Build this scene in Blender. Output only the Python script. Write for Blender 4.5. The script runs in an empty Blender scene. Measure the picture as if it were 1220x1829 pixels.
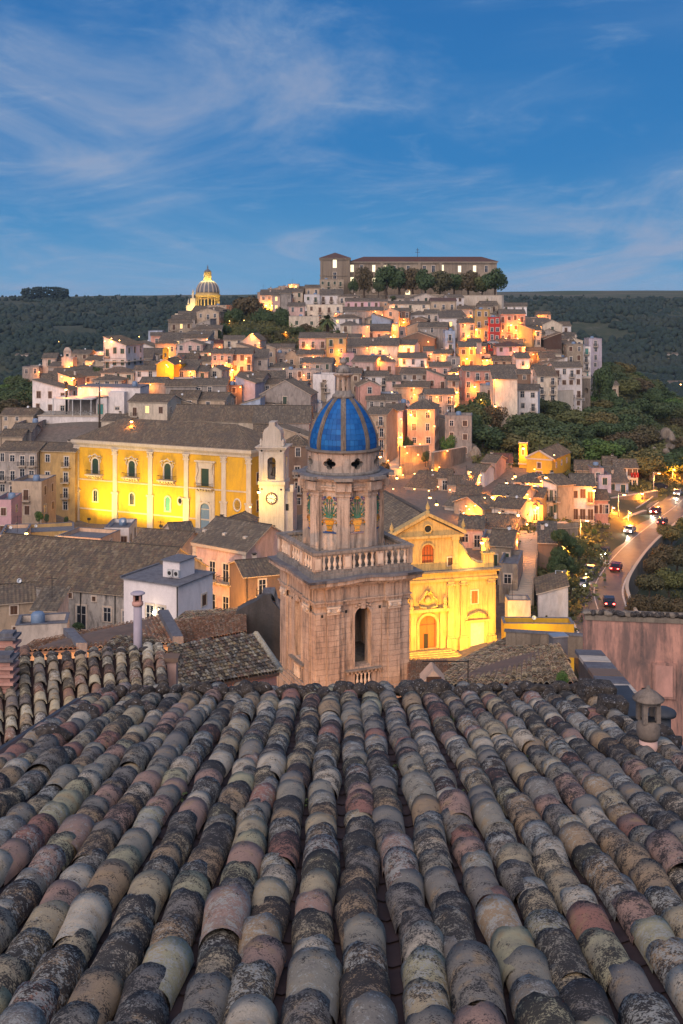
import bpy, math, random
import numpy as np
from mathutils import Vector, Matrix
from mathutils import noise as mnoise

R_ = random.Random(11)
rad = math.radians
scene = bpy.context.scene
COL = scene.collection
CZ, F, HX, HY = 100.0, 2000.0, 610.0, 535.0      # camera height (m), focal length and principal point in photo pixels

# ------------------------------------------------------------------ camera
cam_d = bpy.data.cameras.new('camera')
cam = bpy.data.objects.new('camera', cam_d)
COL.objects.link(cam)
cam.location = (0, 0, CZ)
cam.rotation_euler = (rad(90), 0, 0)
cam_d.sensor_fit = 'VERTICAL'
cam_d.sensor_height = 36.0
cam_d.sensor_width = 24.0
cam_d.lens = F * 36.0 / 1829.0
cam_d.shift_y = -(914.5 - HY) / 1829.0
cam_d.clip_start = 0.1
cam_d.clip_end = 9000
scene.camera = cam

# ------------------------------------------------------------------ sky
world = bpy.data.worlds.new('World')
scene.world = world
world.use_nodes = True
wn, wl = world.node_tree.nodes, world.node_tree.links
wn.clear()
def wnode(t, **k):
    n = wn.new(t)
    for a, b in k.items():
        setattr(n, a, b)
    return n
w_out = wnode('ShaderNodeOutputWorld')
w_bg = wnode('ShaderNodeBackground')
w_tc = wnode('ShaderNodeTexCoord')
w_sep = wnode('ShaderNodeSeparateXYZ')
wl.new(w_tc.outputs['Generated'], w_sep.inputs[0])
SUN_EL, SUN_AZ = 4.0, 200.0
sky = wnode('ShaderNodeTexSky', sky_type='NISHITA', sun_disc=False, sun_elevation=rad(SUN_EL), sun_rotation=rad(SUN_AZ), altitude=400, air_density=1.0, dust_density=0.6, ozone_density=4.0)
# dusk gradient of the air: deep blue overhead, paler towards the horizon
w_ramp = wnode('ShaderNodeValToRGB')
wl.new(w_sep.outputs[2], w_ramp.inputs[0])
cr = w_ramp.color_ramp
cr.elements[0].position = 0.0; cr.elements[0].color = (0.165, 0.385, 0.64, 1)
cr.elements[1].position = 1.0; cr.elements[1].color = (0.03, 0.10, 0.30, 1)
for p_, c_ in ((0.05, (0.085, 0.295, 0.58)), (0.12, (0.040, 0.215, 0.52)), (0.25, (0.030, 0.17, 0.46))):
    e = cr.elements.new(p_); e.color = (*c_, 1)
w_mixs = wnode('ShaderNodeMix', data_type='RGBA', blend_type='ADD')
w_mixs.inputs[0].default_value = 0.006
wl.new(w_ramp.outputs[0], w_mixs.inputs[6]); wl.new(sky.outputs[0], w_mixs.inputs[7])
# high thin clouds: noise on a plane above the camera, stretched along the wind
w_z = wnode('ShaderNodeMath', operation='ADD'); w_z.inputs[1].default_value = 0.16
wl.new(w_sep.outputs[2], w_z.inputs[0])
w_dx = wnode('ShaderNodeMath', operation='DIVIDE'); w_dy = wnode('ShaderNodeMath', operation='DIVIDE')
wl.new(w_sep.outputs[0], w_dx.inputs[0]); wl.new(w_z.outputs[0], w_dx.inputs[1])
wl.new(w_sep.outputs[1], w_dy.inputs[0]); wl.new(w_z.outputs[0], w_dy.inputs[1])
w_cmb = wnode('ShaderNodeCombineXYZ')
wl.new(w_dx.outputs[0], w_cmb.inputs[0]); wl.new(w_dy.outputs[0], w_cmb.inputs[1])
def cloud(scale, rot, stretch, off, lo, hi, rough=0.55, dist=0.5, det=7):
    mp = wnode('ShaderNodeMapping')
    mp.inputs['Rotation'].default_value = (0, 0, rot)
    mp.inputs['Scale'].default_value = stretch
    mp.inputs['Location'].default_value = off
    nz = wnode('ShaderNodeTexNoise')
    nz.inputs['Scale'].default_value = scale; nz.inputs['Detail'].default_value = det
    nz.inputs['Roughness'].default_value = rough; nz.inputs['Distortion'].default_value = dist
    wl.new(w_cmb.outputs[0], mp.inputs[0]); wl.new(mp.outputs[0], nz.inputs['Vector'])
    mr = wnode('ShaderNodeMapRange', interpolation_type='SMOOTHSTEP')
    mr.inputs[1].default_value = lo; mr.inputs[2].default_value = hi
    wl.new(nz.outputs[0], mr.inputs[0])
    return mr
CL = (7.7, 3.1)
c1 = cloud(0.75, 0.35, (1.0, 0.75, 1), (CL[0], CL[1], 0), 0.42, 0.70, rough=0.62, dist=1.0)
c2 = cloud(2.2, 0.3, (0.8, 0.9, 1), (5.1, 0.4, 0), 0.50, 0.78, rough=0.66, dist=1.2)
c3 = cloud(0.42, 0.15, (1.0, 0.8, 1), (31.3, 8.4, 0), 0.48, 0.66, rough=0.58, dist=0.8)
c_add = wnode('ShaderNodeMath', operation='MULTIPLY_ADD'); c_add.inputs[1].default_value = 0.45; c_add.use_clamp = True
c_b = wnode('ShaderNodeMath', operation='MULTIPLY_ADD'); c_b.inputs[1].default_value = 0.40; wl.new(c3.outputs[0], c_b.inputs[0]); wl.new(c1.outputs[0], c_b.inputs[2])
wl.new(c2.outputs[0], c_add.inputs[0]); wl.new(c_b.outputs[0], c_add.inputs[2])
c_m = wnode('ShaderNodeMath', operation='MULTIPLY'); c_m.inputs[1].default_value = 0.82
wl.new(c_add.outputs[0], c_m.inputs[0])
# cloud tone: bluish white veils with a mauve body
c_tone = wnode('ShaderNodeMix', data_type='RGBA')
c_tone.inputs[6].default_value = (0.27, 0.42, 0.64, 1); c_tone.inputs[7].default_value = (0.34, 0.41, 0.58, 1)
wl.new(c1.outputs[0], c_tone.inputs[0])
w_mix = wnode('ShaderNodeMix', data_type='RGBA')
wl.new(c_m.outputs[0], w_mix.inputs[0]); wl.new(w_mixs.outputs[2], w_mix.inputs[6]); wl.new(c_tone.outputs[2], w_mix.inputs[7])
wl.new(w_mix.outputs[2], w_bg.inputs[0])
w_bg.inputs[1].default_value = 0.76
wl.new(w_bg.outputs[0], w_out.inputs[0])
SKY_STRENGTH = w_bg

# ------------------------------------------------------------------ the afterglow of the set sun, behind the camera
sun_d = bpy.data.lights.new('sun', 'SUN')
sun_d.energy = 3.0
sun_d.angle = rad(65)
sun_d.color = (1.0, 0.79, 0.68)
sun = bpy.data.objects.new('sun', sun_d)
COL.objects.link(sun)
sd = Vector((math.sin(rad(SUN_AZ)) , math.cos(rad(SUN_AZ)), 0)).normalized()   # direction towards the sun on the ground
sd = Vector((sd.x * math.cos(rad(36)), sd.y * math.cos(rad(36)), math.sin(rad(36))))
sun.rotation_euler = sd.to_track_quat('Z', 'Y').to_euler()
sun.location = (0, 0, 200)

vs = scene.view_settings
scene.display_settings.display_device = 'sRGB'
vs.view_transform = 'Standard'; vs.look = 'None'; vs.gamma = 1.0; vs.use_curve_mapping = False
vs.exposure = 0.30
cy = scene.cycles
cy.use_denoising = True
cy.max_bounces = 4; cy.diffuse_bounces = 2; cy.glossy_bounces = 2; cy.transmission_bounces = 2; cy.volume_bounces = 0
cy.sample_clamp_indirect = 4.0
cy.use_light_tree = True
cy.caustics_reflective = False; cy.caustics_refractive = False

# ------------------------------------------------------------------ helpers
def P(px, py, Y):
    """The point of the place seen at a photo pixel, at distance Y."""
    return Vector(((px - HX) * Y / F, Y, CZ - (py - HY) * Y / F))

MATS = {}
class NT:
    def __init__(s, name):
        s.m = bpy.data.materials.new(name); s.m.use_nodes = True
        s.n, s.l = s.m.node_tree.nodes, s.m.node_tree.links
        s.b = s.n['Principled BSDF']
        s.b.inputs['Roughness'].default_value = 0.85
        MATS[name] = s.m
    def node(s, t, ins=None, **k):
        n = s.n.new(t)
        for a, b in k.items(): setattr(n, a, b)
        for a, b in (ins or {}).items():
            if isinstance(b, bpy.types.NodeSocket): s.l.new(b, n.inputs[a])
            else: n.inputs[a].default_value = b
        return n
    def pos(s): return s.node('ShaderNodeNewGeometry').outputs['Position']
    def mapping(s, v, scale=(1, 1, 1), loc=(0, 0, 0), rot=(0, 0, 0)):
        return s.node('ShaderNodeMapping', {0: v, 'Scale': scale, 'Location': loc, 'Rotation': rot}).outputs[0]
    def noise(s, v, scale, detail=4, rough=0.55, dist=0):
        return s.node('ShaderNodeTexNoise', {'Vector': v, 'Scale': scale, 'Detail': detail, 'Roughness': rough, 'Distortion': dist}).outputs[0]
    def ramp(s, fac, stops, const=False):
        n = s.node('ShaderNodeValToRGB', {0: fac})
        if const: n.color_ramp.interpolation = 'CONSTANT'
        el = n.color_ramp.elements
        while len(el) < len(stops): el.new(0.5)
        for e, (p, c) in zip(el, stops):
            e.position = p; e.color = (*c, 1) if len(c) == 3 else c
        return n.outputs[0]
    def rng(s, v, a, b, c=0.0, d=1.0):
        return s.node('ShaderNodeMapRange', {0: v, 1: a, 2: b, 3: c, 4: d}).outputs[0]
    def mix(s, f, a, b, mode='MIX'):
        n = s.node('ShaderNodeMix', data_type='RGBA', blend_type=mode)
        for i, x in ((0, f), (6, a), (7, b)):
            if isinstance(x, bpy.types.NodeSocket): s.l.new(x, n.inputs[i])
            else: n.inputs[i].default_value = x if i == 0 else (*x[:3], 1)
        return n.outputs[2]
    def math(s, op, a, b=0.0):
        n = s.node('ShaderNodeMath', operation=op)
        for i, x in ((0, a), (1, b)):
            if isinstance(x, bpy.types.NodeSocket): s.l.new(x, n.inputs[i])
            else: n.inputs[i].default_value = x
        return n.outputs[0]
    def col(s, c): s.set('Base Color', c)
    def set(s, k, v):
        if isinstance(v, bpy.types.NodeSocket): s.l.new(v, s.b.inputs[k])
        else: s.b.inputs[k].default_value = (*v, 1) if isinstance(v, tuple) and len(v) == 3 else v
    def bump(s, h, strength=0.4, dist=0.02):
        n = s.node('ShaderNodeBump', {'Height': h, 'Strength': strength, 'Distance': dist})
        s.l.new(n.outputs[0], s.b.inputs['Normal'])

def plaster(name, c, dirt=0.5, dark=(0.10, 0.085, 0.07), scale=1.0):
    t = NT(name); p = t.pos()
    rn = t.node('ShaderNodeObjectInfo').outputs['Random']
    big = t.noise(t.mapping(p, (0.35 * scale, 0.35 * scale, 0.16 * scale)), 1.0, 6, 0.65, 0.6)
    streak = t.noise(t.mapping(p, (1.3 * scale, 1.3 * scale, 0.42 * scale)), 1.0, 7, 0.72, 0.5)
    fine = t.noise(p, 5.0 * scale, 5, 0.7)
    a = t.mix(t.rng(big, 0.42, 0.68), c, tuple(x * 0.74 + 0.02 for x in c))
    b = t.mix(t.math('MULTIPLY', t.rng(streak, 0.46, 0.70), dirt), a, dark)
    b = t.mix(t.math('MULTIPLY', t.rng(big, 0.57, 0.66), dirt * 0.8), b, tuple(x * 0.5 for x in c))
    b = t.mix(t.rng(fine, 0.35, 0.8, 0, 0.3), b, tuple(x * 0.55 for x in c))
    v = t.rng(rn, 0, 1, 0.82, 1.12)
    t.col(t.mix(1.0, b, t.node('ShaderNodeCombineColor', {0: v, 1: v, 2: v}).outputs[0], 'MULTIPLY'))
    t.set('Roughness', 0.92)
    t.bump(fine, 0.25, 0.03)
    return t.m

WALLS = dict(
    white=(0.72, 0.67, 0.64), cream=(0.66, 0.56, 0.43), pale=(0.60, 0.51, 0.43), pink=(0.62, 0.42, 0.36), tan=(0.48, 0.37, 0.26), grey=(0.36, 0.32, 0.285),
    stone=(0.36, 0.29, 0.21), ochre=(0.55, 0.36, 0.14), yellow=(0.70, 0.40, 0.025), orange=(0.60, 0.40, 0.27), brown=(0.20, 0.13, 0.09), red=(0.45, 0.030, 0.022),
    blue=(0.34, 0.40, 0.50), lavender=(0.50, 0.44, 0.50), darkbrown=(0.065, 0.035, 0.025), rose=(0.62, 0.38, 0.40), salmon=(0.62, 0.33, 0.26), purewhite=(0.80, 0.74, 0.73))
for k_, c_ in WALLS.items():
    plaster('wall_' + k_, c_, dirt={'purewhite': 0.1, 'white': 0.35, 'grey': 0.8, 'stone': 0.7, 'red': 0.15, 'yellow': 0.25, 'brown': 0.7, 'rose': 0.2}.get(k_, 0.5))

plaster('wall_sooty', (0.40, 0.37, 0.33), 1.0, (0.045, 0.045, 0.048), 1.2)
def flat(name, c, rough=0.7, metal=0.0, var=0.25, scale=6.0, emit=None, es=0.0):
    t = NT(name)
    n = t.noise(t.pos(), scale, 4, 0.6)
    t.col(t.mix(t.rng(n, 0.3, 0.75), c, tuple(x * (1 - var) for x in c)))
    t.set('Roughness', rough); t.set('Metallic', metal)
    if emit:
        t.set('Emission Color', emit); t.set('Emission Strength', es)
    return t.m
flat('trim', (0.52, 0.43, 0.33), 0.9)
flat('trimlight', (0.62, 0.52, 0.42), 0.9, var=0.35, scale=2)
flat('shutgreen', (0.018, 0.05, 0.03), 0.6)
flat('shutbrown', (0.09, 0.04, 0.02), 0.6)
flat('shutwhite', (0.55, 0.55, 0.53), 0.6)
flat('shutteal', (0.05, 0.25, 0.22), 0.6)
flat('shutblue', (0.16, 0.25, 0.33), 0.6)
flat('doororange', (0.42, 0.10, 0.025), 0.7)
flat('glass', (0.02, 0.025, 0.035), 0.12, var=0.1)
flat('litglass', (0.5, 0.35, 0.15), 0.4, emit=(1.0, 0.62, 0.18), es=1.6)
flat('litwhite', (0.6, 0.55, 0.4), 0.4, emit=(1.0, 0.86, 0.50), es=1.25)
flat('iron', (0.03, 0.028, 0.027), 0.6, 0.3)
flat('metalblue', (0.045, 0.055, 0.07), 0.7, 0.0, var=.5, scale=4)
flat('tankblue', (0.16, 0.24, 0.36), 0.5)
flat('sheetmetal', (0.42, 0.45, 0.48), 0.4, 0.5, scale=1)
flat('redpaint', (0.30, 0.02, 0.02), 0.4)
flat('bulb', (0.9, 0.6, 0.3), 0.5, emit=(1.0, 0.52, 0.14), es=14.0)
flat('bulbwhite', (0.9, 0.8, 0.6), 0.5, emit=(1.0, 0.86, 0.6), es=40.0)
flat('bark', (0.07, 0.05, 0.035), 0.9)
flat('rubber', (0.02, 0.02, 0.02), 0.7)
flat('carpaint', (0.45, 0.46, 0.48), 0.25, 0.3)
flat('carred', (0.25, 0.02, 0.02), 0.25, 0.3)
flat('cardark', (0.03, 0.035, 0.05), 0.2, 0.3)
flat('taillight', (0.3, 0.01, 0.01), 0.4, emit=(1.0, 0.05, 0.04), es=25.0)
flat('whitepaint', (0.62, 0.60, 0.55), 0.7, var=0.35, scale=1.5)
flat('bronze', (0.09, 0.075, 0.05), 0.5, 0.6)
flat('clockface', (0.75, 0.70, 0.62), 0.6, var=0.05)
flat('black', (0.012, 0.012, 0.012), 0.8)

def stone_mat(name, c, c2, dark=0.75, sc=1.0):
    t = NT(name); p = t.pos()
    big = t.noise(t.mapping(p, (0.5 * sc, 0.5 * sc, 0.25 * sc)), 1.0, 6, 0.65, 0.5)
    streak = t.noise(t.mapping(p, (3.5 * sc, 3.5 * sc, 0.35 * sc)), 1.0, 6, 0.7)
    fine = t.noise(p, 9 * sc, 6, 0.75)
    rn = t.node('ShaderNodeObjectInfo').outputs['Random']
    a = t.mix(t.rng(big, 0.38, 0.66), c, c2)
    a = t.mix(t.rng(rn, 0, 1, 0, 0.35), a, tuple(x * 0.62 for x in c2))
    a = t.mix(t.math('MULTIPLY', t.rng(streak, 0.47, 0.68), dark), a, (0.055, 0.047, 0.04))
    a = t.mix(t.rng(fine, 0.45, 0.75, 0, 0.55), a, tuple(x * 0.45 for x in c2))
    t.col(a); t.set('Roughness', 0.93); t.bump(fine, 0.5, 0.03)
    return t.m
stone_mat('towerstone', (0.55, 0.44, 0.35), (0.40, 0.30, 0.235), 0.9, 1.3)
stone_mat('towertop', (0.33, 0.29, 0.25), (0.20, 0.18, 0.16), 0.85, 1.6)
stone_mat('ribstone', (0.26, 0.21, 0.17), (0.12, 0.105, 0.09), 0.8, 3)
stone_mat('rubble', (0.30, 0.25, 0.19), (0.17, 0.14, 0.11), 0.7)
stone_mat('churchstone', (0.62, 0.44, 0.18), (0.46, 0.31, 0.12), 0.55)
stone_mat('palestone', (0.66, 0.58, 0.48), (0.54, 0.46, 0.36), 0.25)
stone_mat('collegestone', (0.34, 0.28, 0.21), (0.24, 0.19, 0.14), 0.5, 0.25)
stone_mat('darkwall', (0.11, 0.10, 0.095), (0.045, 0.045, 0.045), 0.8)
stone_mat('rock', (0.10, 0.10, 0.105), (0.035, 0.035, 0.04), 0.6, 6)
stone_mat('slate', (0.20, 0.21, 0.23), (0.12, 0.12, 0.14), 0.5, 3)

def rock_lichen():
    t = NT('lichenrock'); p = t.pos()
    n1 = t.noise(p, 14, 6, 0.7); n2 = t.noise(p, 45, 4, 0.7)
    a = t.mix(t.rng(n1, 0.42, 0.6), (0.022, 0.02, 0.02), (0.075, 0.062, 0.05))
    a = t.mix(t.rng(n2, 0.60, 0.66), a, (0.36, 0.37, 0.38))
    t.col(a); t.set('Roughness', 0.95); t.bump(n2, 0.9, 0.02)
rock_lichen()

def tile_mat(name, sc=1.0, stops=None, black=1.0):
    """Old coppi: every tile its own fired colour, then black and white lichen."""
    t = NT(name)
    g = t.node('ShaderNodeNewGeometry').outputs['Position']
    at = t.node('ShaderNodeAttribute', attribute_name='tid').outputs['Fac']
    rn = t.node('ShaderNodeObjectInfo').outputs['Random']
    k = t.math('FRACT', t.math('ADD', t.math('MULTIPLY', at, 7.31), t.math('MULTIPLY', rn, 13.7)))
    k2 = t.math('FRACT', t.math('MULTIPLY', k, 17.77)); k3 = t.math('FRACT', t.math('MULTIPLY', k, 91.3))
    off = t.node('ShaderNodeCombineXYZ', {0: t.math('MULTIPLY', k, 37.0), 1: t.math('MULTIPLY', k2, 53.0), 2: 0.0}).outputs[0]
    v = t.node('ShaderNodeVectorMath', {0: g, 1: off}, operation='ADD').outputs[0]
    stops = stops or [(0.0, (0.40, 0.28, 0.16)), (0.14, (0.26, 0.235, 0.19)), (0.28, (0.48, 0.39, 0.24)), (0.42, (0.24, 0.215, 0.18)), (0.54, (0.43, 0.27, 0.20)), (0.66, (0.32, 0.29, 0.22)), (0.76, (0.60, 0.51, 0.37)), (0.88, (0.36, 0.17, 0.12)), (0.94, (0.44, 0.40, 0.24))]
    base = t.ramp(k, stops, True)
    n0 = t.noise(v, 5.5 * sc, 5, 0.6, 0.3)
    base = t.mix(t.rng(n0, 0.46, 0.70, 0, 0.6), base, (0.15, 0.145, 0.135))
    n5 = t.noise(v, 8.0 * sc, 4, 0.6)
    base = t.mix(t.rng(n5, 0.55, 0.68, 0, 0.6), base, (0.42, 0.28, 0.13))
    # black crust, in patches whose reach differs per tile
    n1 = t.noise(v, 10 * sc, 7, 0.72); n2 = t.noise(v, 95 * sc, 4, 0.75)
    th = t.math('ADD', t.math('MULTIPLY', k2, 0.15), 0.418)
    m1 = t.rng(t.math('SUBTRACT', t.math('ADD', t.math('MULTIPLY', n1, 0.5), t.math('MULTIPLY', n2, 0.5)), th), 0.0, 0.05)
    base = t.mix(t.math('MULTIPLY', m1, 0.93 * black), base, (0.017, 0.016, 0.017))
    # pale lichen
    n3 = t.noise(v, 17 * sc, 6, 0.75); n4 = t.noise(v, 85 * sc, 3, 0.6)
    th3 = t.math('ADD', t.math('MULTIPLY', k3, 0.22), 0.49)
    m2 = t.rng(t.math('SUBTRACT', t.math('ADD', t.math('MULTIPLY', n3, 0.6), t.math('MULTIPLY', n4, 0.4)), th3), 0.0, 0.03)
    base = t.mix(t.math('MULTIPLY', m2, 0.75), base, (0.46, 0.46, 0.40))
    t.col(base); t.set('Roughness', 0.9)
    t.bump(t.math('ADD', t.math('MULTIPLY', n1, 0.5), t.math('MULTIPLY', n2, 0.5)), 1.0, 0.022)
tile_mat('coppi')
tile_mat('coppi_light', stops=[(0.0, (0.36, 0.29, 0.18)), (0.18, (0.25, 0.23, 0.18)), (0.34, (0.42, 0.38, 0.27)), (0.5, (0.24, 0.14, 0.10)), (0.64, (0.33, 0.27, 0.19)), (0.78, (0.17, 0.15, 0.14)), (0.9, (0.46, 0.43, 0.34))], black=0.85)
tile_mat('coppi_dark', 0.8, stops=[(0.0, (0.16, 0.12, 0.075)), (0.2, (0.09, 0.085, 0.075)), (0.45, (0.20, 0.16, 0.09)), (0.65, (0.12, 0.07, 0.05)), (0.85, (0.28, 0.25, 0.17))])
tile_mat('coppi_red', 0.6, stops=[(0.0, (0.30, 0.14, 0.08)), (0.25, (0.22, 0.11, 0.07)), (0.5, (0.33, 0.19, 0.12)), (0.7, (0.16, 0.10, 0.07)), (0.88, (0.34, 0.25, 0.17))], black=0.45)
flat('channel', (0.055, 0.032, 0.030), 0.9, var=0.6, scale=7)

def far_roof(name, stops, wet=0.5):
    """Roofs far off: the rows are geometry, each course of tiles takes its colour from a cell of the roof's own metres."""
    t = NT(name)
    uv = t.node('ShaderNodeUVMap').outputs[0]
    s = t.node('ShaderNodeSeparateXYZ', {0: uv})
    fu = t.math('FLOOR', t.math('DIVIDE', s.outputs[0], 0.30)); fv = t.math('FLOOR', t.math('DIVIDE', s.outputs[1], 0.55))
    wnz = t.node('ShaderNodeTexWhiteNoise', {0: t.node('ShaderNodeCombineXYZ', {0: fu, 1: fv, 2: 0.0}).outputs[0]}, noise_dimensions='3D').outputs[0]
    base = t.ramp(wnz, stops, True)
    p = t.pos()
    big = t.noise(p, 0.35, 6, 0.7, 0.5); mid = t.noise(p, 1.6, 5, 0.7)
    base = t.mix(1.0, base, (0.62, 0.62, 0.62), 'MULTIPLY'); base = t.mix(t.rng(big, 0.42, 0.64, 0, 0.65), base, (0.06, 0.053, 0.046))
    base = t.mix(t.rng(mid, 0.5, 0.72, 0, 0.7), base, (0.035, 0.032, 0.03))
    rn = t.node('ShaderNodeObjectInfo').outputs['Random']
    base = t.mix(t.rng(rn, 0, 1, 0, 0.30), base, (0.14, 0.115, 0.09))
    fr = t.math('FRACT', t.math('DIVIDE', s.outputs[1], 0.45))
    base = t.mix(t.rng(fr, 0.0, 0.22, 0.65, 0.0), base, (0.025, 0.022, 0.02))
    t.col(base); t.set('Roughness', 0.92)
far_roof('roof_grey', [(0.0, (0.23, 0.185, 0.125)), (0.25, (0.15, 0.125, 0.095)), (0.5, (0.29, 0.235, 0.16)), (0.7, (0.20, 0.145, 0.095)), (0.88, (0.37, 0.31, 0.22))])
far_roof('roof_brown', [(0.0, (0.26, 0.18, 0.10)), (0.25, (0.16, 0.115, 0.07)), (0.5, (0.31, 0.23, 0.13)), (0.7, (0.23, 0.145, 0.09)), (0.88, (0.40, 0.31, 0.19))])
far_roof('roof_red', [(0.0, (0.16, 0.045, 0.03)), (0.4, (0.13, 0.035, 0.025)), (0.7, (0.19, 0.06, 0.04))])

# ------------------------------------------------------------------ mesh builder
class MB:
    def __init__(s): s.v, s.f, s.m, s.uv, s.mats, s.sm, s.tid = [], [], [], {}, [], [], None
    def mi(s, n):
        if n not in s.mats: s.mats.append(n)
        return s.mats.index(n)
    def face(s, idx, m, smooth=False, uv=None):
        if uv: s.uv[len(s.f)] = uv
        s.f.append(tuple(idx)); s.m.append(s.mi(m)); s.sm.append(smooth)
    def add(s, pts):
        b = len(s.v); s.v.extend([tuple(p) for p in pts]); return b
    def box(s, x0, y0, z0, x1, y1, z1, m, T=None):
        pts = [Vector(p) for p in ((x0, y0, z0), (x1, y0, z0), (x1, y1, z0), (x0, y1, z0), (x0, y0, z1), (x1, y0, z1), (x1, y1, z1), (x0, y1, z1))]
        if T: pts = [T @ p for p in pts]
        b = s.add(pts)
        for q in ((3, 2, 1, 0), (4, 5, 6, 7), (0, 1, 5, 4), (1, 2, 6, 5), (2, 3, 7, 6), (3, 0, 4, 7)):
            s.face([b + i for i in q], m)
        return s
    def extrude(s, loop, d, m, T=None, cap=True):
        """A closed loop of 3D points pushed along d."""
        loop = [Vector(p) for p in loop]; d = Vector(d); n = len(loop)
        pts = loop + [p + d for p in loop]
        if T: pts = [T @ p for p in pts]
        b = s.add(pts)
        if cap:
            s.face([b + i for i in range(n)][::-1], m); s.face([b + n + i for i in range(n)], m)
        for i in range(n):
            j = (i + 1) % n
            s.face([b + i, b + j, b + n + j, b + n + i], m)
        return s
    def lathe(s, prof, n, m, c=(0, 0, 0), a0=0.0, smooth=True, T=None, sx=1, sy=1):
        rings = []
        for r, z in prof:
            pts = [Vector((c[0] + sx * r * math.cos(a0 + 2 * math.pi * k / n), c[1] + sy * r * math.sin(a0 + 2 * math.pi * k / n), c[2] + z)) for k in range(n)]
            if T: pts = [T @ p for p in pts]
            rings.append(s.add(pts))
        for a, b in zip(rings, rings[1:]):
            for k in range(n):
                j = (k + 1) % n
                s.face([a + k, a + j, b + j, b + k], m, smooth)
        s.face([rings[0] + k for k in range(n)][::-1], m); s.face([rings[-1] + k for k in range(n)], m)
        return s
    def tube(s, path, r, m, n=6, smooth=True):
        path = [Vector(p) for p in path]; rings = []
        for i, p in enumerate(path):
            d = (path[min(i + 1, len(path) - 1)] - path[max(i - 1, 0)]).normalized()
            a = d.orthogonal().normalized(); b = d.cross(a)
            rr = r[i] if isinstance(r, (list, tuple)) else r
            rings.append(s.add([p + rr * (math.cos(2 * math.pi * k / n) * a + math.sin(2 * math.pi * k / n) * b) for k in range(n)]))
        for a, b in zip(rings, rings[1:]):
            for k in range(n):
                j = (k + 1) % n
                s.face([a + k, a + j, b + j, b + k], m, smooth)
        s.face([rings[0] + k for k in range(n)], m); s.face([rings[-1] + k for k in range(n)][::-1], m)
        return s
    def mesh(s, name):
        me = bpy.data.meshes.new(name)
        me.from_pydata(s.v, [], s.f)
        for n in s.mats: me.materials.append(MATS[n])
        me.polygons.foreach_set('material_index', s.m)
        me.polygons.foreach_set('use_smooth', s.sm)
        if s.uv:
            lay = me.uv_layers.new(name='UVMap'); arr = np.zeros((len(me.loops), 2), dtype=np.float32); k = 0
            for i, f in enumerate(s.f):
                u = s.uv.get(i)
                if u:
                    for j in range(len(f)): arr[k + j] = u[j]
                k += len(f)
            lay.data.foreach_set('uv', arr.ravel())
        if s.tid is not None:
            a = me.attributes.new('tid', 'FLOAT', 'FACE'); a.data.foreach_set('value', np.array(s.tid, dtype=np.float32))
        me.update()
        return me
    def build(s, name, parent=None, loc=None, rotz=0.0):
        return link(name, s.mesh(name), parent, loc, rotz)

def link(name, me, parent=None, loc=None, rotz=0.0):
    o = bpy.data.objects.new(name, me); COL.objects.link(o)
    if parent: o.parent = parent
    if loc is not None: o.location = loc
    if rotz: o.rotation_euler = (0, 0, rotz)
    return o
def tag(o, label, cat, group=None):
    o['label'] = label; o['category'] = cat
    if group: o['group'] = group
    return o
def thing(name, label, cat, loc=(0, 0, 0), rotz=0.0, group=None):
    o = bpy.data.objects.new(name, None); COL.objects.link(o)
    o.location = loc; o.rotation_euler = (0, 0, rotz); o.empty_display_size = 0.5
    return tag(o, label, cat, group)
def kind(o, k):
    o['kind'] = k; return o

def light(name, loc, power, color=(1.0, 0.50, 0.13), radius=0.25, parent=None, typ='POINT', aim=None, size=1.2, blend=0.6):
    d = bpy.data.lights.new(name, typ); d.energy = power; d.color = color; d.shadow_soft_size = radius
    if typ == 'SPOT': d.spot_size = size; d.spot_blend = blend
    o = bpy.data.objects.new(name, d); COL.objects.link(o); o.location = loc
    if parent: o.parent = parent
    if aim is not None: o.rotation_euler = (Vector(aim) - Vector(loc)).to_track_quat('-Z', 'Y').to_euler()
    return o
# ------------------------------------------------------------------ the lie of the land
CTRL = [(600, 540, 560), (890, 527, 560), (740, 527, 552), (855, 552, 515), (500, 545, 540), (750, 600, 480), (885, 616, 430), (690, 640, 430), (800, 700, 380), (940, 610, 440),
        (1040, 660, 440), (980, 690, 400), (900, 730, 360), (1050, 727, 400), (640, 760, 330), (780, 805, 310), (840, 865, 270), (700, 905, 235), (600, 850, 290), (500, 800, 285),
        (830, 945, 215), (800, 1165, 167), (930, 1072, 180), (945, 952, 212), (1000, 945, 225), (930, 832, 285), (1060, 932, 240), (1120, 888, 280), (400, 790, 285), (300, 945, 250), (450, 950, 238), (150, 935, 258),
        (60, 945, 235), (300, 700, 330), (200, 695, 360), (400, 645, 400), (230, 690, 385), (100, 702, 420), (130, 655, 440), (320, 605, 470), (365, 578, 600), (480, 622, 450), (450, 562, 500),
        (600, 605, 450), (550, 645, 410), (150, 770, 290), (60, 760, 300), (0, 780, 290), (20, 720, 470), (1150, 775, 380), (1100, 760, 420), (1000, 775, 340), (1220, 830, 400), (900, 790, 320)]
gx, gy, gz = [], [], []
for px, py, Y in CTRL:
    p = P(px, py, Y); gx.append(p.x); gy.append(p.y); gz.append(p.z)
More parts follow.
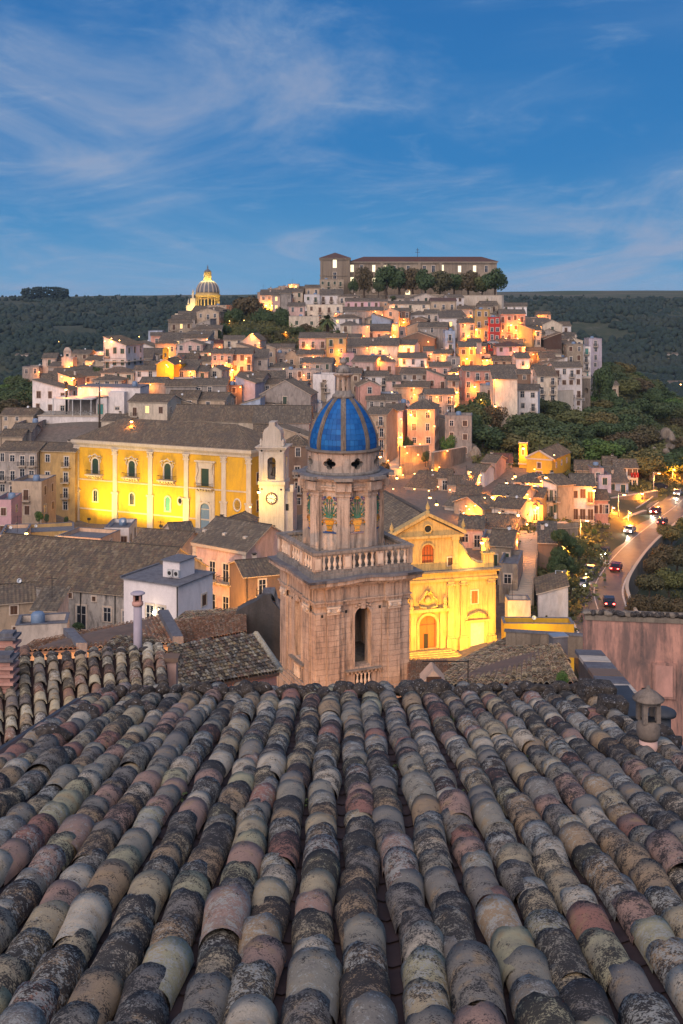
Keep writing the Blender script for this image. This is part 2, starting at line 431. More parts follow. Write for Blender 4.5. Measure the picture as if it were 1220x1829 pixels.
for X, Y, Z in [(0, 20, 84), (-40, 20, 86), (40, 20, 84), (-6, 62, 76), (8, 62, 75.5), (-25, 60, 72), (25, 60, 72), (0, 100, 62), (-40, 100, 60), (40, 100, 58), (0, 135, 52), (-50, 140, 50), (-90, 150, 50), (-30, 180, 48.5), (-70, 190, 48.5), (10, 150, 48.5),
                (41.5, 183, 49.4), (44.3, 196, 49.4), (49.9, 210, 49.4), (60.3, 232, 49.4), (72.9, 256, 49.4), (83.7, 277, 49.4), (95.6, 301, 49.4), (110, 330, 49.6), (39, 165, 49.4),
                (54, 190, 41), (62, 205, 40.5), (80, 232, 40), (102, 265, 39), (60, 165, 40), (85, 200, 36), (125, 250, 36), (60, 130, 44), (95, 140, 42), (140, 330, 42), (160, 400, 38),
                (-200, 300, 40), (-230, 450, 35), (-200, 600, 35), (-120, 620, 60), (-160, 200, 45), (200, 500, 25), (170, 600, 25), (100, 640, 60), (0, 680, 70), (0, 800, 25), (-150, 800, 22), (150, 800, 22), (250, 350, 25), (200, 200, 30), (-200, 100, 55), (160, 80, 50), (250, 650, 22), (-280, 700, 25)]:
    gx.append(X); gy.append(Y); gz.append(Z)
gx, gy, gz = map(np.array, (gx, gy, gz)); gz = gz.astype(float)
_D = np.hypot(gx[:, None] - gx[None], gy[:, None] - gy[None])
_n = len(gx)
_A = np.zeros((_n + 1, _n + 1)); _A[:_n, :_n] = -_D + 0 * np.eye(_n); _A[:_n, _n] = 1; _A[_n, :_n] = 1
_w = np.linalg.solve(_A, np.append(gz, 0))
def far_h(X, Y):
    """Valley floor, then the wooded side rising to the plateau."""
    t = np.clip((Y - 760 - 0.10 * np.abs(X)) / 1000.0, 0, 1)
    t = t * t * (3 - 2 * t)
    top = 110 + 5.0 * np.clip(X / 500.0, -1, 1.2)
    wav = 7 * np.sin(X / 170.0 + 1.0) * np.sin(Y / 210.0) + 5 * np.sin(X / 60.0 + Y / 90.0) + 2.4 * np.sin(X / 23.0 - Y / 31.0)
    return 24 + (top - 24) * t + wav * np.clip(t * 4, 0, 1) * np.clip((1.0 - t) * 3, 0.1, 1)
def G_np(X, Y):
    X = np.asarray(X, float); Y = np.asarray(Y, float)
    near = np.zeros_like(X) + _w[_n]
    for i in range(_n): near = near - _w[i] * np.hypot(X - gx[i], Y - gy[i])
    near = np.clip(near, 16, 104)
    d = np.hypot(X * 1.5, np.maximum(Y - 380, 0) * 0.9 + np.maximum(120 - Y, 0) * .8)
    b = np.clip((d - 300) / 160.0, 0, 1); b = b * b * (3 - 2 * b)
    b2 = np.clip((Y - 640) / 160.0, 0, 1); b = np.maximum(b, b2 * b2 * (3 - 2 * b2))
    bump = 12 * np.exp(-((X - 235) / 75.0) ** 2 - ((Y - 690) / 70.0) ** 2)
    return near * (1 - b) + far_h(X, Y) * b + bump
def G(x, y): return float(G_np(x, y))

def make_ground():
    xs = np.concatenate([np.arange(-3200, -400, 90), np.arange(-400, -130, 15), np.arange(-130, 150, 3.0), np.arange(150, 400, 15), np.arange(400, 3201, 90)])
    ys = np.concatenate([np.arange(-60, 60, 10), np.arange(60, 620, 3.5), np.arange(620, 2000, 18), np.arange(2000, 6600, 130)])
    X, Y = np.meshgrid(xs, ys); Z = G_np(X, Y)
    Z -= 0.25
    nx, ny = len(xs), len(ys)
    V = np.stack([X.ravel(), Y.ravel(), Z.ravel()], 1)
    i = np.arange(ny - 1)[:, None] * nx + np.arange(nx - 1)[None]
    Fq = np.stack([i, i + 1, i + nx + 1, i + nx], -1).reshape(-1, 4)
    me = bpy.data.meshes.new('ground')
    me.from_pydata(V.tolist(), [], Fq.tolist())
    me.polygons.foreach_set('use_smooth', [True] * len(Fq))
    x, y = V[:, 0], V[:, 1]
    px, py = HX + x * F / np.maximum(y, 10), HY - (V[:, 2] - CZ) * F / np.maximum(y, 10)
    town = ((y < 590) & (x > -112) & (y > 30)).astype(float)
    # the town ends where the wooded slopes begin
    slope = (x > 36) & (y > 285) & (py > 727 + 0.0 * px) & (px > 850)
    slope |= (px > 1078) & (y > 330)
    slope |= (px < 75) & (y > 330)
    slope |= (px > 600) & (y < 300) & (y > 150) & (px > 1090 - (py - 850) * 0.2) & (py > 905)
    slope |= (px > 390) & (px < 560) & (y > 415) & (y < 520) & (py < 640)
    slope |= (px > 962) & (py > 885) & (y < 290) & (y > 165)
    slope |= (x > 48) & (y < 330) & (x > 41 + (y - 180) * 0.46)
    town[slope] = 0
    town[(np.abs(x) > 260)] = 0
    a = me.attributes.new('town', 'FLOAT', 'POINT'); a.data.foreach_set('value', town.astype(np.float32))
    t = NT('groundmat'); p = t.pos()
    f = t.node('ShaderNodeAttribute', attribute_name='town').outputs['Fac']
    n1 = t.noise(p, 0.012, 6, 0.65, 0.4); n2 = t.noise(p, 0.10, 6, 0.7); n3 = t.noise(p, 1.3, 5, 0.7)
    grass = t.mix(t.rng(n2, 0.35, 0.65), (0.022, 0.036, 0.014), (0.055, 0.058, 0.028))
    grass = t.mix(t.rng(t.noise(p, 0.03, 7, 0.75), 0.60, 0.70), grass, (0.15, 0.14, 0.115))       # bare rock
    sz = t.node('ShaderNodeSeparateXYZ', {0: p})
    fields = t.ramp(t.noise(t.mapping(p, (0.004, 0.012, 0.0)), 1.0, 3, 0.5), [(0.0, (0.09, 0.085, 0.05)), (0.42, (0.045, 0.062, 0.022)), (0.5, (0.12, 0.10, 0.065)), (0.6, (0.05, 0.065, 0.03)), (0.7, (0.13, 0.115, 0.08))], False)
    grass = t.mix(t.rng(sz.outputs[2], 99, 106), grass, fields)
    pave = t.mix(t.rng(n3, 0.35, 0.65), (0.17, 0.145, 0.12), (0.10, 0.088, 0.075))
    t.col(t.mix(f, grass, pave)); t.set('Roughness', 0.95); t.bump(n3, 0.4, 0.2)
    me.materials.append(t.m)
    return kind(link('ground', me), 'structure')
make_ground()
# ------------------------------------------------------------------ roofs of pan tiles
def slope(mb, E, U, V, L, vmax, m, pitch=0.42, amp=0.07, th=0.14, under='trim'):
    """One roof plane: E eave corner, U along the eave, V up the slope, L eave length, vmax(u) length up the slope."""
    E, U, V = Vector(E), Vector(U).normalized(), Vector(V).normalized()
    N = U.cross(V).normalized()
    if N.z < 0: N = -N
    n = max(2, int(L / pitch)) * 2
    prev = None
    for k in range(n + 1):
        u = L * k / n; h = (amp if k % 2 else 0.0) + 0.02
        vm = max(0.0, vmax(u)); e = E + U * u
        hh = h + R_.uniform(-.012, .012)
        b = mb.add([e + N * hh, e + V * vm + N * hh])
        if prev is not None:
            mb.face([prev[0], b, b + 1, prev[0] + 1], m, False, [(prev[1], 0), (u, 0), (u, vm), (prev[1], prev[2])])
        prev = (b, u, vm)
    # the slab the tiles lie on
    us = sorted({0.0, L, L / 2})
    for u0, u1 in zip(us, us[1:]):
        a, b_, c, d = E + U * u0, E + U * u1, E + U * u1 + V * max(0.01, vmax(u1)), E + U * u0 + V * max(0.01, vmax(u0))
        mb.extrude([p - N * th for p in (a, b_, c, d)], N * (th + 0.01), under)

def quad_tiles(q, sp=0.23, ex=0.32, r=0.10, seg=5, mat='coppi'):
    """Tiles over any four-cornered plane: rows run from the eave to the top edge."""
    out = MB(); out.tid = []
    L = max((q[1] - q[0]).length, (q[2] - q[3]).length); n = max(2, int(L / sp))
    for i in range(n):
        s = (i + .5) / n; a = q[0].lerp(q[1], s); b = q[3].lerp(q[2], s); V = (b - a); vl = V.length
        if vl < ex: continue
        V.normalize(); N = (q[1] - q[0]).cross(q[3] - q[0]).normalized(); N = -N if N.z < 0 else N
        U = V.cross(N).normalized()
        m = real_tiles(a - U * sp * .5, U, V, sp * 1.01, vl, sp, ex, r, 1.0, None, seg, mat)
        k = len(out.v); out.v.extend(m.v)
        for f, sm in zip(m.f, m.sm): out.f.append(tuple(k + j for j in f)); out.m.append(out.mi(mat)); out.sm.append(sm)
        out.tid.extend(m.tid)
    return out

def real_tiles(E, U, V, L, vlen, sp=0.23, ex=0.32, r=0.10, jit=1.0, keep=None, seg=6, mat='coppi', up=True):
    """Loose cover tiles over a plane, one mesh: each its own shell with a thick lower lip. up=True: V climbs the slope."""
    E, U, V = Vector(E), Vector(U).normalized(), Vector(V).normalized()
    N = U.cross(V).normalized()
    if N.z < 0: N = -N
    mb = MB(); mb.tid = []
    nr, nc = int(L / sp), int(vlen / ex)
    for i in range(nr):
        wob = R_.uniform(-.01, .01)
        for j in range(nc + 1):
            if keep and not keep(i * sp, j * ex): continue
            o = E + U * ((i + 0.5) * sp + wob + R_.uniform(-.012, .012) * jit) + V * (j * ex + R_.uniform(-.02, .02) * jit)
            yaw = R_.uniform(-.05, .05) * jit
            a = (U * math.cos(yaw) + V * math.sin(yaw)); b = (V * math.cos(yaw) - U * math.sin(yaw))
            rl, rh = r * 1.08, r * 0.86
            ln = ex * 1.22
            base = []
            for (rr, t, lift) in ((rl, 0.0, 0.022), (rh, ln, 0.0)):
                base.append(mb.add([o + b * t + a * (-rr * math.cos(math.pi * k / seg)) + N * (rr * 0.92 * math.sin(math.pi * k / seg) + lift + 0.01) for k in range(seg + 1)]))
            base.append(mb.add([o + b * 0.004 + a * (-(rl - .018) * math.cos(math.pi * k / seg)) + N * ((rl - .018) * 0.92 * math.sin(math.pi * k / seg) + 0.03) for k in range(seg + 1)]))
            tid = R_.random()
            for k in range(seg):
                mb.face([base[0] + k, base[0] + k + 1, base[1] + k + 1, base[1] + k], mat, True); mb.tid.append(tid)
                mb.face([base[0] + k, base[2] + k, base[2] + k + 1, base[0] + k + 1], mat); mb.tid.append(tid)
    return mb

# ------------------------------------------------------------------ windows, doors, balconies (shared meshes)
_wc = {}
def win_mesh(style, w, h):
    key = (style, round(w, 1), round(h, 1))
    if key in _wc: return _wc[key]
    w, h = key[1], key[2]
    mb = MB(); s = 0.16
    tr = 'trimlight'
    if style in ('lit', 'litw', 'dark', 'green', 'brown', 'white', 'teal', 'blue', 'door', 'orange'):
        mb.box(-w / 2 - s, -0.09, -s * 0.6, w / 2 + s, 0.02, 0, tr)
        mb.box(-w / 2 - s, -0.08, h, w / 2 + s, 0.02, h + s * 1.1, tr)
        mb.box(-w / 2 - s, -0.07, 0, -w / 2, 0.02, h, tr); mb.box(w / 2, -0.07, 0, w / 2 + s, 0.02, h, tr)
    pane = {'lit': 'litglass', 'litw': 'litwhite', 'dark': 'glass', 'green': 'shutgreen', 'brown': 'shutbrown', 'white': 'shutwhite', 'teal': 'shutteal', 'blue': 'shutblue', 'door': 'shutbrown', 'orange': 'doororange'}[style]
    if style in ('lit', 'litw', 'dark', 'white'):
        mb.box(-w / 2, -0.012, 0, w / 2, 0.02, h, pane if style != 'white' else 'glass')
        fr = 'shutwhite'
        mb.box(-w / 2, -0.04, 0, -w / 2 + 0.07, -0.012, h, fr); mb.box(w / 2 - 0.07, -0.04, 0, w / 2, -0.012, h, fr)
        mb.box(-0.04, -0.045, 0, 0.04, -0.012, h, fr); mb.box(-w / 2 + .07, -0.04, h - .08, w / 2 - .07, -0.012, h, fr)
        mb.box(-w / 2 + .07, -0.04, h * .62, w / 2 - .07, -0.014, h * .62 + .06, fr)
    else:
        for a, b in ((-w / 2, -0.02), (0.02, w / 2)):
            mb.box(a, -0.03, 0, b, 0.02, h, pane)
            k = max(3, int(h / 0.35))
            for q in range(k):
                z = h * (q + 0.2) / k
                mb.box(a + .06, -0.045, z, b - .06, -0.03, z + h / k * 0.45, pane)
    _wc[key] = mb.mesh('window_' + style)
    return _wc[key]
def balcony_mesh(w):
    key = ('balc', round(w, 1))
    if key in _wc: return _wc[key]
    w = key[1]; mb = MB()
    mb.box(-w / 2, -0.95, -0.16, w / 2, 0, 0, 'trim')
    mb.box(-w / 2 + .05, -0.93, 0.95, w / 2 - .05, -0.88, 1.0, 'iron')
    for x in (-w / 2 + .05, w / 2 - .1): mb.box(x, -0.88, 0.95, x + .05, 0, 1.0, 'iron')
    n = int(w / 0.22)
    for k in range(n + 1):
        x = -w / 2 + .07 + (w - .16) * k / n
        mb.box(x, -0.92, 0, x + .025, -0.89, 0.95, 'iron')
    for k in range(1, 4):
        for x in (-w / 2 + .05, w / 2 - .08): mb.box(x, -0.92 + k * .22, 0, x + .025, -0.9 + k * .22, 0.95, 'iron')
    for x in (-w / 3, w / 3): mb.box(x - .1, -0.6, -0.45, x + .1, 0, -0.16, 'trim')
    _wc[key] = mb.mesh('balcony')
    return _wc[key]
def chimney_mesh():
    if 'ch' in _wc: return _wc['ch']
    mb = MB().box(-.3, -.3, -1, .3, .3, 1.0, 'wall_pale').box(-.38, -.38, 1.0, .38, .38, 1.1, 'trim').box(-.2, -.2, 1.1, .2, .2, 1.3, 'black').box(-.36, -.36, 1.3, .36, .36, 1.38, 'roof_brown')
    _wc['ch'] = mb.mesh('chimney'); return _wc['ch']
def tank_mesh():
    if 'tk' in _wc: return _wc['tk']
    _wc['tk'] = MB().lathe([(0.7, 0), (0.75, .1), (0.75, 1.1), (0.55, 1.35), (0.2, 1.42)], 14, 'tankblue').mesh('water_tank'); return _wc['tk']
def antenna_mesh():
    if 'an' in _wc: return _wc['an']
    mb = MB().box(-.03, -.03, 0, .03, .03, 3.2, 'iron').box(-.6, -.015, 2.9, .6, .015, 2.95, 'iron')
    for k in range(5): mb.box(-.5 + k * .25, -.25, 2.91, -.48 + k * .25, .25, 2.94, 'iron')
    _wc['an'] = mb.mesh('antenna'); return _wc['an']
def dish_mesh():
    if 'di' in _wc: return _wc['di']
    mb = MB().box(-.03, -.03, 0, .03, .03, .8, 'iron')
    T = Matrix.Translation((0, -.1, .8)) @ Matrix.Rotation(rad(70), 4, 'X')
    mb.lathe([(0.04, 0), (.2, .04), (.30, .10), (.29, .12), (.19, .06), (.04, .02)], 12, 'sheetmetal', T=T)
    _wc['di'] = mb.mesh('satellite_dish'); return _wc['di']

FOOT = []     # footprints already taken: x, y, radius
def find_Y(px, pye, h, y0=110.0):
    Y = np.arange(y0, 640, 1.0)
    ok = CZ - (pye - HY) * Y / F <= G_np((px - HX) * Y / F, Y) + h
    return float(Y[np.argmax(ok)]) if ok.any() else 600.0

def shell(w, d, h, roof, rise, wall, wb=8.0):
    """Walls and roof meshes of a house in its own metres; x along the front, y into the depth."""
    mb = MB(); rb = MB(); rk = 'roof_grey'
    ov = 0.35; x0, x1 = -w / 2, w / 2
    if roof == 'gx':
        mb.extrude([(x0, 0, -wb), (x0, d, -wb), (x0, d, h), (x0, d / 2, h + rise), (x0, 0, h)], (w, 0, 0), wall)
        sl = math.hypot(d / 2, rise); vy, vz = d / 2 / sl, rise / sl
        ln = sl + ov
        slope(rb, (x0 - ov, -ov * vy, h - ov * vz + .1), (1, 0, 0), (0, vy, vz), w + 2 * ov, lambda u: ln, 'R')
        slope(rb, (x0 - ov, d + ov * vy, h - ov * vz + .1), (1, 0, 0), (0, -vy, vz), w + 2 * ov, lambda u: ln, 'R')
        rb.tube([(x0 - ov, d / 2, h + rise + .14), (x1 + ov, d / 2, h + rise + .14)], 0.13, 'R')
    elif roof == 'gy':
        mb.extrude([(x0, 0, -wb), (x1, 0, -wb), (x1, 0, h), (0, 0, h + rise), (x0, 0, h)], (0, d, 0), wall)
        sl = math.hypot(w / 2, rise); vx, vz = w / 2 / sl, rise / sl
        ln = sl + ov
        slope(rb, (x0 - ov * vx, -.2, h - ov * vz + .1), (0, 1, 0), (vx, 0, vz), d + .4, lambda u: ln, 'R')
        slope(rb, (x1 + ov * vx, -.2, h - ov * vz + .1), (0, 1, 0), (-vx, 0, vz), d + .4, lambda u: ln, 'R')
        rb.tube([(0, -.2, h + rise + .14), (0, d + .2, h + rise + .14)], 0.13, 'R')
    elif roof == 'hip':
        mb.box(x0, 0, -wb, x1, d, h, wall)
        k = min(d / 2, w / 2 * 0.98); rz = rise
        sl = math.hypot(d / 2, rz); vy, vz = d / 2 / sl, rz / sl; ln = sl + ov
        kk = min(d / 2, w / 2)
        W = w + 2 * ov; run = kk + ov
        f = lambda u: ln * min(1, u / run, (W - u) / run)
        slope(rb, (x0 - ov, -ov * vy, h - ov * vz + .1), (1, 0, 0), (0, vy, vz), W, f, 'R')
        slope(rb, (x0 - ov, d + ov * vy, h - ov * vz + .1), (1, 0, 0), (0, -vy, vz), W, f, 'R')
        s2 = math.hypot(kk, rz); vx2, vz2 = kk / s2, rz / s2; D = d + 2 * ov * vy
        g = lambda u: (s2 + ov) * min(1, u / (D / 2), (D - u) / (D / 2))
        slope(rb, (x0 - ov, -ov * vy, h - ov * vz + .1), (0, 1, 0), (vx2, 0, vz2), D, g, 'R')
        slope(rb, (x1 + ov, -ov * vy, h - ov * vz + .1), (0, 1, 0), (-vx2, 0, vz2), D, g, 'R')
    elif roof == 'sf':      # falls towards the front
        mb.extrude([(x0, 0, -wb), (x0, d, -wb), (x0, d, h + rise), (x0, 0, h)], (w, 0, 0), wall)
        sl = math.hypot(d, rise); vy, vz = d / sl, rise / sl; ln = sl + ov + .2
        slope(rb, (x0 - .2, -ov * vy, h - ov * vz + .1), (1, 0, 0), (0, vy, vz), w + .4, lambda u: ln, 'R')
    elif roof in ('sl', 'sr'):
        a, b = (h, h + rise) if roof == 'sl' else (h + rise, h)
        mb.extrude([(x0, 0, -wb), (x1, 0, -wb), (x1, 0, b), (x0, 0, a)], (0, d, 0), wall)
        sl = math.hypot(w, rise); vx, vz = w / sl, rise / sl; ln = sl + ov + .2
        if roof == 'sl': slope(rb, (x0 - ov * vx, -.2, h - ov * vz + .1), (0, 1, 0), (vx, 0, vz), d + .4, lambda u: ln, 'R')
        else: slope(rb, (x1 + ov * vx, -.2, h - ov * vz + .1), (0, 1, 0), (-vx, 0, vz), d + .4, lambda u: ln, 'R')
    else:                    # flat, with a parapet
        mb.box(x0, 0, -wb, x1, d, h - 0.5, wall)
        t = 0.3
        mb.box(x0, 0, h - 0.5, x1, t, h + .3, wall); mb.box(x0, d - t, h - 0.5, x1, d, h + .3, wall)
        mb.box(x0, t, h - 0.5, x0 + t, d - t, h + .3, wall); mb.box(x1 - t, t, h - 0.5, x1, d - t, h + .3, wall)
        rb.box(x0 + t, t, h - 0.5, x1 - t, d - t, h - 0.38, 'slate')
        for (a, b_, c, e) in ((x0 - .05, -.05, x1 + .05, t + .03), (x0 - .05, d - t - .03, x1 + .05, d + .05), (x0 - .05, t + .03, x0 + t + .03, d - t - .03), (x1 - t - .03, t + .03, x1 + .05, d - t - .03)):
            rb.box(a, b_, h + .3, c, e, h + .36, 'slate')
    return mb, rb

LANDM = []
USED = set()
def where(px, py, k=0):
    L = sorted(LANDM, key=lambda l: (l[0] - px) ** 2 + ((l[1] - py) * 1.3) ** 2)
    x, y, n = L[k]
    dx, dy = px - x, y - py
    d = math.hypot(dx, dy)
    if abs(dx) > 2.2 * abs(dy): s = 'right of' if dx > 0 else 'left of'
    elif abs(dy) > 2.2 * abs(dx): s = 'above' if dy > 0 else 'below'
    else: s = ('above' if dy > 0 else 'below') + (' and right of' if dx > 0 else ' and left of')
    return ('just ' if d < 30 else '' if d < 75 else 'well ') + s + ' ' + n
def unique(base, px, py):
    for k in range(0, 6):
        s = base + ' ' + where(px, py, k)
        if s.lower() not in USED and len(s.split()) <= 16: break
    else:
        for extra in ('weathered', 'stained', 'plain', 'narrow', 'old', 'shabby', 'modest', 'squat'):
            for k in range(6):
                s = extra + ' ' + base + ' ' + where(px, py, k)
                if s.lower() not in USED and len(s.split()) <= 16: break
            else: continue
            break
    if len(s.split()) > 16 or s.lower() in USED:
        for w_ in ('', 'faded ', 'small ', 'quiet '):
            for k in range(6):
                s = w_ + base.split(' with ')[0] + ' ' + where(px, py, k)
                if s.lower() not in USED and len(s.split()) <= 16: break
            if s.lower() not in USED and len(s.split()) <= 16: break
    USED.add(s.lower()); return s

ROOFN = dict(gx='tiled gable roof', gy='gable end facing out', hip='hipped tile roof', sf='lean-to tile roof', sl='tile roof sloping left', sr='tile roof sloping right', flat='flat roof')
WALLN = dict(white='white', cream='cream', pale='pale beige', pink='pink', tan='tan', grey='grey', stone='bare stone', ochre='ochre', yellow='yellow', orange='orange', brown='brown', red='red', blue='pale blue', lavender='lavender', darkbrown='dark brown', rose='rose pink', salmon='salmon', purewhite='bright white')
def house(x0, x1, ye, h, roof='gx', wall='cream', yaw=0.0, d=None, rise=None, rt='grey', wins='auto', lit=0, label=None, Y=None, side=None, bal=0.42, chim=0.35, extra=None, name='house', wb=8.0, sh=None, wstyle=None):
    pc = (x0 + x1) / 2
    if Y is None: Y = find_Y(pc, ye, h)
    w = max(3.0, (x1 - x0) * Y / F / max(0.6, math.cos(rad(yaw))))
    if d is None: d = R_.uniform(7, 10) if roof != 'gy' else R_.uniform(9, 13)
    if rise is None: rise = (d / 2 if roof in ('gx', 'hip') else w / 2 if roof == 'gy' else d if roof == 'sf' else w) * R_.uniform(0.30, 0.38)
    if roof in ('sf', 'sl', 'sr'): rise = min(rise, 2.6)
    X = (pc - HX) * Y / F; Z = CZ - (ye - HY) * Y / F - h
    st = max(1, int(round(h / 3.3)))
    desc = '%s %s-storey house with %s' % (WALLN[wall], {1: 'one', 2: 'two', 3: 'three', 4: 'four', 5: 'five'}[min(5, st)], ROOFN[roof])
    t = thing(name, label or unique(desc, pc, ye), 'house', (X, Y, Z), rad(yaw), 'houses of the old town')
    if label: USED.add(label.lower())
    mb, rb = shell(w, d, h, roof, rise, 'wall_' + wall, wb)
    rb.mats = [('roof_' + rt) if m == 'R' else m for m in rb.mats]
    mb.build('wall', t); rb.build('roof', t)
    FOOT.append((X - d / 2 * math.sin(rad(yaw)), Y + d / 2, math.hypot(w, d) / 2))
    # windows
    if wins != 0:
        nw = max(1, int(w / 2.8)) if wins == 'auto' else wins
        sty = wstyle or R_.choice(['green', 'brown', 'dark', 'white', 'brown', 'dark'])
        sides = [('f', w, nw)]
        sside = side if side is not None else (1 if pc < 560 else -1 if pc > 660 else 0)
        if sside and d > 4: sides.append(('s', d, max(1, int(d / 4.2))))
        for kd, ln, n in sides:
            for s_ in range(st):
                zb = s_ * h / st
                for i in range(n):
                    if wins == 'auto' and R_.random() < 0.06: continue
                    u = -ln / 2 + ln * (i + 0.5) / n + R_.uniform(-.15, .15)
                    door = s_ > 0 and R_.random() < bal and kd == 'f' and h / st > 2.9
                    ww, wh = (1.1, 2.2) if door else (R_.choice([1.0, 1.1, 1.2]), R_.choice([1.5, 1.7, 1.9]))
                    if h / st < 2.8: ww, wh = .8, 1.0
                    z = zb + (0.15 if door else 1.0) + 0.12
                    if z + wh > zb + h / st - 0.1: z = zb + h / st - wh - .25
                    stl = 'lit' if lit > 0 and R_.random() < lit else (sty if R_.random() < .75 else 'dark')
                    if kd == 'f': loc, rz = (u, 0, z), 0
                    else: loc, rz = ((w / 2 if sside > 0 else -w / 2), u + d / 2, z), (rad(90) if sside > 0 else rad(-90))
                    wo = link('door' if door else 'window', win_mesh(stl, ww, wh), t, loc, rz)
                    if door: link('balcony', balcony_mesh(2.0 if ln / n > 2.2 else 1.6), t, (loc[0], 0, z - 0.12), rz)
    if roof != 'flat' and R_.random() < chim: link('chimney', chimney_mesh(), t, (R_.uniform(-.3, .3) * w, d * (0.6 if roof != 'gy' else .3), h + (rise * .55)))
    if roof == 'flat' and R_.random() < 0.6: link('water_tank', tank_mesh(), t, (R_.uniform(-.25, .25) * w, d * R_.uniform(.4, .7), h - .38))
    if R_.random() < 0.3: link('antenna', antenna_mesh(), t, (R_.uniform(-.35, .35) * w, d * .5, h + (0 if roof == 'flat' else rise * .4) - .3))
    if R_.random() < 0.2: link('satellite_dish', dish_mesh(), t, (R_.uniform(-.35, .35) * w, d * .5, h + (0 if roof == 'flat' else rise * .8) - .1))
    if roof != 'flat' and w > 5 and R_.random() < .5:
        xx = R_.choice([-1, 1]) * (w / 2 - .3)
        link('drainpipe', _pipe(h), t, (xx, -.09, 0))
    return t, w, d, Y
def _pipe(h):
    k = ('pipe', round(h))
    if k not in _wc: _wc[k] = MB().box(-.05, -.05, -4, .05, .05, round(h), 'iron').mesh('drainpipe')
    return _wc[k]
# ------------------------------------------------------------------ arched wall: a wall with a real opening
def arch_wall(mb, xa, xb, z0, z1, hw, zb, zs, t, m, T, cx=0.0, arch=True, seg=10, mi=None, rise=1.0):
    """Front at y=0, thickness t. Opening |x-cx|<hw from zb up to zs, with a round head above zs."""
    mi = mi or m
    head = [(cx + hw * math.cos(math.pi * k / seg), zs + rise * hw * math.sin(math.pi * k / seg)) for k in range(seg + 1)] if arch else [(cx + hw, zs), (cx - hw, zs)]
    for y, mm in ((0, m), (t, mi)):
        def q(*pts):
            b = mb.add([T @ Vector((x, y, z)) for x, z in pts]); mb.face([b + i for i in range(len(pts))], mm)
        q((xa, z0), (cx - hw, z0), (cx - hw, z1), (xa, z1)); q((cx + hw, z0), (xb, z0), (xb, z1), (cx + hw, z1))
        if zb > z0: q((cx - hw, z0), (cx + hw, z0), (cx + hw, zb), (cx - hw, zb))
        for a, b_ in zip(head, head[1:]):
            q((b_[0], b_[1]), (a[0], a[1]), (a[0], z1), (b_[0], z1))
    loop = [(cx + hw, zb)] + head + [(cx - hw, zb)]
    for a, b_ in zip(loop, loop[1:] + loop[:1]):
        b = mb.add([T @ Vector(p) for p in ((a[0], 0, a[1]), (b_[0], 0, b_[1]), (b_[0], t, b_[1]), (a[0], t, a[1]))])
        mb.face([b, b + 1, b + 2, b + 3], mi)
def arch_ring(mb, hw, zb, zs, wd, y0, y1, m, T, cx=0.0, seg=12, sill=False):
    """A moulding round an arched opening."""
    pts_i = [(cx + hw, zb)] + [(cx + hw * math.cos(math.pi * k / seg), zs + hw * math.sin(math.pi * k / seg)) for k in range(seg + 1)] + [(cx - hw, zb)]
    h2 = hw + wd
    pts_o = [(cx + h2, zb)] + [(cx + h2 * math.cos(math.pi * k / seg), zs + h2 * math.sin(math.pi * k / seg)) for k in range(seg + 1)] + [(cx - h2, zb)]
    for i in range(len(pts_i) - 1):
        a, b, c, d = pts_i[i], pts_i[i + 1], pts_o[i + 1], pts_o[i]
        mb.extrude([(a[0], y0, a[1]), (b[0], y0, b[1]), (c[0], y0, c[1]), (d[0], y0, d[1])], (0, y1 - y0, 0), m, T)
def arch_pane(mb, hw, zb, zs, y, m, T, cx=0.0, seg=12, t=0.05):
    loop = [(cx + hw, y, zb)] + [(cx + hw * math.cos(math.pi * k / seg), y, zs + hw * math.sin(math.pi * k / seg)) for k in range(seg + 1)] + [(cx - hw, y, zb)]
    mb.extrude(loop, (0, t, 0), m, T)
I4 = Matrix.Identity(4)
def RZ(a): return Matrix.Rotation(rad(a), 4, 'Z')
def TR(x, y, z): return Matrix.Translation((x, y, z))

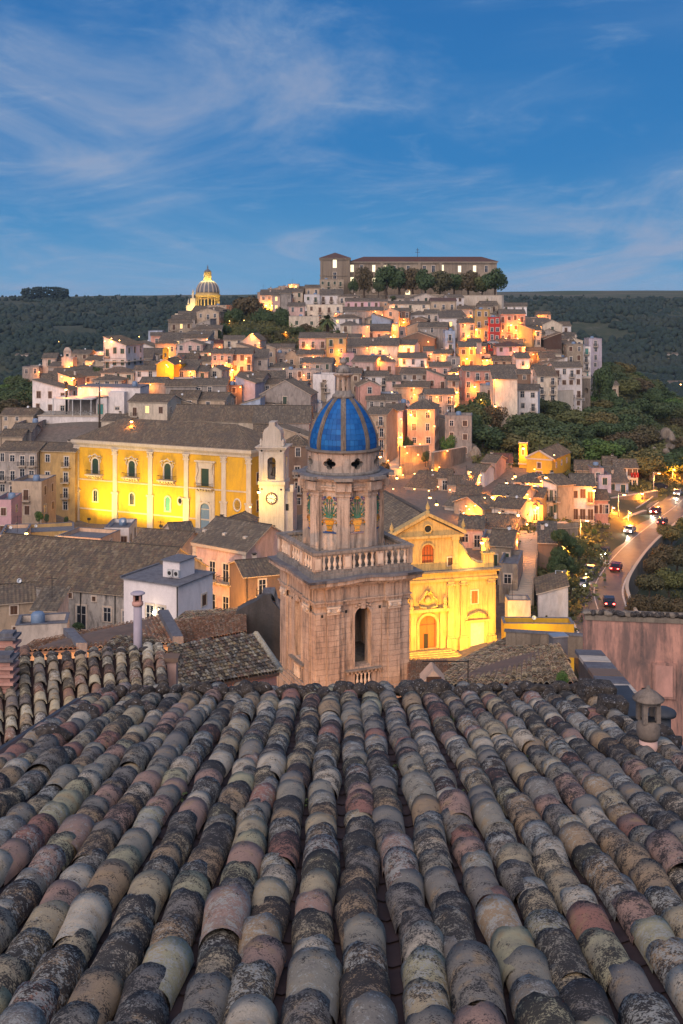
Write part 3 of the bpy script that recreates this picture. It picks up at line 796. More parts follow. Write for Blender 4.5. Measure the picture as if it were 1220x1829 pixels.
# ------------------------------------------------------------------ the bell tower with the blue dome
def build_tower():
    ZB = 75.5
    t = thing('bell_tower', 'square stone bell tower with balustrade, octagonal drum of majolica vases and blue tiled dome', 'bell tower', (0.106, 65.7, ZB), rad(22.8))
    z = lambda w: w - ZB
    S = 2.815
    mb = MB()
    for k in range(4):
        T = RZ(90 * k) @ TR(0, -S + .015, 0)
        arch_wall(mb, -S, S, 0, z(84.15), 0.5, z(79.33), z(82.2), 0.85, 'towerstone', T)
    mb.build('wall', t)
    MB().box(-S + .9, -S + .9, z(78.9), S - .9, S - .9, z(79.2), 'rubble').build('inner_floor', t); MB().box(-S + .9, -S + .9, z(83.6), S - .9, S - .9, z(84.0), 'rubble').build('inner_ceiling', t)
    # bell inside
    bl = MB().lathe([(0.45, 0), (0.42, 0.08), (0.30, 0.35), (0.24, 0.7), (0.12, 0.85), (0.03, 0.95)], 14, 'bronze', c=(0, 0, z(81.2))).box(-1.9, -.08, z(82.15), 1.9, .08, z(82.3), 'bark')
    bl.build('bell', t)
    # ashlar: each block of the two faces in view is a stone of its own
    cube = MB().box(0, 0, 0, 1, 1, 1, 'towerstone').mesh('stone_block')
    def block(k, x0, x1, za, zb, dep):
        g = 0.008
        o = link('stone_block', cube, t)
        dep += R_.uniform(-.006, .006)
        o.matrix_local = RZ(90 * k) @ TR(x0 + g, -S - dep, za + g) @ Matrix.Diagonal((x1 - x0 - 2 * g, dep + .01 + (0), zb - za - 2 * g, 1))
    back = MB()
    for k in range(4):
        n = 14; z0, z1 = z(78.25), z(82.55)
        for c in range(n):
            za, zb = z0 + (z1 - z0) * c / n, z0 + (z1 - z0) * (c + 1) / n
            for s in (-1, 1):
                zs = [(2.24, 2.87, .10), (1.16, 1.5, .10)]
                if c % 2: zs.append((1.5, 2.24, .20))
                else: zs += [(1.5, 1.87, .20), (1.87, 2.24, .20)] if False else [(1.5, 2.24, .20)]
                if za > z(79.4): zs.append((0.54, 1.16, .012))
                else: zs.append((1.0, 1.16, .012))
                for a, b, dep in zs:
                    x0, x1 = (a, b) if s > 0 else (-b, -a)
                    if k in (0, 3): block(k, x0, x1, za, zb, dep)
                    else: back.box(x0, -S - dep, za, x1, -S + .02, zb, 'towerstone', RZ(90 * k))
    kind(back.build('rear_stone', t), 'stuff')
    # plinth, capitals, entablature with ressauts over the pilasters, cornice
    pl = MB(); R2 = S + .30
    for a, b, r in ((0, z(77.6), .42), (z(77.6), z(77.85), .34), (z(77.85), z(78.1), .26), (z(78.1), z(78.25), .16)):
        pl.box(-S - r, -S - r, a, S + r, S + r, b - .002, 'towerstone')
    pl.build('plinth', t)
    en = MB()
    for (a, b, r, rp) in ((82.95, 83.15, .12, .24), (83.15, 83.24, .20, .32), (83.24, 83.95, .10, .22), (83.95, 84.05, .22, .34), (84.05, 84.16, .36, .46)):
        en.box(-S - r, -S - r, z(a), S + r, S + r, z(b) - .002, 'towerstone')
        for k in range(4):
            for s in (-1, 1):
                x0, x1 = (1.30, 2.35) if s > 0 else (-2.35, -1.30)
                en.box(x0, -S - rp, z(a) + .002, x1, -S, z(b) - .004, 'towerstone', RZ(90 * k))
    en.build('entablature', t)
    # cornice: bows up gently in the middle, thin weathered slabs
    co = MB()
    for k in range(4):
        n = 16; rr = .62
        for i in range(n):
            for (o, za, zb2, m) in ((rr, 84.17, 84.38, 'towerstone'), (rr + .07, 84.38, 84.52, 'slate')):
                L0 = S + o
                xa, xb = -L0 + 2 * L0 * i / n, -L0 + 2 * L0 * (i + 1) / n
                ya = S + o - .0
                def arc(x): return 0.10 * math.cos(min(1, abs(x) / 1.6) * math.pi / 2) ** 2 + (R_.random() * 0)
                pts = [(xa, -ya + max(0, abs(xa) - ya) , z(za) + arc(xa)), (xb, -ya, z(za) + arc(xb)), (xb, -ya, z(zb2) + arc(xb)), (xa, -ya, z(zb2) + arc(xa))]
                co.extrude([(p[0], p[1], p[2]) for p in pts], (0, 1.0 + .001 * (k + 1), 0), m, RZ(90 * k) @ TR(0, 0, 0.0006 * k))
    co.box(-S - .2, -S - .2, z(84.2), S + .2, S + .2, z(84.5), 'towertop')
    co.build('cornice', t)
    # capitals with volutes
    cp = MB()
    cp.box(-.40, -.12, .28, .40, .02, .38, 'trimlight'); cp.box(-.36, -.08, .0, .36, .02, .28, 'trimlight'); cp.box(-.38, -.10, -.06, .38, .02, -.01, 'trimlight')
    for s in (-1, 1):
        cp.lathe([(.12, 0), (.12, .06), (.06, .09)], 10, 'trimlight', T=TR(s * .30, -.08, .16) @ Matrix.Rotation(rad(90), 4, 'X'))
    cp.tube([(-.26, -.1, .2), (-.15, -.12, .10), (0, -.13, .06), (.15, -.12, .10), (.26, -.1, .2)], .03, 'trimlight', 5)
    cp.tube([(-.2, -.1, .28), (-.1, -.12, .2), (0, -.13, .17), (.1, -.12, .2), (.2, -.1, .28)], .022, 'trimlight', 5)
    cm = cp.mesh('capital')
    for k in range(4):
        for s in (-1, 1):
            o = link('capital', cm, t); o.matrix_local = RZ(90 * k) @ TR(s * 1.87, -S - .20, z(82.56))
    # mouldings of the openings and the small false balustrades below them
    bal = MB().lathe([(.07, 0), (.085, .04), (.05, .09), (.085, .25), (.09, .33), (.045, .48), (.05, .56), (.04, .62), (.08, .74), (.085, .80)], 9, 'trimlight')
    balm = bal.mesh('baluster')
    for k in range(4):
        T = RZ(90 * k) @ TR(0, -S, 0)
        ar = MB(); arch_ring(ar, .5, z(79.33), z(82.2), .10, -.05, .0, 'towerstone', T)
        ar.box(-.14, -.12, z(82.62), .14, 0, z(82.94), 'towerstone', T)
        for i in range(5): ar.lathe([(.02, 0), (.09, .02), (.05, .06)], 7, 'towerstone', T=T @ TR(-.44 + .22 * i, -.06, z(82.8) + .05 * math.cos((i - 2) * 1.0)) @ Matrix.Rotation(rad(90), 4, 'X'))
        ar.build('arch_moulding', t)
        sl = MB().box(-1.10, -.22, z(79.15), 1.10, .1, z(79.23), 'towertop', T)
        for i in range(9): sl.box(-1.03 + i * .245, -.19, z(79.02), -.93 + i * .245, 0, z(79.15), 'towerstone', T)
        sl.box(-1.0, -.06, z(78.26), -.5, .02, z(79.0), 'towerstone', T); sl.box(.5, -.06, z(78.26), 1.0, .02, z(79.0), 'towerstone', T); sl.box(-.5, -.01, z(78.26), .5, .03, z(79.0), 'black', T)
        sl.build('sill', t)
        for i in range(4):
            o = link('baluster', balm, t); o.matrix_local = RZ(90 * k) @ TR(-.36 + .24 * i, -S - .08, z(78.28)) @ Matrix.Diagonal((1, 1, .9, 1))
    # putlog holes
    ph = MB()
    for k in (0, 3):
        for (x, zz) in ((-2.5, 82.35), (-1.02, 82.45), (1.05, 82.5)):
            ph.box(x - .07, -S - (.105 if abs(x) > 1.2 else .02), z(zz), x + .07, -S, z(zz) + .16, 'black', RZ(90 * k))
    kind(ph.build('putlog_hole', t), 'stuff')
    # balustrade
    B = 2.92
    bb = MB()
    for a, b, r in ((84.5, 84.78, .14), (84.78, 84.95, .05)):
        for k in range(4): bb.box(-B - r, -B - r, z(a), B - .3, -B + .3, z(b) - .001 * k, 'towertop', RZ(90 * k))
    bb.build('balustrade_base', t)
    rl = MB()
    for k in range(4):
        rl.box(-B - .12, -B - .12, z(85.78), B - .22, -B + .22, z(85.86) - .001 * k, 'towertop', RZ(90 * k)); rl.box(-B - .17, -B - .17, z(85.86), B - .27, -B + .27, z(86.0) - .001 * k, 'towertop', RZ(90 * k))
    rl.build('handrail', t)
    pm = MB().box(-.24, -.15, 0, .24, .15, .83, 'towerstone').box(-.16, -.17, .12, .16, -.15, .7, 'trimlight').mesh('pier')
    bm2 = MB().lathe([(.085, 0), (.10, .05), (.055, .10), (.115, .26), (.12, .34), (.055, .50), (.065, .57), (.05, .62), (.105, .74), (.105, .83)], 10, 'trimlight').mesh('baluster')
    for k in range(4):
        for x in (-B + .12, -1.0, 1.0):
            o = link('pier', pm, t); o.matrix_local = RZ(90 * k) @ TR(x, -B + .05, z(84.95))
        for (xa, xb) in ((-B + .36, -1.24), (-.76, .76), (1.24, B - .12)):
            for i in range(4):
                o = link('baluster', bm2, t); o.matrix_local = RZ(90 * k + R_.uniform(-.2, .2)) @ TR(xa + (xb - xa) * (i + .5) / 4, -B + .05, z(84.95))
    # octagonal drum; its corners point at the middle of ... the square's diagonals at 22.5 degrees
    A0 = -22.8          # one corner of the octagon faces due south in the place
    def octo(mb, R, za, zb, m, a0=A0 - 90):
        mb.lathe([(R, za), (R, zb)], 8, m, a0=rad(a0), smooth=False)
    dr = MB(); octo(dr, 2.20, z(84.4), z(89.3), 'towerstone'); dr.build('drum', t)
    db = MB()
    for a, b, r in ((84.45, 85.3, 2.52), (85.3, 85.5, 2.42), (85.5, 85.7, 2.34)): octo(db, r, z(a), z(b), 'towertop')
    db.build('drum_base', t)
    pilm = MB().box(-.36, -.14, 0, .36, .3, 3.35, 'towerstone').box(-.44, -.22, -.35, .44, .3, -.12, 'towertop').box(-.40, -.18, -.12, .40, .3, 0, 'towertop')
    pilm.box(-.43, -.2, 3.05, .43, .3, 3.15, 'towerstone').box(-.46, -.24, 3.25, .46, .3, 3.36, 'towerstone').box(-.40, -.17, 3.15, .40, .3, 3.25, 'towerstone').box(-.30, -.17, .15, .30, -.14, 2.9, 'towerstone')
    pilm = pilm.mesh('pilaster')
    # vase panel in glazed ceramics
    for n_, c_ in (('majorange', (0.62, 0.27, 0.03)), ('majgreen', (0.05, 0.19, 0.12)), ('majblue', (0.05, 0.10, 0.24)), ('majpurple', (0.19, 0.13, 0.20)), ('majyellow', (0.70, 0.42, 0.06))):
        flat(n_, c_, 0.25, var=0.4, scale=14)
    vp = MB(); TT = I4
    prof = [(.13, 0), (.18, .05), (.11, .13), (.16, .30), (.24, .50), (.26, .60), (.20, .66), (.27, .74)]
    vp.extrude([(r, -.05, zz) for r, zz in prof] + [(-r, -.05, zz) for r, zz in prof[::-1]], (0, .05, 0), 'majorange')
    for zz in (.14, .34, .52, .68): 
        w_ = float(np.interp(zz, [p[1] for p in prof], [p[0] for p in prof])); vp.box(-w_, -.065, zz - .015, w_, -.04, zz + .015, 'majgreen' if zz != .52 else 'majyellow')
    for i in range(3): vp.lathe([(.01, 0), (.035, .01), (.02, .03)], 6, 'majyellow', T=TR(-.1 + .1 * i, -.05, .42) @ Matrix.Rotation(rad(90), 4, 'X'))
    vp.box(-.38, -.04, -.10, .38, 0, -.02, 'majblue'); vp.box(-.26, -.05, -.03, .26, 0, .02, 'majblue')
    for s in (-1, 1):
        vp.tube([(s * .26, -.04, .64), (s * .36, -.05, .66), (s * .40, -.05, .56), (s * .34, -.05, .46), (s * .26, -.04, .50)], .028, 'majorange', 5)
        vp.lathe([(.01, 0), (.055, .01), (.03, .04)], 7, 'majorange', T=TR(s * .42, -.04, .52) @ Matrix.Rotation(rad(90), 4, 'X'))
        vp.tube([(s * .40, -.03, .44), (s * .42, -.04, .36), (s * .37, -.04, .34)], .02, 'majgreen', 5)
    def curl(x0, z0, x1, z1, s, turns=1.1, r0=.10):
        pts = [(x0, -.03, z0)]
        for q in range(1, 5): pts.append((x0 + (x1 - x0) * q / 5 + s * .03 * math.sin(q / 5 * math.pi), -.04, z0 + (z1 - z0) * q / 5))
        for q in range(10):
            a = q / 9 * turns * 2 * math.pi; r = r0 * (1 - q / 12)
            pts.append((x1 + s * (r * math.sin(a)), -.045, z1 + r * math.cos(a) - r0))
        return pts
    for s in (-1, 1):
        for (x1, z1, r0) in ((.12, 1.86, .09), (.30, 1.70, .10), (.40, 1.38, .10), (.40, 1.06, .10), (.20, 1.40, .08), (.16, 1.12, .07), (.34, 1.22, .05)):
            vp.tube(curl(s * .03, .74, s * x1, z1, s, 1.1, r0), .020, 'majgreen', 5)
        vp.tube([(s * .05, -.03, .78), (s * .3, -.04, .86), (s * .42, -.04, .80)], .02, 'majgreen', 5)
        for (x, zz, rr, m) in ((.36, 1.86, .10, 'majpurple'), (.26, 1.94, .06, 'majblue'), (.40, 1.60, .05, 'majpurple'), (.44, 1.20, .05, 'majpurple'), (.24, 1.55, .05, 'majyellow'), (.10, 1.62, .05, 'majpurple'), (.25, .96, .05, 'majorange')):
            vp.lathe([(.01, 0), (rr, .015), (rr * .5, .05)], 8, m, T=TR(s * x, -.03, zz) @ Matrix.Rotation(rad(90), 4, 'X'))
            for q in range(5):
                a = q * 1.256; vp.lathe([(.005, 0), (rr * .42, .01), (rr * .2, .03)], 5, m, T=TR(s * x + rr * .9 * math.cos(a), -.03, zz + rr * .9 * math.sin(a)) @ Matrix.Rotation(rad(90), 4, 'X'))
    vp.tube([(0, -.03, .74), (0, -.04, 1.3), (0, -.04, 1.8)], .022, 'majgreen', 5)
    for q in range(9):
        a = q * math.pi / 8; vp.lathe([(.01, 0), (.045, .01), (.02, .04)], 6, 'majorange', T=TR(.09 * math.cos(a), -.04, 1.9 + .09 * math.sin(a)) @ Matrix.Rotation(rad(90), 4, 'X'))
    vp.lathe([(.01, 0), (.06, .02), (.03, .05)], 8, 'majyellow', T=TR(0, -.04, 1.88) @ Matrix.Rotation(rad(90), 4, 'X'))
    vpm = vp.mesh('vase_panel')
    ap = 2.20 * math.cos(rad(22.5))
    for k in range(8):
        o = link('pilaster', pilm, t); o.matrix_local = RZ(A0 + 45 * k) @ TR(0, -2.20, z(85.78))
        o = link('vase_panel', vpm, t); o.matrix_local = RZ(A0 + 22.5 + 45 * k) @ TR(0, -ap - .002, z(86.78)) @ Matrix.Diagonal((1.08, 1, 1.0, 1))
    en2 = MB()
    for a, b, r in ((89.14, 89.32, 2.40), (89.32, 89.40, 2.48), (89.40, 89.66, 2.40), (89.66, 89.76, 2.58), (89.76, 89.84, 2.74)): octo(en2, r, z(a), z(b) - .002, 'towerstone')
    octo(en2, 2.86, z(89.84), z(89.97), 'slate'); en2.build('drum_cornice', t)
    for k in range(8): pass
    rs = MB()
    for k in range(8):
        rs.box(-.46, -2.66, z(89.16), .46, -2.0, z(89.64), 'towerstone', RZ(A0 + 45 * k)); rs.box(-.52, -2.98, z(89.78), .52, -2.3, z(89.95), 'towertop', RZ(A0 + 45 * k))
    rs.build('cornice_break', t)
    # attic ring pierced by eight quatrefoils
    at = MB(); Ro, Ri = 2.10, 1.72; za, zb = z(89.95), z(91.22); zc = (za + zb) / 2 + .05
    for k in range(8):
        ac = rad(A0 - 90 + 22.5 + 45 * k); n = 48; hole, rim = [], []
        for q in range(n):
            ph_ = 2 * math.pi * q / n
            r = .205 + .12 * abs(math.cos(2 * ph_)) ** .7
            hx, hz = r * math.cos(ph_) * 1.18, r * math.sin(ph_)
            hw, hh = 2.10 * rad(22.5), (zb - za) / 2
            s = min(hw / max(1e-6, abs(math.cos(ph_))), (hh - .05 if math.sin(ph_) > 0 else hh + .05) / max(1e-6, abs(math.sin(ph_))))
            hole.append((hx, zc + hz)); rim.append((s * math.cos(ph_), zc + s * math.sin(ph_)))
        for R0 in (Ro, Ri):
            pts = [(R0 * math.cos(ac + x / 2.10), R0 * math.sin(ac + x / 2.10), zz) for x, zz in hole] + [(R0 * math.cos(ac + x / 2.10), R0 * math.sin(ac + x / 2.10), zz) for x, zz in rim]
            b = at.add(pts)
            for q in range(n): at.face([b + q, b + (q + 1) % n, b + n + (q + 1) % n, b + n + q], 'towertop' if R0 == Ri else 'towerstone')
        for q in range(n):
            x0, z0_ = hole[q]; x1, z1_ = hole[(q + 1) % n]
            b = at.add([(R0_ * math.cos(ac + x / 2.10), R0_ * math.sin(ac + x / 2.10), zz) for R0_, x, zz in ((Ro, x0, z0_), (Ro, x1, z1_), (Ri, x1, z1_), (Ri, x0, z0_))])
            at.face([b, b + 1, b + 2, b + 3], 'towertop')
    at.build('attic_ring', t)
    ri = MB()
    ri.lathe([(2.12, z(91.20)), (2.22, z(91.24)), (2.24, z(91.32)), (2.10, z(91.38)), (1.6, z(91.38))], 40, 'ribstone')
    ri.lathe([(2.12, z(89.96)), (2.20, z(89.96)), (2.18, z(90.10)), (2.11, z(90.14))], 40, 'towertop'); ri.build('ring_moulding', t)
    # dome
    pr = [(91.34, 1.95), (91.6, 1.975), (91.9, 1.95), (92.3, 1.86), (92.7, 1.71), (93.1, 1.53), (93.5, 1.28), (93.9, 0.96), (94.15, .70), (94.32, .47)]
    zz_ = np.array([p[0] for p in pr]); rr_ = np.array([p[1] for p in pr])
    rz = lambda w: float(np.interp(w, zz_, rr_))
    arc = [0.0]
    for a, b in zip(pr, pr[1:]): arc.append(arc[-1] + math.hypot(b[0] - a[0], b[1] - a[1]))
    def at_arc(s): return float(np.interp(s, arc, zz_)), float(np.interp(s, arc, rr_))
    core = MB(); core.lathe([(rz(w) - .05, z(w)) for w in np.linspace(91.34, 94.32, 14)], 32, 'ribstone'); core.build('dome_core', t)
    dt = NT('glazedblue'); p_ = dt.pos(); rn_ = dt.node('ShaderNodeObjectInfo').outputs['Random']
    cc = dt.ramp(rn_, [(0, (0.005, 0.085, 0.28)), (.35, (0.008, 0.11, 0.35)), (.7, (0.003, 0.065, 0.24)), (1, (0.012, 0.13, 0.38))])
    nn = dt.noise(p_, 3.0, 5, .7)
    dt.col(dt.mix(dt.rng(nn, .62, .8, 0, .5), cc, (0.06, 0.06, 0.07))); dt.set('Roughness', dt.rng(nn, .3, .7, .55, .75)); dt.set('Specular IOR Level', .3); dt.bump(nn, .15, .03)
    rows = [5, 5, 4, 4, 4, 4, 3, 3, 2, 1, 1]; nr = len(rows); hang = rad(22.5)
    for i, nc in enumerate(rows):
        s0, s1 = arc[-1] * i / nr + .006, arc[-1] * (i + 1) / nr - .006
        z0, r0 = at_arc(s0); z1, r1 = at_arc(s1)
        for c in range(nc):
            mbt = MB(); ns = 2 if nc > 2 else 4
            prev = None
            for q in range(ns + 1):
                cols = []
                for (zc_, rc_) in ((z0, r0), (z1, r1)):
                    h_ = hang - .13 / rc_ ; f0, f1 = -1 + 2 * c / nc, -1 + 2 * (c + 1) / nc
                    gap = .006 / rc_
                    a = (f0 * h_ + gap) + ((f1 - f0) * h_ - 2 * gap) * q / ns - math.pi / 2
                    for dr_ in (0.0, -.04): cols.append(((rc_ + dr_) * math.cos(a), (rc_ + dr_) * math.sin(a), z(zc_)))
                b = mbt.add(cols)     # out-low, in-low, out-high, in-high
                if prev is not None:
                    mbt.face([prev, b, b + 2, prev + 2], 'glazedblue'); mbt.face([prev, prev + 1, b + 1, b], 'glazedblue'); mbt.face([prev + 2, b + 2, b + 3, prev + 3], 'glazedblue')
                if q in (0, ns): mbt.face([b, b + 1, b + 3, b + 2], 'glazedblue')
                prev = b
            me = mbt.mesh('tile')
            for k in range(8):
                link('tile', me, t, (0, 0, 0), rad(A0 + 22.5 + 45 * k))
    rbm = MB()
    ws = np.linspace(91.34, 94.34, 16)
    for (w0, w1) in zip(ws, ws[1:]):
        for hw_, pr_ in ((.145, .055), (.075, .10)):
            a = [(-hw_, -rz(w0) + .04, z(w0)), (hw_, -rz(w0) + .04, z(w0)), (hw_, -rz(w0) - pr_, z(w0)), (-hw_, -rz(w0) - pr_, z(w0))]
            b_ = [(x, -rz(w1) + .04 if i < 2 else -rz(w1) - pr_, z(w1)) for i, (x, _, _) in enumerate(a)]
            b = rbm.add(a + b_)
            for q in range(4): rbm.face([b + q, b + (q + 1) % 4, b + 4 + (q + 1) % 4, b + 4 + q], 'ribstone')
    rme = rbm.mesh('rib')
    for k in range(8): link('rib', rme, t, (0, 0, 0), rad(A0 + 45 * k))
    # lantern
    ln = thing_part('lantern', t)
    lb = MB(); lb.lathe([(.66, z(94.25)), (.64, z(94.42)), (.50, z(94.5)), (.47, z(94.68))], 16, 'towertop')
    for k in range(8):
        lb.box(-.085, -.44, z(94.68), .085, -.27, z(95.45), 'towerstone', RZ(A0 + 45 * k))
    lb.lathe([(.42, z(95.30)), (.42, z(95.46)), (.50, z(95.50)), (.60, z(95.60)), (.60, z(95.66)), (.42, z(95.70))], 16, 'towerstone')
    lb.lathe([(.42, z(95.70)), (.42, z(95.82)), (.36, z(95.98)), (.22, z(96.10)), (.10, z(96.14)), (.10, z(96.2)), (.19, z(96.26)), (.23, z(96.36)), (.19, z(96.48)), (.08, z(96.55)), (.02, z(96.6))], 14, 'towertop')
    lb.lathe([(.30, z(94.68)), (.30, z(94.8))], 10, 'black')
    me = lb.mesh('lantern'); ln.data = me
    FOOT.append((0.1, 65.7, 6))
def thing_part(name, parent):
    return link(name, bpy.data.meshes.new(name), parent)

# ------------------------------------------------------------------ the long yellow palazzo
def build_palazzo():
    w, d, h = 46.3, 16.0, 18.3
    t = thing('palazzo', 'long yellow floodlit palazzo with white pilasters, green shuttered balcony windows and grey tile roof', 'palazzo', (-40.7, 249.5, 49.5), rad(-24.2))
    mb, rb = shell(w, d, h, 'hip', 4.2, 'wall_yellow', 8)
    rb.mats = ['roof_brown' if m == 'R' else m for m in rb.mats]
    mb.build('wall', t); rb.build('roof', t)
    for a in (-22.3, -11.7, -2.2, 7.2, 16.7, 22.85):
        m_ = MB().box(-.75, -.30, -1, .75, 0, 6.4, 'palestone').box(-.95, -.42, 6.4, .95, 0, 6.8, 'palestone').box(-.55, -.22, 6.8, .55, 0, 15.2, 'palestone').box(-.8, -.34, 15.2, .8, 0, 15.5, 'palestone').box(-.62, -.3, 15.5, .62, 0, 16.2, 'palestone').box(-.85, -.4, 16.2, .85, 0, 16.5, 'palestone')
        for s in (-1, 1): m_.lathe([(.22, 0), (.22, .1), (.1, .16)], 8, 'palestone', T=TR(s * .5, -.3, 15.9) @ Matrix.Rotation(rad(90), 4, 'X'))
        m_.build('pilaster', t, (a, 0, 0))
    cn = MB()
    for z0, z1, o in ((16.55, 17.2, .12), (17.2, 17.5, .35), (17.5, 18.15, .6)): cn.box(-w / 2 - o, -o, z0, w / 2 + o, 0, z1 - .003, 'palestone'); cn.box(w / 2, 0, z0, w / 2 + o, d, z1 - .003, 'palestone')
    cn.build('cornice', t)
    sc = MB(); sc.box(-w / 2, -.12, 9.0, w / 2, 0, 9.3, 'palestone'); sc.box(-w / 2, -.16, 2.3, w / 2, 0, 2.6, 'palestone'); sc.build('string_course', t)
    # upper arched windows with balconies
    uw = MB(); arch_ring(uw, .85, 0, 2.7, .35, -.22, 0, 'palestone', I4); arch_pane(uw, .85, 0, 2.7, -.05, 'shutgreen', I4)
    for q in range(9): uw.box(-.75, -.075, .15 + q * .33, .75, -.05, .32 + q * .33, 'shutgreen')
    uw.box(-.04, -.09, 0, .04, -.05, 3.4, 'shutgreen')
    uw.tube([(-1.9, -.25, 3.7), (-1.5, -.3, 4.15), (-.8, -.35, 4.0), (0, -.4, 4.55), (.8, -.35, 4.0), (1.5, -.3, 4.15), (1.9, -.25, 3.7)], .16, 'palestone', 6)
    for s in (-1, 1): uw.tube([(s * 1.35, -.2, 2.6), (s * 1.6, -.25, 3.1), (s * 1.3, -.25, 3.5), (s * 1.55, -.2, 3.9)], .13, 'palestone', 5)
    uwm = uw.mesh('window')
    bk = MB(); bk.box(-2.2, -1.3, -.25, 2.2, 0, 0, 'palestone')
    for q in range(6): bk.extrude([(-1.75 + q * .7 - .15, 0, -.25), (-1.75 + q * .7 - .15, -1.1, -.25), (-1.75 + q * .7 - .15, -.9, -.6), (-1.75 + q * .7 - .15, 0, -1.1)], (.3, 0, 0), 'palestone')
    bk.box(-2.15, -1.27, .95, 2.15, -1.2, 1.02, 'iron')
    for q in range(20): bk.box(-2.15 + q * .224, -1.25, 0, -2.11 + q * .224, -1.22, .95, 'iron')
    for s in (-2.15, 2.1): bk.box(s, -1.2, .95, s + .05, 0, 1.0, 'iron')
    bkm = bk.mesh('balcony')
    lw = MB(); arch_ring(lw, .55, 0, 2.0, .28, -.2, 0, 'palestone', I4); arch_pane(lw, .55, 0, 2.0, -.05, 'glass', I4); lw.box(-.9, -.25, -.25, .9, 0, 0, 'palestone'); lw.box(-.03, -.08, 0, .03, -.05, 2.5, 'shutwhite')
    lwm = lw.mesh('window'); 
    lw2 = MB(); arch_ring(lw2, .62, 0, 2.5, .3, -.2, 0, 'palestone', I4); arch_pane(lw2, .62, 0, 2.5, -.05, 'shutteal', I4); lw2.box(-.95, -.25, -.25, .95, 0, 0, 'palestone'); lw2m = lw2.mesh('window')
    for a in (-17.1, -7.1, 2.4):
        link('window', uwm, t, (a, 0, 10.6)); link('balcony', bkm, t, (a, 0, 10.5))
        link('window', lwm if a < 2 else lw2m, t, (a, 0, 4.3 if a < 2 else 3.6))
    ov = MB().lathe([(.55, 0), (.62, .12), (.9, .12), (.9, 0)], 16, 'palestone', T=Matrix.Rotation(rad(90), 4, 'X') @ Matrix.Diagonal((.8, 1.15, 1, 1))); ov.lathe([(.01, .0), (.55, .03)], 14, 'glass', T=Matrix.Rotation(rad(90), 4, 'X') @ Matrix.Diagonal((.8, 1.15, 1, 1)))
    ov.build('oval_window', t, (5.5, 0, 6.0))
    o2 = MB().lathe([(.95, 0), (1.0, .15), (1.3, .15), (1.3, 0)], 16, 'palestone', T=Matrix.Rotation(rad(90), 4, 'X') @ Matrix.Diagonal((.8, 1.15, 1, 1))).build('oval_relief', t, (20.0, 0, 6.2))
    # portal bay
    pt = MB(); T = I4
    pt.box(-2.4, -.22, -.5, -1.15, 0, 8.8, 'palestone', T); pt.box(1.15, -.22, -.5, 2.4, 0, 8.8, 'palestone', T); pt.box(-1.15, -.2, 6.4, 1.15, 0, 8.8, 'palestone', T)
    pt.box(-2.3, -.3, 9.8, -1.0, 0, 15.0, 'palestone', T); pt.box(1.0, -.3, 9.8, 2.3, 0, 15.0, 'palestone', T); pt.box(-1.0, -.28, 13.6, 1.0, 0, 15.0, 'palestone', T); pt.box(-2.6, -.5, 15.0, 2.6, 0, 15.3, 'palestone', T)
    for s in (-1, 1): pt.tube([(s * 1.9, -.3, 9.8), (s * 2.2, -.4, 11.5), (s * 1.7, -.4, 13.2), (s * 2.1, -.35, 14.8)], .2, 'palestone', 6, )
    pt.build('portal', t, (12.05, 0, 0))
    arch = MB(); arch_ring(arch, 1.15, 0.2, 4.9, .45, -.35, 0, 'palestone', I4); arch.build('portal_arch', t, (12.05, 0, 0))
    dd = MB(); arch_pane(dd, 1.15, .2, 4.9, -.05, 'shutblue', I4); dd.box(-1.1, -.09, 4.6, 1.1, -.05, 4.8, 'palestone')
    for s in (-1, 1):
        for zz in (.5, 1.9, 3.3): dd.box(s * .6 - .4, -.08, zz, s * .6 + .4, -.05, zz + 1.1, 'shutblue')
    dd.build('door', t, (12.05, 0, 0))
    rw = MB().box(-.9, -.1, 0, .9, 0, 3.8, 'shutgreen')
    for q in range(10): rw.box(-.8, -.13, .15 + q * .36, .8, -.1, .36 + q * .36, 'shutgreen')
    rw.build('window', t, (12.05, 0, 9.75)); link('balcony', bkm, t, (12.05, 0, 9.5))
    # side wall windows
    for b_ in (3.5, 8.0, 12.5):
        for zz, m_ in ((10.5, 'brown'), (4.5, 'brown')): link('window', win_mesh(m_, 1.3, 2.4), t, (w / 2, b_, zz), rad(90))
    # stone steps to the portal
    st = thing('front_steps', 'flight of grey stone steps rising to the blue arched palazzo door', 'steps', (-40.7 + 12.05 * .912 - .8, 249.5 - 12.05 * .41 - 3.5, 48.2), rad(-24.2))
    for q in range(7): MB().box(-4.6 + .15 * q, .6 * q - 1.5, -1, 4.6 - .15 * q, 3.6, .26 * (q + 1) + (0), 'slate').build('step', st, (0, 0, -.001 * q))
    FOOT.append((-50, 254, 12)); FOOT.append((-35, 252, 12)); FOOT.append((-60, 263, 10)); FOOT.append((-26, 248, 11))

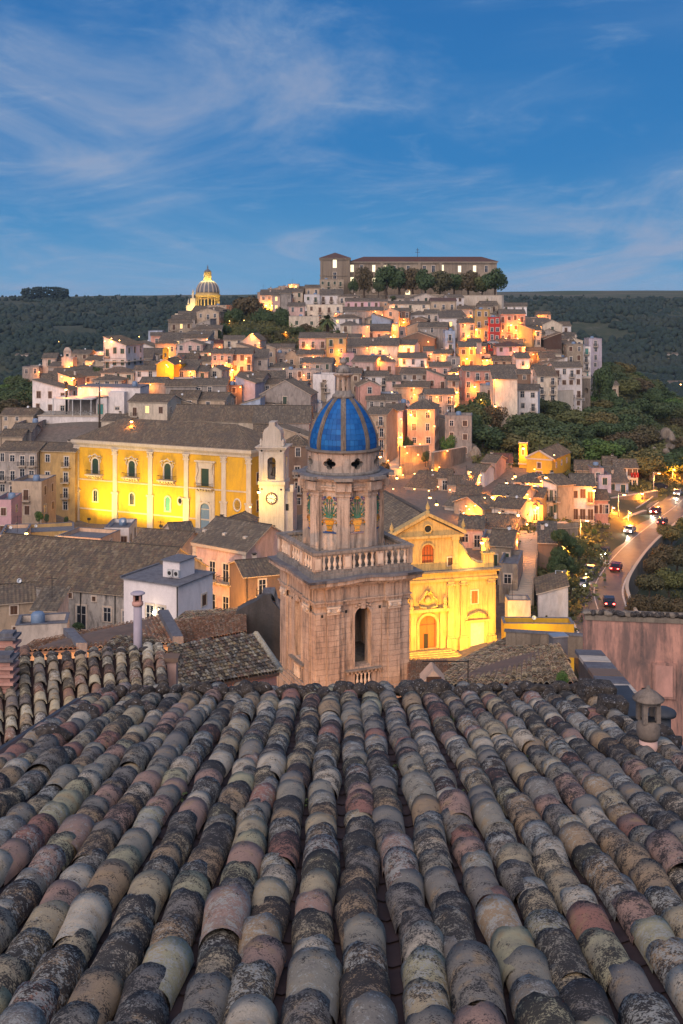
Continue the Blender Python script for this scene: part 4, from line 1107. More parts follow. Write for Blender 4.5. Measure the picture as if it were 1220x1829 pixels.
# ------------------------------------------------------------------ clock tower
def build_clock_tower():
    Y = 229.0; c = P(485, 1, Y)
    t = thing('clock_tower', 'cream stone clock tower with arched belfry and curved top beside the yellow palazzo', 'clock tower', (c.x, Y, 50.0), rad(-8))
    w, d = 5.3, 5.0
    zf = lambda py: CZ - (py - HY) * Y / F - 50.0
    mb = MB()
    mb.box(-w / 2, .01, -3, w / 2, d - .01, zf(862), 'palestone')
    for k in range(4):
        L = w if k % 2 == 0 else d
        T = TR(0, d / 2, 0) @ RZ(90 * k) @ TR(0, -(d if k % 2 == 0 else w) / 2, 0)
        arch_wall(mb, -L / 2, L / 2, zf(862), zf(803), .85, zf(857), zf(824), .7, 'palestone', T)
    mb.build('wall', t)
    m2 = MB()
    for a, b, o in ((866, 860, .2), (806, 803, .2), (803, 800, .45), (800, 798, .7)): m2.box(-w / 2 - o, -o, zf(a), w / 2 + o, d + o, zf(b), 'palestone')
    for s in (-1, 1):
        x0, x1 = (1.7, 2.5) if s > 0 else (-2.5, -1.7)
        m2.box(x0, -.16, zf(858), x1, 0, zf(808), 'palestone'); m2.box(x0 - .1, -.26, zf(810), x1 + .1, 0, zf(806.1), 'palestone')
    m2.build('cornice', t)
    # curved top with finial
    cr_ = MB(); zz = zf(798)
    prof = [(2.35, 0), (2.3, 1.0), (1.95, 1.2), (1.9, 2.6), (1.6, 3.4), (1.0, 3.9), (.65, 4.2), (.55, 4.9), (.7, 5.0)]
    cr_.extrude([(x, .3, zz + q) for x, q in prof] + [(-x, .3, zz + q) for x, q in prof[::-1]], (0, 3.2, 0), 'palestone')
    cr_.build('crown', t)
    for s in (-1, 1): MB().lathe([(.3, 0), (.3, .5), (.15, .6), (.3, .9), (.22, 1.2), (.02, 1.7)], 10, 'palestone').build('finial', t, (s * 2.3, .4, zz))
    bl = MB().lathe([(.75, 0), (.7, .15), (.45, .8), (.38, 1.5), (.1, 1.75)], 14, 'bronze', c=(0, d / 2, zf(852))).box(-.8, d / 2 - .1, zf(832), .8, d / 2 + .1, zf(829), 'bark')
    bl.tube([(-.6, .25, zf(838)), (-.4, .2, zf(826)), (.4, .2, zf(826)), (.6, .25, zf(838))], .05, 'iron'); bl.build('bell', t)
    # clock
    ck = MB(); Tc = TR(0, -.02, zf(890)) @ Matrix.Rotation(rad(90), 4, 'X')
    ck.lathe([(1.22, 0), (1.22, .16), (.98, .16), (.98, .05)], 32, 'shutbrown', T=Tc); ck.build('clock_rim', t)
    cf = MB().lathe([(1.0, 0), (1.0, .08)], 32, 'clockface', T=Tc); cf = cf.build('clock_face', t)
    hm = MB()
    for k in range(12):
        a = rad(30 * k); bw = .07 if k % 3 else .11
        hm.box(-bw, -.13, .68, bw, -.10, .92, 'black', TR(0, 0, zf(890)) @ Matrix.Rotation(a, 4, 'Y'))
    hm.build('hour_mark', t)
    hd = MB(); hd.box(-.05, -.17, -.15, .05, -.14, .82, 'black', TR(0, 0, zf(890)) @ Matrix.Rotation(rad(110), 4, 'Y')); hd.box(-.06, -.2, -.12, .06, -.17, .58, 'black', TR(0, 0, zf(890)) @ Matrix.Rotation(rad(278), 4, 'Y')); hd.build('clock_hand', t)
    ho = MB()
    for s in (-1, 1):
        for py in (805, 874): ho.lathe([(.01, 0), (.22, .02)], 10, 'black', T=TR(s * 2.0, -.3 if py == 805 else -.02, zf(py)) @ Matrix.Rotation(rad(90), 4, 'X'))
    kind(ho.build('putlog_hole', t), 'stuff')
    wg = MB().box(w / 2, .5, -3, w / 2 + 1.7, d, zf(878), 'wall_pale').box(w / 2 + 1.1, .3, zf(878), w / 2 + 1.8, 1.2, zf(866), 'palestone').box(w / 2 + .2, .45, zf(912), w / 2 + .8, .5, zf(900), 'black'); wg.build('side_wing', t)
    FOOT.append((c.x, Y + 2.5, 4.5))

# ------------------------------------------------------------------ the yellow lit church
def build_church():
    t = thing('church', 'golden floodlit baroque church with pedimented gable and orange arched door', 'church', (12.8, 166.2, 47.7), rad(14.5))
    m = 'churchstone'
    zf = lambda py: CZ - (py - HY) * 166.5 / F - 47.7
    mb = MB()
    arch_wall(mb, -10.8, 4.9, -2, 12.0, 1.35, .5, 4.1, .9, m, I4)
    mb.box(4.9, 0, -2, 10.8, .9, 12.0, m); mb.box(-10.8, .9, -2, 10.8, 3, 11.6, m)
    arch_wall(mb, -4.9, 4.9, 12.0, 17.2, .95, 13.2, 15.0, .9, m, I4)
    mb.build('facade', t)
    # nave behind with its roof
    n1, n2 = shell(11.6, 30, 17.0, 'gy', 3.0, 'wall_brown', 8)
    n2.mats = ['roof_grey' if q == 'R' else q for q in n2.mats]
    n1.build('nave_wall', t, (0, .9, 0)); n2.build('roof', t, (0, .9, 0))
    s1, s2 = shell(5.5, 24, 10.3, 'sr', 1.3, 'wall_tan', 8); s2.mats = ['roof_brown' if q == 'R' else q for q in s2.mats]
    s1.build('aisle_wall', t, (8.6, 3.1, 0)); s2.build('aisle_roof', t, (8.6, 3.1, 0))
    pd = MB()
    pd.extrude([(-5.4, 0, 17.25), (5.4, 0, 17.25), (0, 0, 20.0)], (0, .9, 0), m)
    for s in (-1, 1):
        pd.extrude([(s * 5.9, -.5, 17.3), (0, -.5, 20.2), (0, -.5, 20.7), (s * 6.0, -.5, 17.75)], (0, 1.6, 0), 'churchstone')
    pd.box(-5.6, -.35, 16.9, 5.6, .0, 17.25, m); pd.build('pediment', t)
    MB().lathe([(.01, 0), (.5, .04)], 18, 'black', T=TR(0, -.02, 18.3) @ Matrix.Rotation(rad(90), 4, 'X')).build('round_window', t)
    MB().lathe([(.75, 0), (.75, .18), (.52, .18), (.52, 0)], 20, m, T=TR(0, 0, 18.3) @ Matrix.Rotation(rad(90), 4, 'X')).build('round_moulding', t)
    fin = MB().lathe([(.35, 0), (.35, .4), (.15, .5), (.35, .85), (.28, 1.2), (.08, 1.6), (.02, 1.9)], 10, m).mesh('finial')
    link('finial', fin, t, (0, 0, 20.5)); link('finial', fin, t, (-5.6, 0, 17.6)); link('finial', fin, t, (5.6, 0, 17.6))
    # main cornice, pilasters, portal
    cn = MB()
    for a, b, o in ((10.3, 10.7, .25), (10.7, 11.5, .12), (11.5, 11.8, .5)): cn.box(-10.8 - o, -o, a, 10.8 + o, 0, b - .004, m)
    cn.box(-11.5, -.75, 11.8, 11.5, .3, 12.05, 'slate'); cn.build('cornice', t)
    for x in (-10.0, -5.6, -3.6, 3.6, 5.6, 10.0):
        p_ = MB().box(-.5, -.28, -1, .5, 0, 9.6, m).box(-.75, -.5, -1, .75, 0, 1.8, m).box(-.6, -.38, 1.8, .6, 0, 2.1, m).box(-.65, -.42, 9.6, .65, 0, 9.9, m).box(-.5, -.35, 9.9, .5, 0, 10.3, m)
        for s in (-1, 1): p_.lathe([(.25, 0), (.22, .12), (.1, .18)], 8, m, T=TR(s * .42, -.3, 9.75) @ Matrix.Rotation(rad(90), 4, 'X'))
        p_.build('pilaster', t, (x, 0, 0))
    for x in (-4.3, 4.3): MB().box(-.45, -.22, 12.1, .45, 0, 16.4, m).box(-.6, -.34, 16.4, .6, 0, 16.9, m).box(-.6, -.35, 12.05, .6, 0, 12.8, m).build('upper_pilaster', t, (x, 0, 0))
    po = MB(); arch_ring(po, 1.35, .5, 4.1, .4, -.25, 0, m, I4)
    po.box(-2.7, -.3, 0, -1.85, 0, 6.0, m); po.box(1.85, -.3, 0, 2.7, 0, 6.0, m); po.box(-3.2, -.6, 6.0, 3.2, 0, 6.5, m); po.box(-2.9, -.8, -.5, 2.9, 0, .2, m)
    po.build('portal', t)
    orn = MB()
    for s in (-1, 1):
        orn.lathe([(.35, 0), (.4, .3), (.2, .5), (.38, .9), (.3, 1.4), (.1, 1.8)], 10, m, c=(s * 2.6, -.3, 6.5))
        orn.tube([(s * .3, -.3, 6.6), (s * 1.3, -.35, 6.8), (s * 1.5, -.35, 7.6), (s * .8, -.4, 8.3), (s * .2, -.4, 9.2)], .18, m, 6)
    orn.lathe([(.6, 0), (.5, .3), (.2, .4)], 12, m, T=TR(0, 0, 7.7) @ Matrix.Rotation(rad(90), 4, 'X')); orn.lathe([(.3, 0), (.25, .4), (.05, .5)], 10, m, T=TR(0, 0, 8.8) @ Matrix.Rotation(rad(90), 4, 'X'))
    orn.build('ornament', t)
    dr = MB(); arch_pane(dr, 1.34, .5, 4.1, .35, 'doororange', I4); dr.box(-.03, .3, .5, .03, .35, 5.4, 'shutbrown'); dr.box(-1.3, .3, 3.9, 1.3, .35, 4.05, 'shutbrown')
    dr = dr.build('door', t); MB().box(-.5, .28, .5, .15, .35, 2.6, 'black').build('wicket', dr)
    wi = MB(); arch_pane(wi, .93, 13.2, 15.0, .25, 'doororange', I4)
    for x in (-.45, 0, .45): wi.box(x - .03, .2, 13.2, x + .03, .25, 15.6, 'shutbrown')
    wi.box(-.9, .2, 14.2, .9, .25, 14.3, 'shutbrown'); wi.build('window', t)
    wf = MB(); arch_ring(wf, .95, 13.2, 15.0, .25, -.15, 0, m, I4); wf.build('window_moulding', t)
    for x, zz, ww, wh, mm in ((7.4, 6.7, 1.0, 1.9, 'orange'), (3.6, 12.6, .9, 1.2, 'brown'), (-7.4, 6.7, 1.0, 1.9, 'orange')):
        link('window', win_mesh(mm, ww, wh), t, (x, 0, zz))
    for x in (7.8, -7.8):
        sp = MB().box(-1.7, -.2, -.5, -1.1, 0, 3.9, m).box(1.1, -.2, -.5, 1.7, 0, 3.9, m).box(-1.9, -.35, 3.9, 1.9, 0, 4.3, m).box(-1.1, -.08, 0, 1.1, 0, 3.9, 'trimlight')
        sp.tube([(-1.9, -.3, 4.35), (-1.3, -.35, 5.1), (0, -.4, 5.5), (1.3, -.35, 5.1), (1.9, -.3, 4.35)], .18, m, 6); sp.build('side_portal', t, (x, 0, 0))
    # sweeping side volutes and their urns
    for s in (-1, 1):
        pts = [(4.9, 12.05), (9.0, 12.05), (9.0, 12.6), (8.0, 12.7), (7.0, 13.2), (6.2, 14.2), (5.5, 15.4), (4.9, 16.0)]
        v = MB().extrude([(s * x, .1, zz) for x, zz in pts], (0, .8, 0), m)
        v.tube([(s * x, .5, zz + .1) for x, zz in pts[2:]], .28, 'towertop', 6); v.build('volute', t)
        MB().box(-.75, -.3, 12.05, .75, 1.0, 14.0, m).box(-.9, -.45, 14.0, .9, 1.15, 14.25, m).lathe([(.45, 14.25), (.2, 14.6), (.45, 15.1), (.4, 15.7), (.12, 16.0), (.05, 16.6)], 10, m, c=(0, .35, 0)).build('urn_pedestal', t, (s * 9.6, 0, 0))
    for k in range(4):
        MB().box(-3.4 - .35 * k, -1.1 - .4 * k, -1, 3.4 + .35 * k, -.7 - .001, .45 - .18 * k, m).build('step', t)
    FOOT.extend([(12.8, 170, 11), (9, 185, 8), (16, 180, 8), (8, 193, 7)])

# ------------------------------------------------------------------ cathedral dome far off
def build_duomo():
    Y = 600.0; c = P(371, 1, Y); Z0 = 84.0
    t = thing('cathedral', 'distant cathedral with lit yellow drum and ribbed grey dome above the old town', 'cathedral', (c.x, Y, Z0))
    z = lambda py: CZ - (py - HY) * Y / F - Z0
    m = 'churchstone'
    b = MB(); b.box(-10, -6, -10, 8, 8, z(556), 'palestone'); b.box(-17, -4, -12, -9, 12, z(560), 'palestone'); b.build('body', t)
    b2, r2 = shell(9, 12, z(560), 'gx', 1.6, 'palestone', 8); r2.mats = ['roof_brown' if q == 'R' else q for q in r2.mats]; b2.build('side_chapel', t, (-2.5, -9, 0)); r2.build('side_roof', t, (-2.5, -9, 0))
    b3, r3 = shell(13, 14, z(566), 'sf', 1.2, 'palestone', 8); r3.mats = ['roof_brown' if q == 'R' else q for q in r3.mats]; b3.build('nave', t, (-12, -6, 0)); r3.build('nave_roof', t, (-12, -6, 0))
    dr = MB().lathe([(5.6, z(557)), (5.6, z(529))], 32, m); dr.lathe([(6.5, z(557)), (6.5, z(553.5))], 32, m)
    dr.lathe([(6.3, z(531)), (6.6, z(529)), (6.9, z(527)), (6.9, z(526)), (6.3, z(525)), (6.3, z(523)), (6.5, z(522.5))], 32, m); dr.build('drum', t)
    colm = MB().lathe([(.42, 0), (.42, .4), (.32, .5), (.30, z(531) - z(553.5) - .5), (.42, z(531) - z(553.5))], 8, m).mesh('column')
    wm = MB(); arch_pane(wm, .75, 0, 4.6, -.1, 'glass', I4); arch_ring(wm, .75, 0, 4.6, .2, -.2, 0, m, I4); wm = wm.mesh('window')
    for k in range(20):
        o = link('column', colm, t); o.matrix_local = RZ(9 + 18 * k) @ TR(0, -6.1, z(553.5))
        if k % 1 == 0: o = link('window', wm, t); o.matrix_local = RZ(18 * k) @ TR(0, -5.62, z(552))
    prof = []
    for q in range(11):
        a = q / 10 * math.pi / 2 * .92
        prof.append((6.3 * math.cos(a) ** .9, z(523) + (z(500) - z(523)) * math.sin(a) / math.sin(math.pi / 2 * .92)))
    MB().lathe(prof, 32, 'slate').build('dome', t)
    rb = MB()
    for a, b_ in zip(prof, prof[1:]):
        rb.extrude([(-.28, -a[0] - .12, a[1]), (.28, -a[0] - .12, a[1]), (.28, -b_[0] - .12, b_[1]), (-.28, -b_[0] - .12, b_[1])], (0, .4, 0), 'trim')
    rbm = rb.mesh('rib')
    for k in range(16): link('rib', rbm, t, (0, 0, 0), rad(11.25 + 22.5 * k))
    ln = MB().lathe([(2.4, z(500)), (2.4, z(498.5)), (1.7, z(498.4)), (1.5, z(487)), (2.1, z(486.5)), (2.1, z(485.5))], 16, m)
    for k in range(8): ln.box(-.2, -2.0, z(498.4), .2, -1.5, z(487), m, RZ(45 * k))
    ln.lathe([(1.9, z(485.5)), (1.6, z(483.5)), (.8, z(481.5)), (.3, z(480)), (.25, z(478)), (.5, z(477)), (.2, z(476)), (.08, z(473))], 12, 'slate'); ln.build('lantern', t)
    tb = MB().box(-1.4, -1, z(580), 1.4, 1, z(533), 'palestone').box(-.5, -.5, z(533), .5, .5, z(524), 'palestone').lathe([(.5, z(524)), (.5, z(521)), (.05, z(516))], 8, 'palestone'); tb.build('turret', t, (-7.6, -2, 0))
    MB().box(-1.1, -1, z(580), 1.1, 1, z(545), 'palestone').lathe([(.7, z(545)), (.5, z(540)), (.05, z(533))], 8, 'palestone').build('turret', t, (-10.0, -2, 0))
    FOOT.append((c.x - 3, Y, 16))

# ------------------------------------------------------------------ the long college on the hilltop
def build_college():
    Y = 560.0; m = 'collegestone'
    X = lambda px: (px - HX) * Y / F
    t = thing('hilltop_college', 'long tan stone college on the hilltop with dark red roof and lit windows', 'college', (X(745), Y, 96.0))
    z = lambda py: CZ - (py - HY) * Y / F - 96.0
    x = lambda px: X(px) - X(745)
    b = MB().box(x(625), 3, -8, x(889), 17, z(467), m)
    b.box(x(680), 2.2, -8, x(686), 3, z(468), m); b.box(x(748), 2.2, -8, x(752), 3, z(468), m); b.box(x(785), 2.2, -8, x(790), 3, z(468), m); b.build('long_wing', t)
    tw = MB().box(x(572), 0, -8, x(625), 16, z(461), m)
    for a, b_, o in ((493, 491.5, .3), (464, 461, .5)): tw.box(x(572) - o, -o, z(a), x(625) + o, 16, z(b_), m)
    for p0 in (572, 621): tw.box(x(p0), -.35, -8, x(p0 + 4), 0, z(461), m)
    tw.build('corner_block', t)
    cn = MB().box(x(625), 2.4, z(470), x(890), 3, z(466.6), m); 
    for a, b_ in ((681, 745), (750, 788)):  pass
    cn.box(x(625), 2.7, z(494), x(889), 3, z(492.5), m); cn.build('cornice', t)
    _, r1 = shell(x(891) - x(624), 15, 0, 'hip', 2.6, m); r1.mats = ['roof_red' if q == 'R' else q for q in r1.mats]; r1.build('roof', t, ((x(891) + x(624)) / 2, 2.6, z(467)))
    _, r2 = shell(x(626) - x(571), 17, 0, 'hip', 2.9, m); r2.mats = ['roof_red' if q == 'R' else q for q in r2.mats]; r2.build('tower_roof', t, ((x(571) + x(626)) / 2, -.5, z(461)))
    for px, py, w_, h_, s in ((598, 470, 1.9, 4.6, 'litw'), (598, 492, 1.7, 3.2, 'white'), (629, 479, 1.7, 3.6, 'litw'), (629, 501, 1.7, 3.6, 'litw'), (668, 479, 1.5, 3.4, 'litw'), (668, 501, 1.5, 3.4, 'litw'), (688, 479, 1.4, 3.2, 'litw'), (759, 480, 1.6, 3.2, 'white'), (775, 480, 1.6, 3.4, 'white'), (790.5, 478, 1.6, 3.0, 'litw'), (822, 480, 1.5, 3.2, 'litw'), (849, 480, 1.5, 3.4, 'litw'), (646, 479, 1.5, 3.4, 'white'), (705, 480, 1.5, 3.3, 'white'), (730, 480, 1.5, 3.3, 'white'), (646, 501, 1.5, 3.4, 'dark'), (705, 501, 1.5, 3.4, 'dark'), (870, 480, 1.5, 3.2, 'dark')):
        link('window', win_mesh(s, w_, h_), t, (x(px), (0 if px < 625 else 3) if True else 0, z(py) - h_ / 2))
    for px in (629, 668, 728, 860):
        o = MB().lathe([(1.0, 0), (1.0, .2), (.75, .2)], 14, 'palestone', T=TR(x(px), 2.95, z(520)) @ Matrix.Rotation(rad(90), 4, 'X')); o.build('round_opening', t)
    la = MB(); arch_pane(la, 1.15, 0, 1.2, -.1, 'litwhite', I4); la.build('lit_arch', t, (x(729), 3, z(526)))
    link('antenna', MB().box(-.1, -.1, 0, .1, .1, 5.5, 'iron').box(-1.2, -.05, 3.2, 1.2, .05, 3.4, 'iron').box(-.8, -.05, 4.4, .8, .05, 4.6, 'iron').mesh('antenna'), t, (x(748), 9, z(461)))
    for k in range(8): FOOT.append((X(585) + k * 12, Y + 8, 9))

build_tower(); build_palazzo(); build_clock_tower(); build_church(); build_duomo(); build_college()
LANDM.extend([(610, 740, 'the blue dome'), (883, 590, 'the red house'), (485, 850, 'the clock tower'), (300, 850, 'the long yellow palazzo'), (371, 530, 'the cathedral dome'), (740, 490, 'the hilltop college'), (932, 820, 'the small yellow bell tower'), (940, 1010, 'the long stairway'),
              (225, 675, 'the round green pine'), (220, 640, 'the tall white house'), (660, 710, 'the lit pink gable'), (755, 770, 'the tall peach house'), (800, 1080, 'the golden church'), (583, 585, 'the palm tree'), (1060, 640, 'the tall lavender house'), (915, 645, 'the pink house with red roof'),
              (150, 730, 'the roof terrace'), (300, 1060, 'the bright white house'), (540, 580, 'the hillside garden'), (809, 795, 'the rounded green tree'), (1000, 900, 'the tall house of bare stone'), (1150, 960, 'the curving road'), (430, 1000, 'the balconied palazzo'), (650, 545, 'the long pink house'), (855, 535, 'the terrace wall')])
